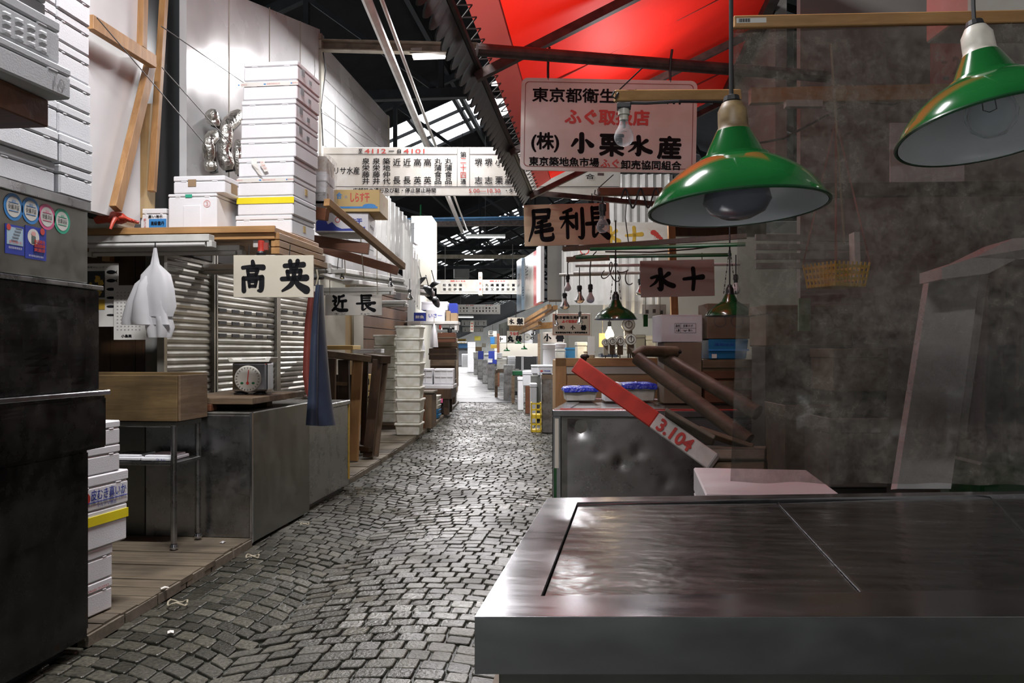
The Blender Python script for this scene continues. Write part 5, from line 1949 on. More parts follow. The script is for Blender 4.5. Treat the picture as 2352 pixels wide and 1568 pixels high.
lw(['丸', '蒲', '食', '品'], 1030, 393, 17, 60, vertical=True)
lw('第', 1064, 355, 14, 13)
lw(['二', '十', '四'], 1064, 386, 13, 46, 'redink', vertical=True)
lw('通', 1064, 417, 12, 11)
lw(['小', '長', '水', '産'], 1167, 396, 16, 54, vertical=True)
lw('店舗前の通行及び駐・停止禁止時間', 906, 437, 190, 10.5)
lw('5.00—10.30', 1113, 438, 72, 9, 'redink', bold=.0006)
lw('・ターレ', 1180, 437.5, 36, 9)
lw('合', 1355, 405, 20, 12)
for x in (-W * .45, W * .2, W * .45):
    MB().tube([(x, .015, H), (x, .015, H + .5)], .006, 5).build('hanging_wire', M['wire'], t)


# ------------------------------------------------------------------ further signboards over the alley
def far_board(px0, px1, y0, y1, d, label, tops, bots, heads):
    c, W, H = fb(px0, y0, px1, y1, d)
    t = thing('overhead_signboard', label, 'sign', c, TH, None)
    MB().box(-W / 2, 0, 0, W / 2, .04, H).build('board', M['signwhite'], t)
    n = len(tops)
    for i in range(n):
        x = -W * .44 + W * .88 * (i + .5) / n
        if tops[i] != ' ':
            write(t, tops[i], x, H * .62, W * .036, H * .18, M['ink'], bold=.004)
            write(t, bots[i], x, H * .32, W * .036, H * .18, M['ink'], bold=.004)
    for x, s in heads:
        write(t, s, x * W, H * .9, W * .18, H * .08, M['redink'], bold=.003)
    MB().box(-W * .46, -.002, H * .12, W * .46, -.001, H * .14).build('ruled_line', M['ink'], t)
    for x in (-W * .4, W * .4):
        MB().tube([(x, .02, H), (x, .02, H + 1.2)], .012, 5).build('hanging_wire', M['wire'], t)
    return t


far_board(1003, 1197, 642, 675, 28, 'second overhead signboard down the alley with two rows of shop names', '松魚松福   水丸縄富富十富', '徳佐伊徳   栄吾又彦彦栄彦', ((-.25, '至4136'), (.22, '自4125')))
far_board(1048, 1149, 699, 721, 40, 'third overhead signboard down the alley', '丸島岡 田水三三勝勝八佐', '久水本 中産輪輪栄栄州々', ((-.2, '4148'), (.25, '4137')))
far_board(1060, 1118, 735, 748, 55, 'fourth overhead signboard down the alley', '大 北三本水 堀', '一 水代田産 田', ())
far_board(1062, 1110, 751, 762, 68, 'fifth and farthest overhead signboard down the alley', '山 大三 中', '一 水代 産', ())
for k, (a, b_, y0, y1, d, lab) in enumerate(((1099, 1107, 625, 677, 26, 'narrow end-on sign hanging under the lower strip lamp'), (1080, 1088, 737, 762, 50, 'tiny end-on sign hanging before the fourth signboard'))):
    c, W, H = fb(a, y0, b_, y1, d)
    t = thing('end_sign', lab, 'sign', c, TH)
    MB().box(-W / 2, 0, 0, W / 2, .5, H).build('board', M['signcream'], t)
    for i in range(3):
        MB().box(-W * .3, -.004, H * (.2 + .26 * i), W * .3, -.001, H * (.30 + .26 * i)).build('print', M['redink'], t)

# ================================================================== right-hand stalls
def lerp4(q, u, v):
    a = q[0].lerp(q[1], u)
    b = q[3].lerp(q[2], u)
    return a.lerp(b, v)


# ------------------------------------------------------------------ near steel counter: corners front-left, front-right, back-right, back-left
ZC = .85
NQ = [PZ(1090, 1415, ZC), PZ(2620, 1416, ZC), PZ(2560, 1124, ZC), PZ(1257, 1143, ZC)]
nc = thing('steel_counter', 'wide stainless counter with sliding lids in front of the plastic sheet', 'counter', (NQ[0].x, NQ[0].y, 0))
NO = Vector((NQ[0].x, NQ[0].y, 0))


def flat(q, z0, z1):
    return [(p.x - NO.x, p.y - NO.y) for p in q], z0, z1


inn = [PZ(1243, 1368, ZC), PZ(2600, 1350, ZC), PZ(2540, 1131, ZC), PZ(1326, 1153, ZC)]
rm = MB()
o_ = [(p.x - NO.x, p.y - NO.y) for p in NQ]
i_ = [(p.x - NO.x, p.y - NO.y) for p in inn]
vs = []
for ring, z in ((o_, ZC - .098), (o_, ZC), (i_, ZC), (i_, ZC - .03)):
    vs += [(x, y, z) for x, y in ring]
fs = []
for r in range(3):
    for k in range(4):
        a, b = r * 4 + k, r * 4 + (k + 1) % 4
        fs.append((a, b, b + 4, a + 4))
rm.add(vs, fs)
rm.build('rim', M['steel_bright'], nc, bevel=.013, seg=8)
cuts = [(0, 1), (0, 1)]
lidx = [(1326, 1153, 1243, 1368), (1786, 1149, 1985, 1359), (2272, 1132, 2480, 1352), (2540, 1131, 2600, 1350)]
for k in range(3):
    a, b = lidx[k], lidx[k + 1]
    q = [PZ(a[2], a[3], ZC), PZ(b[2], b[3], ZC), PZ(b[0], b[1], ZC), PZ(a[0], a[1], ZC)]
    cc = sum(q, Vector()) / 4
    q = [p + (cc - p).normalized() * .004 for p in q]
    pl, z0, z1 = flat(q, ZC - .03, ZC - .008)
    MB().slab(pl, z0, z1).build('sliding_lid', M['steel_top'], nc, bevel=.002)
    if k:
        MB().bar(Vector((pl[0][0], pl[0][1], ZC - .007)), Vector((pl[3][0], pl[3][1], ZC - .007)), .006, .004).build('lid_edge', M['steel_bright'], nc)
cen = (NQ[0] + NQ[2]) / 2
bq = [p + (cen - p) * .04 for p in NQ]
pl, _, _ = flat(bq, 0, 0)
MB().slab(pl, .08, ZC - .09).build('body', M['steel_dim'], nc, bevel=.004)
pl2, _, _ = flat([p + (cen - p) * .08 for p in NQ], 0, 0)
MB().slab(pl2, 0, .08).build('plinth', M['blackpaint'], nc)
p = P(1062, 1545, 1.42)
o = MB().bar((0, 0, 0), Vector((.0, .3, 0)), .04, .06).build('wooden_block', M['oldwood_y'], None, bevel=.004, loc=PZ(1070, 1560, .70) + Vector((.0, .02, 0)))
o.location = Vector((NQ[0].x + .012, NQ[0].y + .04, .0))
o.data.transform(Matrix.Translation((0, 0, .03)))
o.data.transform(Matrix.Diagonal((1, 1, 10.5, 1)))
tag(o, 'wooden post standing against the near corner of the wide stainless counter', 'post')
o.name = 'wooden_post'

# ------------------------------------------------------------------ second counter (dented steel chest)
SQ = [PZ(1268, 940, .85), P(1960, 946, 6.15), P(1900, 908, 7.6), PZ(1318, 912, .85)]
for p in SQ:
    p.z = .85
so = Vector((SQ[0].x, SQ[0].y, 0))
sc2 = thing('steel_chest', 'dented stainless chest with a rolled rim behind the cart shafts', 'counter', so)
o_ = [(p.x - so.x, p.y - so.y) for p in SQ]
cen = sum(SQ, Vector()) / 4
ip = [p + (cen - p) * .11 for p in SQ]
i_ = [(p.x - so.x, p.y - so.y) for p in ip]
vs = []
for ring, z in ((o_, .80), (o_, .85), (i_, .85), (i_, .84)):
    vs += [(x, y, z) for x, y in ring]
MB().add(vs, [(r * 4 + k, r * 4 + (k + 1) % 4, r * 4 + (k + 1) % 4 + 4, r * 4 + k + 4) for r in range(3) for k in range(4)]).build('rim', M['steel_bright'], sc2, bevel=.012, seg=5)
MB().slab(i_, .82, .842).build('sliding_lid', M['steel_top'], sc2, bevel=.002)
MB().bar(Vector((o_[0][0] + .06, o_[0][1] + .05, .853)), Vector((o_[1][0], o_[1][1] + .05, .853)), .012, .006).build('red_strip', M['redink'], sc2)
bq = [p + (cen - p).normalized() * .05 for p in SQ]
pl = [(p.x - so.x, p.y - so.y) for p in bq]
MB().slab(pl, .04, .80).build('body', M['steel_dim'], sc2)
a, b = Vector((pl[0][0] + .075, pl[0][1] - .005, 0)), Vector((pl[1][0], pl[1][1] - .005, 0))
rows = []
for j in range(25):
    z = .06 + .72 * j / 24
    r = []
    for k in range(61):
        s = k / 60
        q = a.lerp(b, s)
        dz = .007 * noise.noise((s * 5, z * 3, 2.0)) + .0012 * noise.noise((s * 22, z * 13, 7.0))
        for cx_, cz_, rr, am in ((.05, .72, .05, .03), (.20, .45, .03, .022), (.26, .53, .025, .014), (.12, .52, .02, .012), (.36, .30, .02, .012)):
            dd = math.hypot((s - cx_) * 2.3, z - cz_) / (rr * 1.6)
            dz += am * math.exp(-dd * dd)
        r.append((q.x, q.y + dz - .012, z))
    rows.append(r)
MB().grid(rows).build('front_panel', M['steel_front'], sc2, smooth=True, angle=80)
MB().box(-.0, .02, .03, .07, .10, .80).build('corner_post', M['steel_bright'], sc2, bevel=.006)
MB().box(.012, .012, .03, .035, .02, .40).build('green_scuff', M['enamel_dark'], sc2)
MB().box(.02, .012, .40, .05, .02, .78).build('rust_scuff', M['creamwall'], sc2)

# things lying on the steel chest
pz_ = .853
lf = PZ(1350, 916, pz_)


def blue_tub(px0, px1, yT, yB, d, label):
    c, w_, h_ = fb(px0, yT, px1, yB, d)
    t = thing('covered_tub', label, 'tub', (c.x, c.y, pz_), TH, 'tubs under blue bags')
    MB().frustum(w_ * .9, .3, 0, w_, .34, h_ * .75, 0, .2).build('tub_body', M['tubplastic'], t, bevel=.008)
    MB().box(-w_ * .52, .02, h_ * .62, w_ * .52, .38, h_ * .80).build('rim', M['tubplastic'], t, bevel=.006)
    rows = []
    for z, e in ((h_ * .70, 1.06), (h_ * .88, 1.07), (h_ * .98, 1.0), (h_ * 1.04, .5), (h_ * 1.03, .05)):
        r = []
        for k in range(33):
            an = 2 * math.pi * k / 32
            q = max(abs(math.cos(an)), abs(math.sin(an)))
            n_ = 1 + .06 * noise.noise((math.cos(an) * 4, math.sin(an) * 4, z * 20))
            r.append((w_ * .5 * e * math.cos(an) / q * n_, .2 + .18 * e * math.sin(an) / q * n_, z + .012 * noise.noise((k * .8, z * 30, 1))))
        rows.append(r)
    MB().grid(rows).build('blue_bag', M['bluebag'], t, smooth=True, angle=60)
    return t


blue_tub(1298, 1372, 880, 912, 7.25, 'white tub under a crumpled blue bag at the alley end of the steel chest')
blue_tub(1434, 1508, 871, 912, 7.25, 'white tub under a blue bag behind the red cart shaft')
c, w_, h_ = fb(1390, 868, 1428, 912, 7.2)
foam_box('foam_box', w_, .3, h_, 'small white foam box between the two blue covered tubs', (c.x, c.y, pz_), TH)
c, w_, h_ = fb(1528, 787, 1612, 908, 7.0)
t = thing('carton', 'brown carton under the white carton on the steel chest', 'carton', (c.x, c.y, pz_), TH)
hbx = P(0, 786, 7.0).z - pz_
MB().box(-w_ / 2 - .01, 0, 0, w_ / 2, .32, hbx).build('body', M['cardboard_dark'], t, bevel=.004)
write(t, '活〆', w_ * .28, hbx * .55, .03, .04, M['redapron'])
write(t, '天然車海老', w_ * .08, hbx * .42, .14, .022, M['wire'])
c, w_, h_ = fb(1519, 723, 1614, 786, 7.0)
t = thing('carton', 'white carton with a ruled label on top of the brown carton', 'carton', (c.x, c.y, pz_ + hbx + .002), TH + .06)
MB().box(-w_ / 2, 0, 0, w_ / 2, .34, h_).build('body', M['white_carton'], t, bevel=.004)
lb = MB()
x0, x1, z0, z1 = -w_ * .18, w_ * .34, h_ * .34, h_ * .68
for z in (z0, (z0 + z1) / 2, z1):
    lb.box(x0, -.002, z - .001, x1, -.0006, z + .001)
for x in (x0, x0 + (x1 - x0) * .28, x1):
    lb.box(x - .001, -.002, z0, x + .001, -.0006, z1)
lb.build('ruled_line', M['ink'], t)
write(t, '品名', x0 + .026, (z0 * .25 + z1 * .75), .035, .022, M['ink'], bold=.0006)
write(t, '入数', x0 + .026, (z0 * .75 + z1 * .25), .035, .022, M['ink'], bold=.0006)
write(t, '活車えび', x0 + (x1 - x0) * .62, (z0 * .25 + z1 * .75), .085, .022, M['wire'], bold=.0006)
write(t, '1kg× 個入', x0 + (x1 - x0) * .62, (z0 * .75 + z1 * .25), .085, .022, M['wire'], bold=.0006)
# column of crates further right on the chest
colx = P(1665, 900, 7.0)
z = pz_
for k, (name, h_, w_, m, lab) in enumerate((('wooden_crate', .20, .40, 'redbrown', 'lower red-brown wooden crate beside the brown carton'), ('wooden_crate', .17, .44, 'boxwood', 'upper wooden crate under the blue tub'), ('blue_tub', .17, .34, 'blue_plastic', 'bright blue plastic tub on the wooden crates'), ('carton', .30, .36, 'cardboard_dark', 'dull brown carton on top of the blue tub'))):
    t = thing(name, lab, name.split('_')[-1], (colx.x + .03, colx.y, z), TH)
    if name == 'blue_tub':
        MB().frustum(w_ * .92, .3, 0, w_, .34, h_, 0, .17).build('tub_body', M[m], t, bevel=.008)
        MB().box(-w_ * .5, -.008, h_ * .42, w_ * .5, .0, h_ * .50).build('edge_band', M['skyink'], t)
        write(t, '東都水産', -w_ * .1, h_ * .74, w_ * .5, h_ * .14, M['blueink'])
        MB().box(-w_ * .42, -.012, h_ * .05, -w_ * .3, .0, h_ * .26).build('white_label', M['paper'], t)
    else:
        MB().box(-w_ / 2, 0, 0, w_ / 2, .34, h_).build('body', M[m], t, bevel=.004)
        if name == 'wooden_crate':
            MB().box(-w_ / 2 - .003, -.014, h_ * .58, w_ / 2 + .003, 0, h_ * .95).build('front_slat', M['oldwood'], t, bevel=.003)
            MB().box(-w_ / 2 - .003, -.014, h_ * .05, w_ / 2 + .003, 0, h_ * .42).build('front_slat', M['redbrown'], t, bevel=.003)
        else:
            v, f = disc(24, .86, 1)
            for s in (-1, 1):
                put_2d(v, f, s * w_ * .2, h_ * .5, w_ * .3, h_ * .34, FRONT()).build('ring_print', M['wire'], t)
    z += h_ + .002
# big plywood chest behind the steel chest
c0, c1 = P(1276, 940, 8.35), P(1640, 940, 8.35)
t = thing('plywood_chest', 'large plywood chest with a pale inset panel behind the blue covered tubs', 'chest', (c0.x, c0.y, 0), TH)
W = (c1 - c0).length
zt = P(0, 822, 8.35).z
MB().box(0, .03, 0, W, .6, zt - .02).build('body', M['ply'], t, bevel=.004)
MB().box(0, 0, 0, .11, .03, zt).build('frame_post', M['pine_z'], t, bevel=.003)
MB().box(0, 0, zt - .085, W, .03, zt).build('frame_rail', M['pine'], t, bevel=.003)
MB().box(.08, .012, zt - .16, W * .62, .028, zt - .085).build('pale_batten', M['creamwall'], t)
write(t, '水十', W * .22, zt * .58, .12, .05, M['ink'])

# ------------------------------------------------------------------ hand cart
ct = thing('hand_cart', 'wooden hand cart with a red shaft and two worn shafts leaning over the steel chest', 'cart', (.95, 4.0, 0))
CO = Vector((.95, 4.0, 0))


def cp_(px, py, d):
    return P(px, py, d) - CO


MB().bar(cp_(1325, 838, 4.55), cp_(1506, 966, 4.25), .09, .05, (0, 1, 0)).build('red_shaft', M['redpaint'], ct, bevel=.006)
wsft = MB().bar(cp_(1506, 966, 4.25), cp_(1640, 1062, 4.02), .09, .05, (0, 1, 0)).build('white_shaft', M['whitepaint'], ct, bevel=.006)
ct.children[-1]['label'] = 'white painted end of the red shaft'
MB().tube([cp_(1333, 842, 4.58), cp_(1343, 820, 4.58)], .016, 10).build('iron_pin', M['rusty'], ct)
MB().lathe([(.022, 0), (.026, .01), (.018, .02), (0, .022)], 10).build('pin_head', M['iron'], ct, loc=cp_(1343, 822, 4.57))
# painted number along the white shaft
a_, b_ = cp_(1506, 966, 4.25), cp_(1640, 1062, 4.02)
ax = (b_ - a_).normalized()
view = (CO + (a_ + b_) / 2 - cam.location).normalized()
upv = ax.cross(Vector((0, 1, 0))).normalized()
if upv.z < 0:
    upv = -upv
nrm = ax.cross(upv)
if nrm.dot(view) > 0:
    nrm = -nrm


def SH(x, z, lift):
    return a_ + ax * x + upv * z + nrm * (.0275 + lift)


vs, fs = text_geo('3.104')
L_ = (b_ - a_).length
put_2d(vs, fs, L_ * .38, .0, L_ * .56, .062, SH, .0035).build('painted_number', M['redbrush'], ct)
MB().tube([cp_(1463, 822, 5.0), cp_(1720, 1012, 4.5)], [.040, .044], 12).build('worn_shaft', M['shaftwood'], ct, smooth=True)
MB().tube([cp_(1522, 818, 5.25), cp_(1740, 948, 4.75)], [.040, .046], 12).build('worn_shaft', M['shaftwood'], ct, smooth=True)
MB().tube([cp_(1455, 816, 5.02), cp_(1475, 806, 5.05), cp_(1552, 808, 5.25)], [.022, .034, .036], 12).build('cross_handle', M['oldwood'], ct, smooth=True)
MB().lathe([(.036, 0), (.042, .01), (.030, .03), (0, .034)], 12).build('handle_knob', M['blackpaint'], ct, loc=cp_(1551, 812, 5.25))
for k, (a, b, w_, h_, m, up) in enumerate((((1528, 948), (1640, 1012), .10, .022, 'greywood', (0, .5, 1)), ((1608, 988), (1730, 1030), .10, .022, 'oldwood', (0, .4, 1)), ((1617, 1036), (1760, 1038), .10, .05, 'greywood', (0, 0, 1)), ((1628, 1056), (1760, 1058), .16, .05, 'greywood', (0, .6, 1)), ((1640, 1082), (1760, 1080), .12, .05, 'oldwood', (0, .6, 1)), ((1655, 1098), (1770, 1130), .10, .05, 'brownwood', (0, 0, 1)))):
    d0 = (4.2, 4.25, 4.2, 4.15, 4.12, 4.1)[k]
    MB().bar(cp_(*a, d0), cp_(*b, d0 - .1), w_, h_, up).build('bed_plank', M[m], ct, bevel=.004)
MB().box(.02, .0, 0, .10, .08, .62).build('prop_leg', M['brownwood'], ct)
MB().box(.45, .0, 0, .53, .08, .62).build('prop_leg', M['brownwood'], ct)
# white box standing before the cart
t = foam_box('foam_box', .5, .72, .36, 'long white foam box between the near counter and the cart', (.65, 3.16, .40), -.05, None, lid=.3)
write(t, '鮮', .3, .14, .1, .1, M['skyink'], lambda a, z, lift: (-.2505 - lift, .7 - a, z))
o = MB().box(-.23, .04, 0, .23, .68, .398).build('wooden_stand', M['oldwood'], None, bevel=.004, loc=(.65, 3.16, 0), rz=-.05)
tag(o, 'low wooden stand under the long white foam box', 'stand')

# ------------------------------------------------------------------ plastic sheet hung from a pine bar
DV = 2.72
pA, pB = P(1684, 52, DV), P(2300, 40, DV - .03)
t = thing('pine_bar', 'pine bar with a barcode label from which the dirty plastic sheet hangs', 'bar', pA)
e = (pB - pA) * 1.35
MB().bar((0, 0, 0), e, .022, .040).build('bar', M['pine'], t, bevel=.003)
lbm = MB()
dirn = e.normalized()
nf = Vector((dirn.y, -dirn.x, 0)).normalized()


def PB(x, z, lift):
    return dirn * x + Vector((0, 0, z)) + nf * (.0112 + lift)


q = [PB(.008, -.006, .0003), PB(.105, -.006, .0003), PB(.105, .010, .0003), PB(.008, .010, .0003)]
MB().add(q, [(0, 1, 2, 3)]).build('label', M['paper'], t)
for k in range(9):
    x = .016 + .0042 * k
    lbm.add([PB(x, -.004, .0012), PB(x + .0022 * (1 + k % 2 * .4), -.004, .0012), PB(x + .0022 * (1 + k % 2 * .4), .008, .0012), PB(x, .008, .0012)], [(0, 1, 2, 3)])
lbm.build('barcode_print', M['ink'], t)
rows = []
nx, nz = 60, 50
e2 = P(2480, 100, DV - .06) - P(1690, 100, DV)
for j in range(nz + 1):
    v_ = j / nz
    ztop, zbot = pA.z - .012, .862
    r = []
    for i in range(nx + 1):
        u = i / nx
        z = ztop + (zbot - ztop) * v_
        x_in = .018 * math.sin(v_ * math.pi) * (1 - u)
        base_ = pA + Vector((0, .016, 0)) + e2 * u
        wob = .030 * noise.noise((u * 3.2, v_ * 1.8, .5)) * min(1, v_ * 5) + .012 * noise.noise((u * 11, v_ * 3, 4.2)) * min(1, v_ * 4)
        wob += .02 * math.sin(u * 30 + v_ * 2) * v_ ** 6
        r.append((base_.x + x_in, base_.y + wob + .02 * v_, z))
    rows.append(r)
o = MB().grid(rows).build('plastic_sheet', M['vinyl'], None, smooth=True, angle=80)
tag(o, 'large dirty see-through plastic sheet hanging from the pine bar behind the counter', 'sheet')

# what stands behind the sheet
struct(MB().box(1.35, 5.75, 0, 4.2, 5.85, 4.4).build('wall_stall', M['greywall']), 'dull wall behind the plastic sheet')
GB = None
c0, c1 = P(1722, 222, 4.2), P(2200, 212, 4.2)
o = MB().bar(c0, c1 + (c1 - c0) * .3, .05, .075).build('wooden_rail', M['pine'])
tag(o, 'upper pine rail seen dimly through the plastic sheet', 'rail')
c, w_, h_ = fb(1806, 229, 1890, 244, 4.1)
o = MB().box(-w_ / 2, 0, 0, w_ / 2, .04, h_).build('tube_fixture', M['whitepipe'], None, loc=c, rz=TH)
tag(o, 'short white fixture under the upper rail behind the sheet', 'lamp')
c0, c1 = P(1722, 440, 4.6), P(2420, 432, 4.4)
o = MB().bar(c0, c1, .07, .07).build('wooden_rail', M['brownwood'])
tag(o, 'dark wooden rail across the middle of the view through the sheet', 'rail')
for k in range(4):
    c0, c1 = P(1735, 545 + 22 * k, 4.9), P(1985, 548 + 20 * k, 4.9)
    o = MB().bar(c0, c1, .03, .035).build('pale_slat', M['greywall'])
    tag(o, '%s of the four pale slats above the yellow basket' % ('topmost', 'second', 'third', 'lowest')[k], 'slat', 'pale slats behind the sheet')
o = MB().bar(P(1962, 535, 4.75), P(1965, 640, 4.75), .03, .1, (0, 1, 0)).build('upright_board', M['fixture'])
tag(o, 'short pale upright board beside the yellow basket', 'board')
c, w_, h_ = fb(1848, 605, 1992, 660, 4.3)
t = thing('yellow_basket', 'yellow openwork plastic basket hanging behind the plastic sheet', 'basket', c, .5)
w1, w0 = w_ * .70, w_ * .60
mb = MB()
for k in range(4):
    z0 = h_ * k / 4
    s = w0 + (w1 - w0) * (k + .5) / 4
    mb.box(-s / 2, -s / 2, z0 + h_ * .02, s / 2, -s / 2 + .006, z0 + h_ * .13)
    mb.box(-s / 2, s / 2 - .006, z0 + h_ * .02, s / 2, s / 2, z0 + h_ * .13)
    mb.box(-s / 2, -s / 2, z0 + h_ * .02, -s / 2 + .006, s / 2, z0 + h_ * .13)
    mb.box(s / 2 - .006, -s / 2, z0 + h_ * .02, s / 2, s / 2, z0 + h_ * .13)
for k in range(9):
    f_ = -0.5 + k / 8
    for s in (-1, 1):
        mb.bar((f_ * w0, s * w0 / 2, 0), (f_ * w1, s * w1 / 2, h_), .008, .006, (0, 1, 0))
        mb.bar((s * w0 / 2, f_ * w0, 0), (s * w1 / 2, f_ * w1, h_), .008, .006, (1, 0, 0))
mb.build('lattice_side', M['yellow_plastic'], t)
MB().box(-w0 / 2, -w0 / 2, 0, w0 / 2, w0 / 2, .006).build('base', M['yellow_plastic'], t)
hr = MB()
for s in ((-1, -1), (1, -1), (1, 1), (-1, 1)):
    hr.bar((s[0] * w1 / 2, s[1] * w1 / 2, h_), (0, 0, h_ + .75), .008, .008)
hr.build('hanging_cord', M['redapron'], t)
q = [P(2122, 640, 3.15), P(2236, 630, 3.15), P(2168, 1124, 2.98), P(2046, 1124, 2.98)]
t = thing('leaning_board', 'long pale board leaning behind the plastic sheet', 'board', q[3])
MB().add([p - q[3] for p in q], [(0, 1, 2, 3)]).build('board', M['foam'], t, solid=.05)
q2 = [q[1] + Vector((.002, .01, 0)), P(2252, 632, 3.2), P(2200, 1000, 3.05), q[1].lerp(q[2], .74) + Vector((.002, .01, 0))]
MB().add([p - q[3] for p in q2], [(0, 1, 2, 3)]).build('side_strip', M['foam_grey'], t, solid=.03)
q = [P(2112, 652, 3.1), P(2112, 628, 3.1), P(2180, 606, 3.1), P(2262, 566, 3.1), P(2520, 552, 3.0), P(2520, 598, 3.0), P(2268, 610, 3.1), P(2210, 640, 3.1)]
t = thing('foam_slab', 'angled white foam slab resting above the leaning board', 'slab', q[0])
MB().add([p - q[0] for p in q], [tuple(range(8))]).build('slab', M['foam_grey'], t, solid=.25)
e_ = P(2500, 600, 3.0) - q[0]
MB().box(e_.x - .03, e_.y + .06, -q[0].z, e_.x + .03, e_.y + .14, e_.z + .0).build('post', M['oldwood_z'], t)
rows = []
for j in range(9):
    r = []
    for k in range(41):
        s = k / 40
        p = P(2236 + 250 * s, 640 + 425 * j / 8, 3.35)
        p.y += .03 * math.sin(k * 1.1 + .2 * j)
        r.append(p)
    rows.append(r)
o = MB().grid(rows).build('plastic_curtain', M['greysheet'], None, smooth=True, angle=80)
tag(o, 'grey pleated plastic curtain beside the leaning board', 'curtain')
c, w_, h_ = fb(2255, 1062, 2420, 1130, 3.0)
o = MB().box(-w_ / 2, 0, -.3, w_ / 2, .3, h_).build('green_crate', M['enamel_dark'], None, bevel=.01, loc=c, rz=TH)
tag(o, 'dark green crate below the grey plastic curtain', 'crate')
c, w_, h_ = fb(1835, 685, 1862, 760, 4.8)
o = MB().box(-w_ / 2, 0, 0, w_ / 2, .02, h_).build('green_paper', mat('pale_green_paper', (.22, .42, .26), .7), None, loc=c, rz=TH)
tag(o, 'small pale green sheet pinned up below the yellow basket', 'paper')
c, w_, h_ = fb(2044, 282, 2215, 418, 4.9)
o = MB().box(-w_ / 2, 0, 0, w_ / 2, .005, h_).build('paper_sheet', M['white_carton'], None, loc=c, rz=TH)
tag(o, 'large pale paper sheet on the wall behind the green lamp', 'paper')
c, w_, h_ = fb(2138, 82, 2246, 200, 4.5)
t = thing('pink_notice', 'pink notice with a large number on the wall behind the plastic sheet', 'notice', c, TH)
MB().box(-w_ / 2, 0, 0, w_ / 2, .005, h_).build('sheet', mat('pink_paper', (.55, .16, .15), .6), t)
write(t, '23', w_ * .12, h_ * .42, w_ * .3, h_ * .34, M['redapron'], bold=.004)
write(t, '一', -w_ * .22, h_ * .48, w_ * .1, h_ * .04, M['redapron'], bold=.002)
MB().box(-w_ * .24, -.003, h_ * .14, -w_ * .12, -.001, h_ * .2).build('print', M['wire'], t)
for k, (a, b_, y0, y1, d, m, lab) in enumerate(((1760, 1960, 700, 795, 4.95, 'cardboard_dark', 'dull brown carton low behind the plastic sheet'), (1915, 2040, 800, 900, 4.5, 'cardboard_dark', 'grey foam box half hidden behind the dirty sheet'), (1804, 1905, 930, 1100, 4.42, 'oldwood', 'old wooden crate low behind the dirty sheet'), (1905, 2040, 960, 1120, 4.05, 'greywall', 'pale box beside the leaning board behind the sheet'))):
    c, w_, h_ = fb(a, y0, b_, y1, d)
    o = thing('carton' if k == 0 else 'box', lab, 'box', c, TH)
    MB().box(-w_ / 2, 0, 0, w_ / 2, .35, h_).build('body', M[m], o, bevel=.006)
    MB().box(-w_ / 2 - .004, -.004, h_ * .78, w_ / 2 + .004, .355, h_).build('lid', M[m], o, bevel=.004)
    if k < 2:
        MB().box(-w_ / 2, .02, -c.z, w_ / 2, .3, -.002).build('stand', M['darkwall'], o)
    else:
        MB().box(-w_ / 2, .02, -c.z, w_ / 2, .3, -.002).build('stand', M['darkwall'], o)
o = MB().tube([P(1735, 330, 4.4), P(1800, 318, 4.4), P(1880, 275, 4.4), P(1935, 245, 4.3)], .006, 6).build('drooping_cable', M['cord'])
tag(o, 'drooping cable seen through the upper part of the sheet', 'cable')
o = MB().tube([P(1990, 235, 4.3), P(2050, 240, 4.3), P(2090, 225, 4.3), P(2120, 200, 4.3)], .006, 6).build('drooping_cable', M['cord'])
tag(o, 'second cable looping under the upper pine rail behind the sheet', 'cable')
o = MB().bar(P(1908, 100, 3.4), P(1940, 560, 3.3), .006, .006).build('hanging_string', M['string'])
tag(o, 'white cord hanging straight down close behind the plastic sheet', 'cord')
c, w_, h_ = fb(2225, -20, 2300, 28, 2.9)
o = MB().box(-w_ / 2, 0, 0, w_ / 2 + .3, .3, h_ + .15).build('white_case', M['signwhite'], None, bevel=.006, loc=c, rz=TH)
tag(o, 'white box case above the far end of the pine bar', 'box')


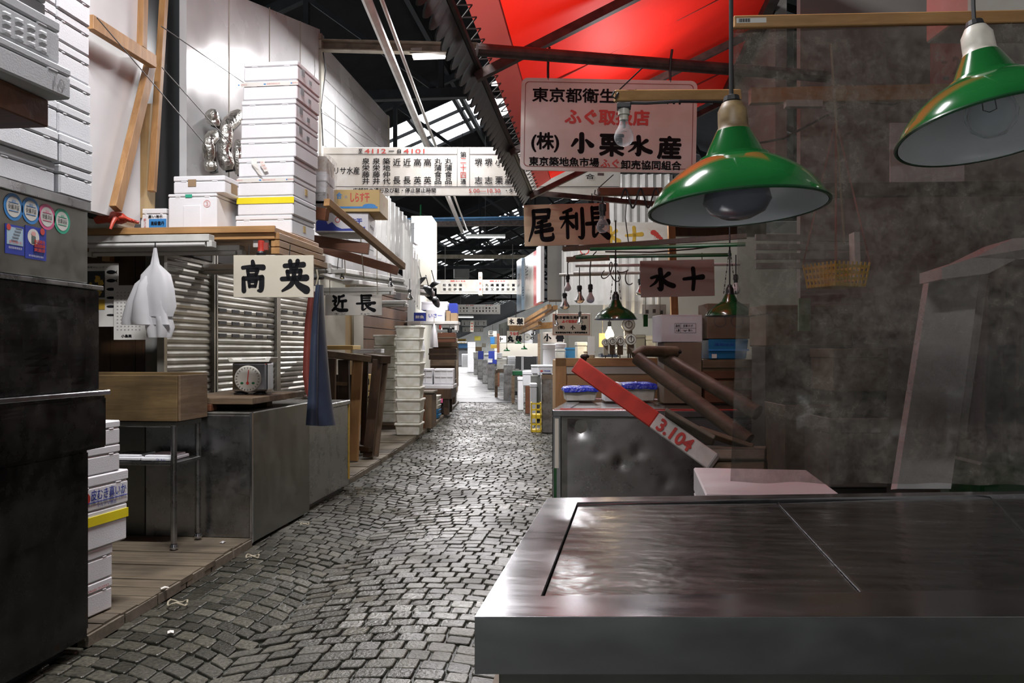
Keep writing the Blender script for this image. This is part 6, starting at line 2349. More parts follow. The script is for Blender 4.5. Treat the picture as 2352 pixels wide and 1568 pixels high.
# ------------------------------------------------------------------ enamel lamps
def enamel_lamp(loc, R, label, tilt, enamel, kind, cord, group=None, chain=False, sock='socket'):
    t = thing('enamel_lamp', label, 'lamp', loc, 0, group)
    t.rotation_euler = tilt
    k = R / .18
    prof = [(.180, 0), (.1775, .010), (.170, .024), (.160, .038), (.150, .050), (.128, .069), (.105, .085), (.088, .094), (.076, .099), (.073, .105), (.062, .107), (.060, .112), (.053, .128), (.043, .148), (.036, .162)]
    prof = [(r * k, z * k) for r, z in prof]
    MB().shell(prof, 56).build('shade', M[enamel], t, smooth=True, angle=30)
    MB().shell([(r - .0025 * k, z - .0015 * k) for r, z in prof], 56).build('white_lining', M['enamel_white'], t, smooth=True, angle=50)
    rim = [((R + .002 * k) * math.cos(2 * math.pi * i / 56), (R + .002 * k) * math.sin(2 * math.pi * i / 56), 0) for i in range(57)]
    MB().tube(rim, .0035 * k, 6).build('rim', M['enamel_rim'], t, smooth=True)
    MB().lathe([(.036 * k, .162 * k), (.031 * k, .170 * k), (.031 * k, .180 * k), (.030 * k, .205 * k), (.025 * k, .214 * k), (.021 * k, .222 * k), (.0001, .222 * k)], 20).build('socket', M[sock], t, smooth=True, angle=40)
    MB().lathe([(.014 * k, .222 * k), (.018 * k, .226 * k), (.016 * k, .236 * k), (.007 * k, .24 * k), (.0001, .24 * k)], 14).build('cord_grip', M['cord'], t)
    if kind == 'grey':
        MB().lathe([(.0001, -.022 * k), (.03 * k, -.020 * k), (.056 * k, -.008 * k), (.070 * k, .014 * k), (.066 * k, .034 * k), (.03 * k, .07 * k), (.022 * k, .12 * k)], 28).build('bulb', M['greybulb'], t, smooth=True)
    elif kind == 'clear':
        g = MB().lathe([(.0001, -.012 * k), (.022 * k, -.008 * k), (.042 * k, .010 * k), (.049 * k, .034 * k), (.042 * k, .06 * k), (.025 * k, .085 * k), (.02 * k, .12 * k)], 28).build('bulb', M['bulbglass'], t, smooth=True)
        MB().tube([(-.012 * k, 0, .08 * k), (-.014 * k, 0, .045 * k), (0, .006, .042 * k), (.012 * k, 0, .045 * k), (.012 * k, 0, .08 * k)], .0012 * k, 5).build('filament', M['wire'], g)
    inv = Matrix.Identity(3)
    if cord:
        up = t.matrix_basis.to_3x3().inverted() if False else None
        import mathutils
        ro = mathutils.Euler(tilt).to_matrix().inverted()
        a = Vector((0, 0, .238 * k))
        b = a + ro @ Vector((.0, 0, cord))
        MB().tube([a, a.lerp(b, .02) + Vector((0, 0, .01)), b], .0045 if R > .15 and cord > .9 else .006, 8).build('cord', M['cord'], t, smooth=True)
        if chain:
            ch = MB()
            for s in (-1, 1):
                p0, p1 = Vector((s * .045 * k, 0, .17 * k)), a.lerp(b, .55)
                n = 14
                for i in range(n):
                    ch.bar(p0.lerp(p1, i / n), p0.lerp(p1, (i + .8) / n), .008 if i % 2 else .003, .003 if i % 2 else .008)
            ch.build('chain', M['iron'], t)
    return t


enamel_lamp(P(1694, 478, 1.71), .179, 'green enamel lamp shade with a grey bulb hanging over the stainless counter', (-.05, -.045, 0), 'enamel', 'grey', 1.4)
enamel_lamp(P(2284, 300, 1.72), .187, 'green enamel lamp shade with a large clear bulb hanging highest over the counter', (-.15, -.10, 0), 'enamel', 'clear', 1.3, sock='porcelain')
enamel_lamp(P(1414, 733, 7.2), .182, 'dark green enamel lamp on chains in front of the dial scales', (0, 0, 0), 'enamel_dark', 'none', .62, 'dark enamel lamps over the steel chest', True, 'blackpaint')
enamel_lamp(P(1676, 725, 6.5), .185, 'dark green enamel lamp half hidden behind the edge of the plastic sheet', (0, 0, 0), 'enamel_dark', 'none', .55, 'dark enamel lamps over the steel chest', True, 'blackpaint')

# ------------------------------------------------------------------ wooden arms with naked bulbs
a, b = P(1411, 221, 2.62), P(1700, 219, 2.75)
t = thing('bulb_bracket', 'pine arm with a wired lampholder in front of the white signboard', 'arm', a)
MB().bar((0, 0, 0), b - a, .022, .036).build('timber', M['pine'], t, bevel=.003)
MB().tube([Vector((.0, -.016, .01)), Vector((-.008, -.02, -.005)), Vector((.002, -.022, -.014)), Vector((.012, -.016, .005))], .004, 6).build('wire_loop', M['cord'], t)
MB().tube([Vector((.04, 0, -.022)), Vector((.1, -.004, -.026)), Vector((.2, 0, -.022)), Vector((b - a) * .98) + Vector((0, 0, -.022))], .005, 6).build('flex', M['cord'], t)
MB().bar(Vector((.005, .0, .01)), Vector((.09, .04, .10)), .004, .004).build('stay_wire', M['iron'], t)
hp = P(1433, 238, 2.62) - a
MB().box(hp.x - .022, hp.y - .02, hp.z - .018, hp.x + .022, hp.y + .02, hp.z + .0).build('holder_block', M['cord'], t, bevel=.003)
hanging_bulb(1433, 243, 276, 336, 2.62, 'clear glass bulb hanging in front of the white signboard', 'clear', None, 'porcelain')
a, b = P(1374, 441, 4.35), P(1520, 440, 4.45)
t = thing('bulb_bracket', 'red-brown arm with wound black flex above the tan name board', 'arm', a)
MB().bar((0, 0, 0), b - a, .03, .042).build('timber', M['redbrown'], t, bevel=.003)
pts = []
for k in range(60):
    s = k / 59
    pts.append(Vector((.12 + .24 * s, -.02 + .004 * math.sin(k), -.04 + .05 * math.sin(s * 19))))
MB().tube(pts, .005, 6).build('flex', M['cord'], t, smooth=True)
MB().tube([Vector((-.015, -.01, .01)), Vector((-.02, -.01, -.012)), Vector((.0, -.012, -.02)), Vector((.01, -.012, -.0))], .004, 6).build('wire_loop', M['wire'], t)
MB().bar(Vector((0, 0, .02)), Vector((.08, .05, .10)), .004, .004).build('stay_wire', M['iron'], t)
hanging_bulb(1384, 466, 496, 535, 4.35, 'clear glass bulb hanging in front of the tan name board', 'clear', 452, 'cord')

# ------------------------------------------------------------------ big white signboard under the awning
DS = 4.5
c, W, H = fb(1194, 182, 1598, 394, DS)
t = thing('shop_signboard', 'large white signboard with black and red writing hanging under the red awning', 'sign', c, TH)
t.rotation_euler = (0, math.radians(1.1), TH)
rr = .035
pts = []
for cx_, cz_, a0 in ((W / 2 - rr, H - rr, 0), (-W / 2 + rr, H - rr, 90), (-W / 2 + rr, rr, 180), (W / 2 - rr, rr, 270)):
    for k in range(7):
        an = math.radians(a0 + 15 * k)
        pts.append((cx_ + rr * math.cos(an), cz_ + rr * math.sin(an)))
MB().prism(list(pts), 0, .012).build('board', M['signwhite'], t)
fr = []
for inset in (.020, .0235):
    r2 = rr * .6
    ring = []
    for cx_, cz_, a0 in ((W / 2 - inset - r2, H - inset - r2, 0), (-W / 2 + inset + r2, H - inset - r2, 90), (-W / 2 + inset + r2, inset + r2, 180), (W / 2 - inset - r2, inset + r2, 270)):
        for k in range(5):
            an = math.radians(a0 + 22.5 * k)
            ring.append((cx_ + r2 * math.cos(an), -.0012, cz_ + r2 * math.sin(an)))
    fr.append(ring)
n = len(fr[0])
MB().add(fr[0] + fr[1], [(k, (k + 1) % n, n + (k + 1) % n, n + k) for k in range(n)]).build('red_border', M['redapron'], t)
s_ = DS / F_PX


def sw(s, px, py, pw, ph, ink='ink', bold=.0022):
    write(t, s, (px - 1396) * s_, (394 - py) * s_ - .008, pw * s_, ph * s_, M[ink], bold=bold)


sw('東京都衛生局認証所', 1392, 217, 344, 32)
sw('ふぐ取扱店', 1392, 266, 192, 34, 'redink', .004)
sw('(株)', 1251, 326, 62, 44, 'ink', .003)
brush(t, '小', (1337 - 1396) * s_, (394 - 326) * s_ - .008, 54 * s_, 50 * s_, M['ink'])
sw('栗', 1404, 330, 54, 48, 'ink', .0055)
brush(t, '水', (1470 - 1396) * s_, (394 - 330) * s_ - .008, 58 * s_, 50 * s_, M['ink'])
sw('産', 1536, 333, 52, 50, 'ink', .0055)
sw('東京築地魚市場', 1295, 370, 160, 20, 'ink', .0016)
sw('ふぐ', 1400, 372, 42, 19, 'redink', .0016)
sw('卸売協同組合', 1495, 374, 138, 20, 'ink', .0016)
MB().box(-.055, -.001, -.022, -.02, .004, -.008).build('small_tab', M['wire'], t)
for px in (1255, 1536):
    x = (px - 1396) * s_
    MB().tube([(x, .006, H - .01), (x - .002, .006, H + .05), (x - .002, -.01, H + .12), (x + .004, -.01, H + .165)], .007, 6).build('hook', M['cord'], t)

# ------------------------------------------------------------------ other name boards on the right
t, W, H = name_board(1205, 1402, 468, 563, 7.6, 'tan name board with three brushed characters under the awning end', 'signtan')
t.rotation_euler = (0, math.radians(-1.5), TH)
brush(t, '尾', -W * .30, H * .5, W * .31, H * .82, M['ink'])
brush(t, '利', W * .06, H * .52, W * .30, H * .80, M['ink'])
brush(t, '長', W * .36, H * .52, W * .30, H * .84, M['ink'])
for x in (-W * .42, W * .3):
    MB().tube([(x, .006, H), (x, .006, H + .09)], .005, 5).build('hook', M['iron'], t)
t, W, H = name_board(1472, 1642, 597, 681, 7.4, 'taupe name board with two brushed characters hanging from the green poles', 'signtaupe')
t.rotation_euler = (0, math.radians(-1.3), TH)
brush(t, '水', -W * .20, H * .48, W * .36, H * .66, M['ink'])
brush(t, '十', W * .22, H * .48, W * .31, H * .68, M['ink'])
for x in (-W * .34, W * .34):
    MB().tube([(x, .006, H), (x, .006, H + .06)], .004, 5).build('hook', M['iron'], t)
t, W, H = name_board(1330, 1541, 510, 583, 10.5, 'white shop board with gold characters and a red prawn', 'signwhite')
for ch, px in (('水', 1405), ('十', 1457)):
    brush(t, ch, (px - 1435.5) / F_PX * 10.5, H * .58, .24, .25, M['goldink'])
px0 = (1512 - 1435.5) / F_PX * 10.5
pm = MB()
seg = [(-.06, .05), (-.03, .03), (.0, .0), (.03, -.025), (.055, -.06)]
for i, (x, z) in enumerate(seg):
    r = .034 - .004 * i
    k_ = 10
    pm.add([(px0 + x + r * 1.2 * math.cos(2 * math.pi * j / k_), -.002 - .0003 * i, H * .55 + z + r * math.sin(2 * math.pi * j / k_)) for j in range(k_)], [tuple(range(k_))])
for i in range(5):
    pm.add([(px0 - .05 + .02 * i, -.002, H * .55 + .02 - .02 * i), (px0 - .06 + .016 * i, -.002, H * .55 - .06 - .012 * i), (px0 - .045 + .02 * i, -.002, H * .55 + .02 - .02 * i)], [(0, 1, 2)])
pm.add([(px0 - .07, -.002, H * .55 + .06), (px0 - .16, -.002, H * .55 + .12), (px0 - .07, -.002, H * .55 + .055)], [(0, 1, 2)])
pm.build('prawn_print', M['redink'], t)
v, f = disc(24, .8, 1)
put_2d(v, f, -W * .44, H * .12, .12, .12, FRONT()).build('ring_print', M['redink'], t)

# ------------------------------------------------------------------ poles, rods and bulbs over the steel chest
def rod(a, b, da, db, r, label, m, cat='pole', name='pole', sq=False):
    p0, p1 = P(*a, da), P(*b, db)
    mb = MB()
    if sq:
        mb.bar(p0, p1, r * 2, r * 2)
    else:
        mb.tube([p0, p1], r, 10)
    return tag(mb.build(name, M[m]), label, cat)


rod((1294, 572), (1715, 542), 7.1, 6.6, .020, 'dark timber pole above the green poles over the steel chest', 'brownwood', sq=True, name='timber_pole')
rod((1356, 572), (1712, 561), 6.9, 6.4, .016, 'upper green painted pole over the steel chest', 'greenpole', name='green_pole')
rod((1323, 590), (1680, 585), 7.35, 7.1, .016, 'lower green painted pole over the taupe name board', 'greenpole', name='green_pole')
rod((1302, 596), (1400, 592), 7.4, 7.3, .022, 'short wooden rod end beneath the lower green pole', 'oldwood', sq=True, name='wooden_rod')
rod((1322, 610), (1700, 607), 8.6, 8.2, .016, 'upper white pipe behind the taupe name board', 'whitepipe', 'pipe', 'white_pipe')
rod((1285, 631), (1400, 629), 9.0, 8.8, .018, 'lower white pipe behind the naked bulbs', 'whitepipe', 'pipe', 'white_pipe')
rod((1318, 627), (1480, 626), 8.9, 8.6, .018, 'middle white pipe beside the coiled flex', 'whitepipe', 'pipe', 'white_pipe')
GN = 'naked bulbs over the steel chest'
hanging_bulb(1304, 630, 648, 669, 8.3, 'frosted bulb hanging nearest the alley over the steel chest', 'frosted', None, 'cord', GN, [(1304, 633), (1304, 604), (1318, 588), (1344, 583)])
hanging_bulb(1331, 655, 670, 697, 8.4, 'silvered bulb hanging between two frosted bulbs', 'reflector', 614, 'cord', GN)
hanging_bulb(1356, 652, 671, 696, 7.6, 'frosted bulb on a thick curved black stem', 'frosted', None, 'cord', GN, [(1356, 655), (1355, 618), (1358, 590), (1370, 577)])
hanging_bulb(1297, 672, 685, 711, 8.6, 'silvered bulb hanging low beside the fugu board of the next stall', 'reflector', 632, 'cord', GN)
hanging_bulb(1690, 630, 649, 676, 6.6, 'frosted bulb beside the edge of the plastic sheet', 'frosted', 585, 'cord', GN)
hanging_bulb(1470, 640, 655, 678, 8.8, 'silvered bulb half hidden behind the taupe name board', 'reflector', 607, 'cord', GN)
hanging_bulb(1277, 722, 735, 748, 15, 'silvered bulb in front of the fugu board of the next stall', 'reflector', 690, 'cord', GN)
hanging_bulb(1332, 715, 728, 745, 12, 'silvered bulb at the end of the fugu board of the next stall', 'reflector', 690, 'cord', GN)
fx = []
for k in range(70):
    s = k / 69
    fx.append(P(1380 + 70 * s, 622 + 14 * math.sin(s * 15) + 10 * s, 8.0) + Vector((.03 * math.cos(s * 24), 0, .04 * math.sin(s * 24))))
o = MB().tube(fx, .006, 6).build('coiled_flex', M['wire'], None, smooth=True)
tag(o, 'coiled grey flex hanging between the white pipes', 'cable')
o = MB().tube([P(1390, 578, 7.0), P(1500, 579, 7.0), P(1590, 572, 6.9), P(1680, 560, 6.6)], .006, 6).build('slack_flex', M['cord'])
tag(o, 'slack black flex hanging under the upper green pole', 'cable')
o = MB().tube([P(1440, 440, 9), P(1436, 500, 9), P(1444, 560, 9)], .006, 5).build('thin_flex', M['cord'])
tag(o, 'thin black flex hanging before the gold lettered board', 'cable')
rod((1541, 500), (1549, 726), 9.6, 9.6, .04, 'pine post beside the red prawn board', 'pine_z', 'post', 'pine_post', True)
c, w_, h_ = fb(1545, 488, 1760, 542, 9.8)
o = MB().box(-w_ / 2, 0, 0, w_ / 2, .1, h_).build('timber_beam', M['brownwood'], None, loc=c, rz=TH)
tag(o, 'dark brown beam above the pine post', 'beam')
c, w_, h_ = fb(1545, 535, 1760, 720, 11.5)
struct(MB().box(-w_ / 2 - .2, 0, -1.0, w_ / 2 + .6, .06, h_).build('wall_stall_far', M['creamwall'], None, loc=c, rz=TH))
# plastic sheets glowing above the next stall
for k, (a, b, z0, z1, d0, d1, lab) in enumerate(((1290, 1420, 575, 700, 12.5, 10.8, 'clear plastic sheet sloping behind the naked bulbs'), (1395, 1545, 400, 515, 11.5, 11.2, 'bright clear plastic sheet above the gold lettered board'), (1385, 1545, 585, 720, 12, 11.6, 'clear corrugated sheet behind the coiled flex'))):
    rows = []
    for zz in (z1, z0):
        r = []
        for i in range(41):
            s = i / 40
            p = P(a + (b - a) * s, zz, d0 + (d1 - d0) * s)
            p.y += .02 * math.sin(i * 1.3)
            r.append(p)
        rows.append(r)
    o = MB().grid(rows).build('plastic_sheet', M['corrugated'], None, smooth=True)
    tag(o, lab, 'sheet')

# ================================================================== stalls far down the right side
def block(px0, px1, py0, py1, d, name, label, cat, m, depth=.4, rz=TH, bev=.01, group=None, to_floor=False, lid=None):
    c, w_, h_ = fb(px0, py0, px1, py1, d)
    t = thing(name, label, cat, c, rz, group)
    z0 = -c.z if to_floor else 0
    hl = h_ * .26 if lid else 0
    MB().box(-w_ / 2, 0, z0, w_ / 2, depth, h_ - hl).build('body', M[m], t, bevel=bev)
    if lid:
        MB().box(-w_ / 2 - .006, -.008, h_ - hl + .004, w_ / 2 + .006, depth + .006, h_).build('lid', M[lid], t, bevel=bev)
    return t, w_, h_


# long advertising panel over the stall, facing the alley: blue, white and red bands
p0, p1 = P(1250, 690, 14.0), P(1192, 716, 22.0)
zb0, zt0 = P(0, 692, 14).z, P(0, 562, 14).z
zb1, zt1 = P(0, 716, 22).z, P(0, 600, 22).z
t = thing('advertising_panel', 'long glossy panel in red, white and pale blue over the far stalls', 'sign', (p0.x, p0.y, 0))
pb = p1 - p0


def AP(s, v, off=0.0):
    return Vector((pb.x * s - off, pb.y * s - off * .2, (zb0 + (zb1 - zb0) * s) * (1 - v) + (zt0 + (zt1 - zt0) * s) * v))


for a, b, m, nm in ((0, .12, 'foam_grey', 'grey_end'), (.12, .32, None, 'red_band'), (.32, .72, 'signwhite', 'white_band'), (.72, 1.0, None, 'pale_blue_band')):
    mm = M[m] if m else (mat('glossy_red_band', (.62, .13, .14), .2, var=.1, scale=1.5) if nm == 'red_band' else mat('glossy_blue_band', (.40, .55, .68), .2, var=.08, scale=1.5))
    MB().add([AP(a, 0), AP(b, 0), AP(b, 1), AP(a, 1)], [(0, 1, 2, 3)]).build(nm, mm, t, solid=.06)


def APt(x, z, lift):
    v = AP(1 - x, z, .075 + lift)
    return v


for s_, x, z, w_, h_ in (('鮮', .56, .66, .12, .30), ('魚', .40, .3, .10, .26), ('卸', .14, .6, .08, .3)):
    vs, fs = text_geo(s_)
    put_2d(vs, fs, x, z, w_, h_, APt).build('lettering', M['ink'], t)
# grey stall cabin end beyond the awning
c, w_, h_ = fb(1251, 600, 1276, 672, 14.2)
t = thing('stall_cabin', 'grey cabin over the next stall beside the red band', 'cabin', (p0.x + .02, p0.y, 0))
MB().box(.04, -.1, zb0 + .02, .30, .5, zt0 + .1).build('end_panel', M['greywall'], t)
MB().box(.32, -.3, zb0 - .02, 1.6, .3, zt0 - .1).build('front_panel', M['foam_grey'], t)
MB().box(.30, -.32, zb0 - .02, .33, .5, zt0 + .1).build('corner_bar', M['iron'], t)
for k, (a, b, da, db, lab) in enumerate((((1262, 704), (1192, 746), 13.6, 19.0, 'outer pine strut under the long advertising panel'), ((1276, 706), (1204, 752), 13.8, 19.0, 'inner pine strut under the long advertising panel'), ((1240, 742), (1194, 764), 15.5, 18.8, 'short pine strut low under the long advertising panel'))):
    rod(a, b, da, db, .035, lab, 'pine_y', 'timber', 'pine_strut', True)
rod((1175, 754), (1290, 745), 20.3, 18.5, .07, 'orange-brown beam under the far name boards', 'pine', 'timber', 'timber_rail', True)

# name boards of the far stalls
for px0, px1, y0, y1, d, m, lab, chars in ((1166, 1204, 729, 747, 17.2, 'signcream', 'small cream name board at the end of the pine struts', ((-.26, '水'), (.24, '栄'))),
                                            (1144, 1163, 771, 787, 27, 'signwhite', 'small white name board partly hidden beside the eel board', ((-.2, '十'),)),
                                            (1122, 1141, 760, 773, 34, 'signwhite', 'tiny white name board farthest along the right stalls', ((-.2, '三'),)),
                                            (1247, 1296, 763, 787, 17, 'signwhite', 'white name board with two characters under the fugu board', ((-.28, '小'), (.3, '善')))):
    t, W, H = name_board(px0, px1, y0, y1, d, lab, m)
    for x, ch in chars:
        if ch in BR:
            brush(t, ch, W * x, H * .5, H * .74, H * .76, M['ink'])
        else:
            write(t, ch, W * x, H * .5, H * .72, H * .74, M['ink'], bold=.012)
    MB().tube([(0, .006, H), (0, .006, H + .25)], .008, 5).build('hook', M['iron'], t)
t, W, H = name_board(1164, 1200, 760, 787, 24, 'cream eel board with red and black writing over the beige partition', 'signcream')
write(t, 'うなぎ', 0, H * .78, W * .6, H * .26, M['redink'], bold=.008)
write(t, '丸', -W * .26, H * .34, W * .36, H * .5, M['ink'], bold=.014)
write(t, '善', W * .26, H * .34, W * .36, H * .5, M['ink'], bold=.012)
t, W, H = name_board(1269, 1356, 720, 770, 16, 'cream fugu licence board with a thin red border in the next stall', 'signcream')
write(t, '東京都衛生局認証済', 0, H * .82, W * .84, H * .13, M['ink'], bold=.003)
write(t, 'ふぐ取扱店', -W * .04, H * .64, W * .42, H * .13, M['redink'], bold=.005)
write(t, '(有)', -W * .27, H * .36, W * .17, H * .18, M['ink'], bold=.004)
brush(t, '小', W * .04, H * .36, W * .13, H * .22, M['ink'])
write(t, '善', W * .32, H * .36, W * .13, H * .22, M['ink'], bold=.008)
write(t, '東京築地魚市場ふぐ卸売協同組合', 0, H * .13, W * .84, H * .08, M['ink'], bold=.003)
bd = MB()
for z in (.03, .955):
    bd.box(-W * .48, -.002, H * z, W * .48, -.0006, H * (z + .015))
for x in (-.48, .473):
    bd.box(W * x, -.002, H * .03, W * (x + .007), -.0006, H * .97)
bd.build('red_border', M['redink'], t)

# the beige partition and the dark openings below it
c, w_, h_ = fb(1145, 788, 1238, 818, 26)
t = thing('partition', 'beige partition of the far stall behind the small green lamps', 'partition', c, TH)
MB().box(-w_ / 2, 0, 0, w_ / 2, .08, h_).build('panel', M['creamwall'], t)
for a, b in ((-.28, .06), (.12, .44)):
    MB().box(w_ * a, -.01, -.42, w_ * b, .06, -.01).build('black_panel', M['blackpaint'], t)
MB().box(-w_ / 2 - .05, -.02, -.95, -w_ / 2 + .03, .1, h_ + .3).build('post', M['redbrown'], t)
MB().box(w_ / 2 - .04, -.02, -.95, w_ / 2 + .04, .1, h_ + .3).build('post', M['oldwood'], t)
for k, (px, py, lab) in enumerate(((1164, 806, 'small green enamel lamp hanging low before the beige partition'), (1204, 802, 'second small green enamel lamp hanging before the beige partition'), (1190, 789, 'small green enamel lamp overlapping the eel board'))):
    enamel_lamp(P(px, py, 22 if k < 2 else 21), .09 * 22 / 22 * 1.0, lab, (0, 0, 0), 'enamel', 'none', .5, 'small green lamps of the far stall')

# a wide back wall closes the far stalls to the right
p = P(1330, 700, 24)
struct(MB().box(p.x - .3, p.y, 0, 9.0, p.y + .1, 3.4).build('wall_stalls', M['creamwall']), 'pale wall at the back of the far stalls')

GB_ = 'boxes and coolers on the far stalls'
far = [
    # px0, px1, py0, py1, d, name, material, depth, floor, lid, label
    (1245, 1271, 860, 1000, 13.0, 'steel_cabinet', 'steel', .6, True, None, 'narrow upright steel cabinet beside the yellow crate'),
    (1236, 1270, 838, 862, 15.2, 'foam_box', 'foam', .45, False, 'foam', 'white foam box with a small label above the narrow steel cabinet'),
    (1221, 1238, 838, 858, 16.0, 'foam_box', 'foam', .4, False, 'foam', 'white foam box next to the labelled box over the steel cabinet'),
    (1218, 1233, 880, 918, 14.8, 'foam_box', 'foam_grey', .25, True, 'foam', 'upright pale box between the orange post and the steel cabinet'),
    (1201, 1222, 852, 886, 17.0, 'foam_box', 'foam', .4, False, 'foam', 'white foam box standing high on the red-brown stand'),
    (1189, 1202, 866, 896, 18.0, 'foam_box', 'foam_grey', .35, True, 'foam', 'grey-white box at the floor left of the red-brown stand'),
    (1207, 1219, 886, 920, 17.0, 'wooden_stand', 'redbrown', .35, True, None, 'red-brown stand under the high foam box'),
    (1177, 1200, 852, 862, 20.5, 'green_bench', 'greenpole', .5, False, None, 'long green edged bench top by the steel drum'),
    (1157, 1183, 838, 884, 21.5, 'steel_drum', 'steel', .6, True, None, 'squat steel tank at the alley side of the far stall'),
    (1141, 1163, 822, 848, 23.0, 'cooler', 'tubplastic', .5, False, 'tubplastic', 'large cream cooler on the wooden legs'),
    (1166, 1184, 818, 846, 23.5, 'foam_box', 'foam', .5, False, 'foam', 'white foam box set behind the steel tank'),
    (1138, 1166, 849, 855, 22.95, 'wooden_bench', 'oldwood', .6, False, None, 'low wooden bench top under the cream cooler'),
    (1120, 1135, 835, 868, 28.0, 'steel_cabinet', 'steel', .6, True, None, 'small steel cabinet beyond the cream cooler'),
    (1108, 1121, 828, 862, 33.0, 'steel_cabinet', 'steel', .8, True, None, 'second small steel cabinet beyond the cream cooler'),
    (1097, 1109, 826, 855, 38.0, 'steel_cabinet', 'steel', .9, True, None, 'third small steel cabinet far down the stalls'),
    (1088, 1098, 822, 848, 45.0, 'steel_cabinet', 'steel', 1.2, True, None, 'farthest small steel cabinet of the row'),
    (1112, 1126, 812, 827, 33.5, 'foam_box', 'foam', .6, False, 'foam', 'foam box on the second small steel cabinet'),
    (1098, 1110, 806, 825, 38.5, 'blue_crate', 'blueink', .6, False, None, 'blue crate on the third small steel cabinet'),
    (1122, 1141, 806, 836, 28.5, 'blue_crate', 'blueink', .5, False, None, 'blue crate behind the small steel cabinet'),
    (1074, 1092, 785, 836, 50.0, 'foam_box', 'foam', .8, True, 'foam', 'tall pale box pile at the bend of the alley'),
    (1141, 1153, 810, 821, 22.9, 'foam_box', 'foam', .4, False, 'foam', 'foam box lying on top of the cream cooler'),
    (1120, 1131, 824, 833, 27.8, 'foam_box', 'foam', .4, False, 'foam', 'low foam box on the cabinet beyond the cream cooler'),
    (1087, 1097, 808, 822, 45.0, 'foam_box', 'foam', .7, False, 'foam', 'foam box on the farthest small steel cabinet'),
    (1126, 1136, 772, 790, 36.0, 'blue_signboard', 'skyink', .08, False, None, 'small bright blue board hanging over the far cabinets'),
    (1127, 1143, 791, 800, 34.0, 'orange_signboard', 'goldink', .08, False, None, 'small orange board below the bright blue one'),
    (1106, 1116, 788, 797, 44.0, 'cream_signboard', 'signcream', .08, False, None, 'tiny cream board hanging farther off than the orange one'),
    (1090, 1104, 772, 782, 52.0, 'yellow_signboard', 'yellow', .08, False, None, 'tiny yellow board slanting near the bend of the alley'),
    (1092, 1106, 796, 806, 44.5, 'carton', 'cardboard', .6, False, None, 'brown carton on the foam box of the farthest cabinets'),
    (1136, 1150, 800, 826, 27.0, 'foam_box', 'foam', .5, False, 'foam', 'foam box beside the blue crate on the far stall'),
]
for px0, px1, py0, py1, d, nm, m, dep, fl_, ld, lab in far:
    t, W, H = block(px0, px1, py0, py1, d, nm, lab, nm.split('_')[-1], m, dep, TH, .012, None, fl_, ld)
    if 'small label' in lab:
        MB().box(-W * .35, -.012, H * .35, -W * .18, -.009, H * .5).build('red_mark', M['redink'], t)
        write(t, 'TSUKIJI', W * .1, H * .42, W * .42, H * .1, M['blueink'], FRONT(-.01), bold=.002)
        MB().box(-W * .4, -.012, H * .16, W * .4, -.009, H * .20).build('blue_line', M['blueink'], t)
    if nm in ('green_bench', 'wooden_bench'):
        z0 = -t.location.z
        for sx_ in (-1, 1):
            MB().box(sx_ * W * .44 - .04, .02, z0, sx_ * W * .44 + .04, .12, 0).build('leg', M['oldwood'], t)
    if nm == 'steel_cabinet':
        MB().box(-W / 2 - .01, -.015, H * .93, W / 2 + .01, dep + .01, H).build('top', M['steel_bright'], t)
# supports for boxes that stand clear of the floor
for k, (px0, px1, py, d, lab) in enumerate(((1220, 1272, 863, 15.1, 'grey stall counter under the labelled foam boxes'), (1162, 1192, 848, 24.3, 'pale stall counter behind the steel tank'))):
    a, b = P(px0, py, d), P(px1, py, d)
    w_ = (b - a).length
    o = thing('stall_counter', lab, 'counter', (a.x, a.y + .05, 0), TH)
    MB().box(0, 0, .1, w_, .6, a.z - .005).build('body', M['steel_dim'], o)
    MB().box(.05, .05, 0, w_ - .05, .55, .1).build('plinth', M['blackpaint'], o)
# yellow drinks crates
for k, (y0, y1) in enumerate(((957, 993), (925, 956))):
    c, w_, h_ = fb(1220, y0, 1243, y1, 13.2)
    if k == 0:
        c.z = 0.0
        h_ = .245
    else:
        c.z = .247
        h_ = .22
    t = thing('yellow_crate', ['lower yellow plastic crate on the setts', 'upper yellow plastic crate stacked on the other'][k], 'crate', c, TH, 'yellow crates beside the steel cabinet')
    mb = MB()
    for z in (0, h_ * .45, h_ * .88):
        mb.box(-w_ / 2, 0, z, w_ / 2, .012, z + h_ * .12)
        mb.box(-w_ / 2, .0, z, -w_ / 2 + .012, .3, z + h_ * .12)
        mb.box(w_ / 2 - .012, .0, z, w_ / 2, .3, z + h_ * .12)
    for x in (-.5, -.05, .4):
        mb.box(w_ * x, 0, 0, w_ * (x + .1), .013, h_)
    for y in (.0, .14, .28):
        mb.box(-w_ / 2, y, 0, -w_ / 2 + .013, y + .02, h_)
    mb.build('lattice_side', M['yellow_plastic'], t)
    MB().box(-w_ / 2 + .012, .012, .01, w_ / 2 - .012, .29, .03).build('base', M['yellow_plastic'], t)

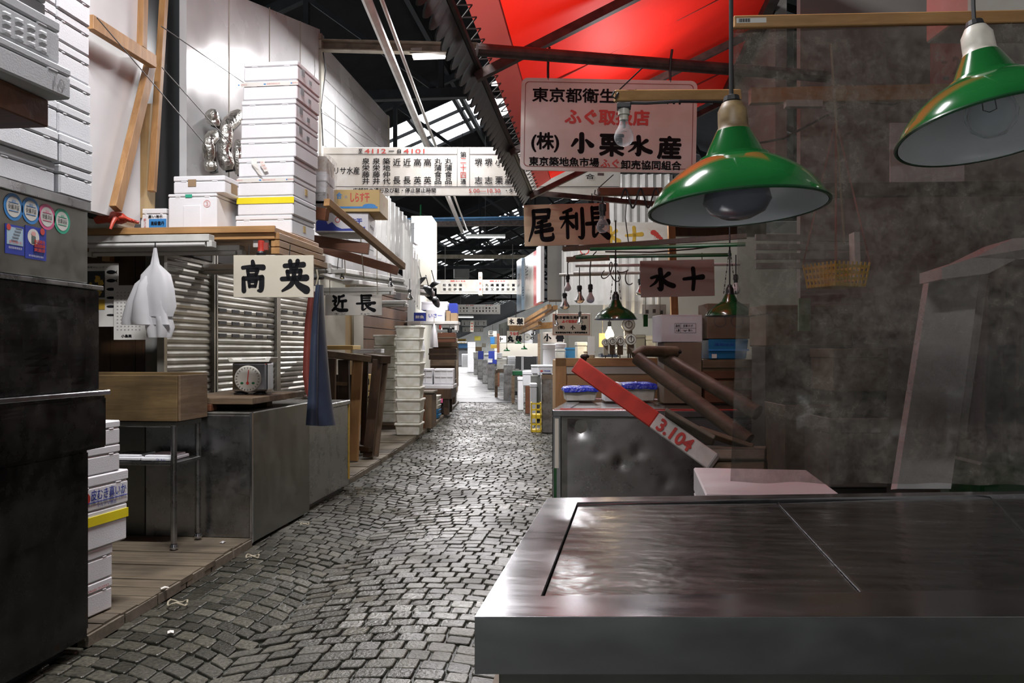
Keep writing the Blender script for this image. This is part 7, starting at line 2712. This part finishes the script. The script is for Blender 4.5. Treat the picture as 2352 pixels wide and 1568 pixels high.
# ------------------------------------------------------------------ behind the plywood chest: dial scales, lit lamp, clutter
for k, (px, py, r, lab) in enumerate(((1444, 745, 15, 'hanging dial scale with the largest round face above the other dials'), (1449, 779, 13, 'white dial scale at the outer end of the row of four'), (1425, 783, 11, 'dial scale next to the outermost of the row of four'), (1407, 783, 10, 'third dial scale along the row of four'), (1392, 786, 8.5, 'innermost and smallest dial scale of the row'))):
    d = 11.2 - .1 * k
    R = r / F_PX * d
    t = thing('dial_scale', lab, 'scale', P(px, py, d), TH, None)
    MB().lathe([(0, 0), (R, 0), (R * 1.04, .02), (R * 1.0, .1), (0, .1)], 24, (0, 0, 0), Matrix.Rotation(-math.pi / 2, 4, 'X')).build('case', M['beige_steel'], t, smooth=True, angle=40)
    put_2d(*disc(28), 0, 0, R * 1.8, R * 1.8, FRONT(.0)).build('face', M['dialwhite'], t)
    put_2d(*disc(20, .5, .62), 0, 0, R * 1.2, R * 1.2, FRONT(-.003)).build('dial_ring', M['wire'], t)
    MB().bar((0, -.006, -.2 * R), (.0, -.006, .75 * R), R * .06, .003, (0, 1, 0)).build('needle', M['ink'], t)
    MB().box(-R * .6, .02, -R * 1.0 - .12, R * .6, .09, -R * .9).build('base', M['beige_steel'], t)
    MB().box(-R * .1, .04, -.62, R * .1, .06, -R - .1).build('stem', M['iron'], t)
c0, c1 = P(1370, 826, 11.3), P(1508, 824, 11.3)
t = thing('stall_counter', 'low pale counter carrying the dial scales behind the plywood chest', 'counter', (c0.x, c0.y, 0), TH)
W = (c1 - c0).length
MB().box(0, 0, .05, W, .8, c0.z).build('body', M['creamwall'], t)
MB().box(-.02, -.02, c0.z, W + .02, .82, c0.z + .03).build('top', M['fixture'], t)
t = thing('shelf_lamp', 'glowing naked lamp that lights the stall beside the dial scales', 'lamp', P(1400, 766, 11.9))
MB().lathe([(.0001, -.09), (.05, -.07), (.065, -.02), (.05, .03), (.025, .07), (.02, .1)], 20).build('bulb', M['warmglow'], t, smooth=True)
MB().lathe([(.026, .1), (.026, .17), (.0001, .18)], 14).build('holder', M['cord'], t)
MB().tube([(0, 0, .17), (0, 0, .9)], .006, 5).build('cord', M['cord'], t)
la = bpy.data.lights.new('shelf_lamp_light', 'POINT')
la.energy, la.color, la.shadow_soft_size = 60, (1.0, .82, .55), .07
o = bpy.data.objects.new('shelf_lamp_light', la)
o.location = P(1400, 766, 11.9)
COL.objects.link(o)
for k, args in enumerate(((1475, 1530, 699, 731, 11, 'hanging_notice', 'paper', .01, 'pale paper notice with small prints beside the pine post'),
                          (1350, 1366, 772, 815, 10.6, 'hanging_paper', 'paper', .01, 'slanting white paper hanging by the glowing lamp'),
                          (1376, 1392, 765, 797, 12.3, 'lamp_board', 'tan_carton', .03, 'yellow lit board next to the glowing lamp'),
                          (1478, 1488, 722, 750, 10.9, 'green_cloth', 'enamel', .02, 'green cloth hanging below the paper notice'),
                          (1511, 1522, 730, 768, 10.9, 'green_cloth', 'enamel', .02, 'green cloth at the outer end of the paper notice'))):
    px0, px1, py0, py1, d, nm, m, dep, lab = args
    c, w_, h_ = fb(px0, py0, px1, py1, d)
    t = thing(nm, lab, nm.split('_')[-1], c, TH)
    MB().box(-w_ / 2, 0, 0, w_ / 2, dep, h_).build('sheet', M[m], t)
    if k == 0:
        for x, z in ((-.3, .35), (0, .4), (.3, .3)):
            MB().box(w_ * x - .02, -.003, h_ * z, w_ * x + .02, -.001, h_ * z + .05).build('print', M['wire'], t)
    MB().tube([(0, dep / 2, h_), (0, dep / 2, h_ + .3)], .004, 5).build('string', M['string'], t)
small = [
    (1380, 1420, 811, 820, 11.6, 'navy', 'dark navy tray on the pale counter before the dials'),
    (1422, 1445, 797, 820, 11.6, 'tubplastic', 'short cream tub under the dial scales'),
    (1325, 1348, 785, 823, 12.2, 'tubplastic', 'white bucket shaped tub behind the plywood chest'),
    (1346, 1366, 806, 826, 10.7, 'cardboard', 'brown carton in front of the white tub'),
    (1460, 1482, 768, 800, 12.7, 'greywall', 'grey carton beyond the outermost dial scale'),
    (1484, 1508, 770, 815, 12.7, 'tubplastic', 'milky tub standing beyond the grey carton'),
    (1278, 1298, 802, 823, 12.6, 'tubplastic', 'low pale tub at the alley end of the plywood chest'),
    (1300, 1323, 798, 823, 13.0, 'blue_plastic', 'blue and white tub between the pale tubs'),
    (1248, 1276, 790, 838, 16.5, 'foam', 'tall white foam box below the small white name board'),
    (1276, 1300, 788, 830, 16.8, 'white_carton', 'white carton with a blue print below the fugu board'),
]
for px0, px1, py0, py1, d, m, lab in small:
    t, W, H = block(px0, px1, py0, py1, d, 'storage_tub' if 'tub' in lab else 'storage_box', lab, 'tub' if 'tub' in lab else 'box', m, .35, TH, .01, None, px0 < 1370 or d > 12, m)
    if 'blue print' in lab:
        MB().box(-W * .3, -.012, H * .3, W * .3, -.009, H * .6).build('blue_print', M['skyink'], t)
for k, (px, py, d) in enumerate(((1262, 700, 16), (1254, 712, 17), (1247, 722, 18), (1240, 732, 19), (1233, 742, 20), (1228, 755, 21), (1222, 765, 22))):
    hanging_bulb(px, py, py + 5, py + 15, d, 'silvered bulb, %s from the near end of the receding row' % ('first', 'second', 'third', 'fourth', 'fifth', 'sixth', 'seventh')[k], 'reflector', py - 12, 'cord', 'receding row of silvered bulbs')
t = thing('wall_clock_scale', 'round dial hanging beside the eel board', 'scale', P(1211, 774, 22), TH)
R = 8 / F_PX * 22
MB().lathe([(0, 0), (R, 0), (R, .08), (0, .08)], 24, (0, 0, 0), Matrix.Rotation(-math.pi / 2, 4, 'X')).build('case', M['beige_steel'], t)
put_2d(*disc(24), 0, 0, R * 1.75, R * 1.75, FRONT(0)).build('face', M['dialwhite'], t)
put_2d(*disc(20), 0, 0, R * .4, R * .4, FRONT(-.003)).build('hub', M['wire'], t)

# ------------------------------------------------------------------ far end of the alley and its left side
for k, (px0, px1, py0, py1, d, m, lab) in enumerate(((1047, 1075, 796, 838, 72, 'white_carton', 'pale box closing the far end of the alley'), (1048, 1076, 789, 799, 70, 'skyink', 'sky blue awning at the far end of the alley'), (1052, 1070, 778, 788, 69, 'goldink', 'yellow board at the far end of the alley'), (1061, 1076, 813, 836, 66, 'foam', 'bright white box on the floor at the far end'))):
    block(px0, px1, py0, py1, d, ('far_stall', 'far_awning', 'far_board', 'foam_box')[k], lab, ('stall', 'awning', 'board', 'box')[k], m, .6, TH, .02, None, k in (0, 3))
for k, (px0, px1, py0, py1, d, m, lab) in enumerate(((1003, 1046, 745, 752, 22, 'fixture', 'upper white lamp housing over the wooden crates'), (1004, 1050, 757, 763, 23, 'fixture', 'lower white lamp housing over the wooden crates'), (1008, 1012, 742, 756, 21, 'redink', 'thin red tag hanging over the wooden crates'), (1020, 1050, 776, 800, 26, 'cardboard_dark', 'dark carton pile beyond the wooden crates'), (1030, 1052, 800, 850, 30, 'oldwood', 'dark stall front beyond the wooden crates'))):
    block(px0, px1, py0, py1, d, ('lamp_housing', 'lamp_housing', 'red_tag', 'carton', 'low_stall')[k], lab, ('lamp', 'lamp', 'tag', 'carton', 'stall')[k], m, .3, TH, .008, None, k >= 3)
# left row of far stalls behind everything
for k, (y, h_) in enumerate(((15.0, 3.0), (22.5, 3.0), (31, 3.2), (42, 3.2), (55, 3.4))):
    o = MB().box(-6.5, 0, 0, -2.7, 6.5, h_).build('wall_far_stall_%d' % (k + 1), M['creamwall' if k % 2 else 'greywall'])
    o.location = (dev(y + 3) - .4, y, 0)
    o.rotation_euler = (0, 0, dang(y + 3))
    struct(o)
for k, (y, h_) in enumerate(((33, 3.0), (44, 3.2), (57, 3.4))):
    o = MB().box(1.6, 0, 0, 8.5, 8.5, h_).build('wall_far_right_stall_%d' % (k + 1), M['creamwall' if k % 2 == 0 else 'foam_grey'])
    o.location = (dev(y + 3) + .2, y, 0)
    o.rotation_euler = (0, 0, dang(y + 3))
    struct(o)
p = P(1180, 700, 22)
tube_light((p.x + .5, p.y + 3, 3.3), 1.2, 0, 90)
# litter on the setts and the deck
for k, (px, py, nm, m, lab) in enumerate(((408, 1390, 'litter_ring', 'string', 'crumpled pale ring of packing tape at the deck edge'), (378, 1351, 'paper_scrap', 'paper', 'small white paper scrap lying on the plank deck'), (512, 1246, 'paper_scrap', 'bag', 'crumpled wrapper with a purple print at the foot of the chest freezer'), (392, 1452, 'paper_scrap', 'paper', 'white scrap on the setts just outside the plank deck'), (580, 1281, 'litter_ring', 'string', 'flat pale strap loop at the corner of the plank deck'), (700, 1206, 'litter_ring', 'string', 'small strap loop on the setts beside the chest freezer'))):
    z = .065 if nm == 'paper_scrap' and k in (1, 2) else .012
    p = PZ(px, py, z)
    if nm == 'litter_ring':
        s_ = (1.0, 0, 0, 0, .8, .6)[k]
        pts = [(.05 * s_ * math.cos(a * .45), .035 * s_ * math.sin(a * .45), .004 + .010 * (math.sin(a * 1.3) + 1) * s_) for a in range(15)]
        o = MB().tube(pts, .005, 6).build(nm, M[m], None, smooth=True, loc=p)
    else:
        o = MB().grid([[(-.02, -.012, .002), (0, -.014, .008), (.02, -.01, .003)], [(-.018, .0, .006), (0, .002, .012), (.022, .002, .004)], [(-.02, .014, .003), (.002, .013, .006), (.019, .014, .002)]]).build(nm, M[m], None, solid=.001, loc=p, rz=k * .7)
    tag(o, lab, 'litter')
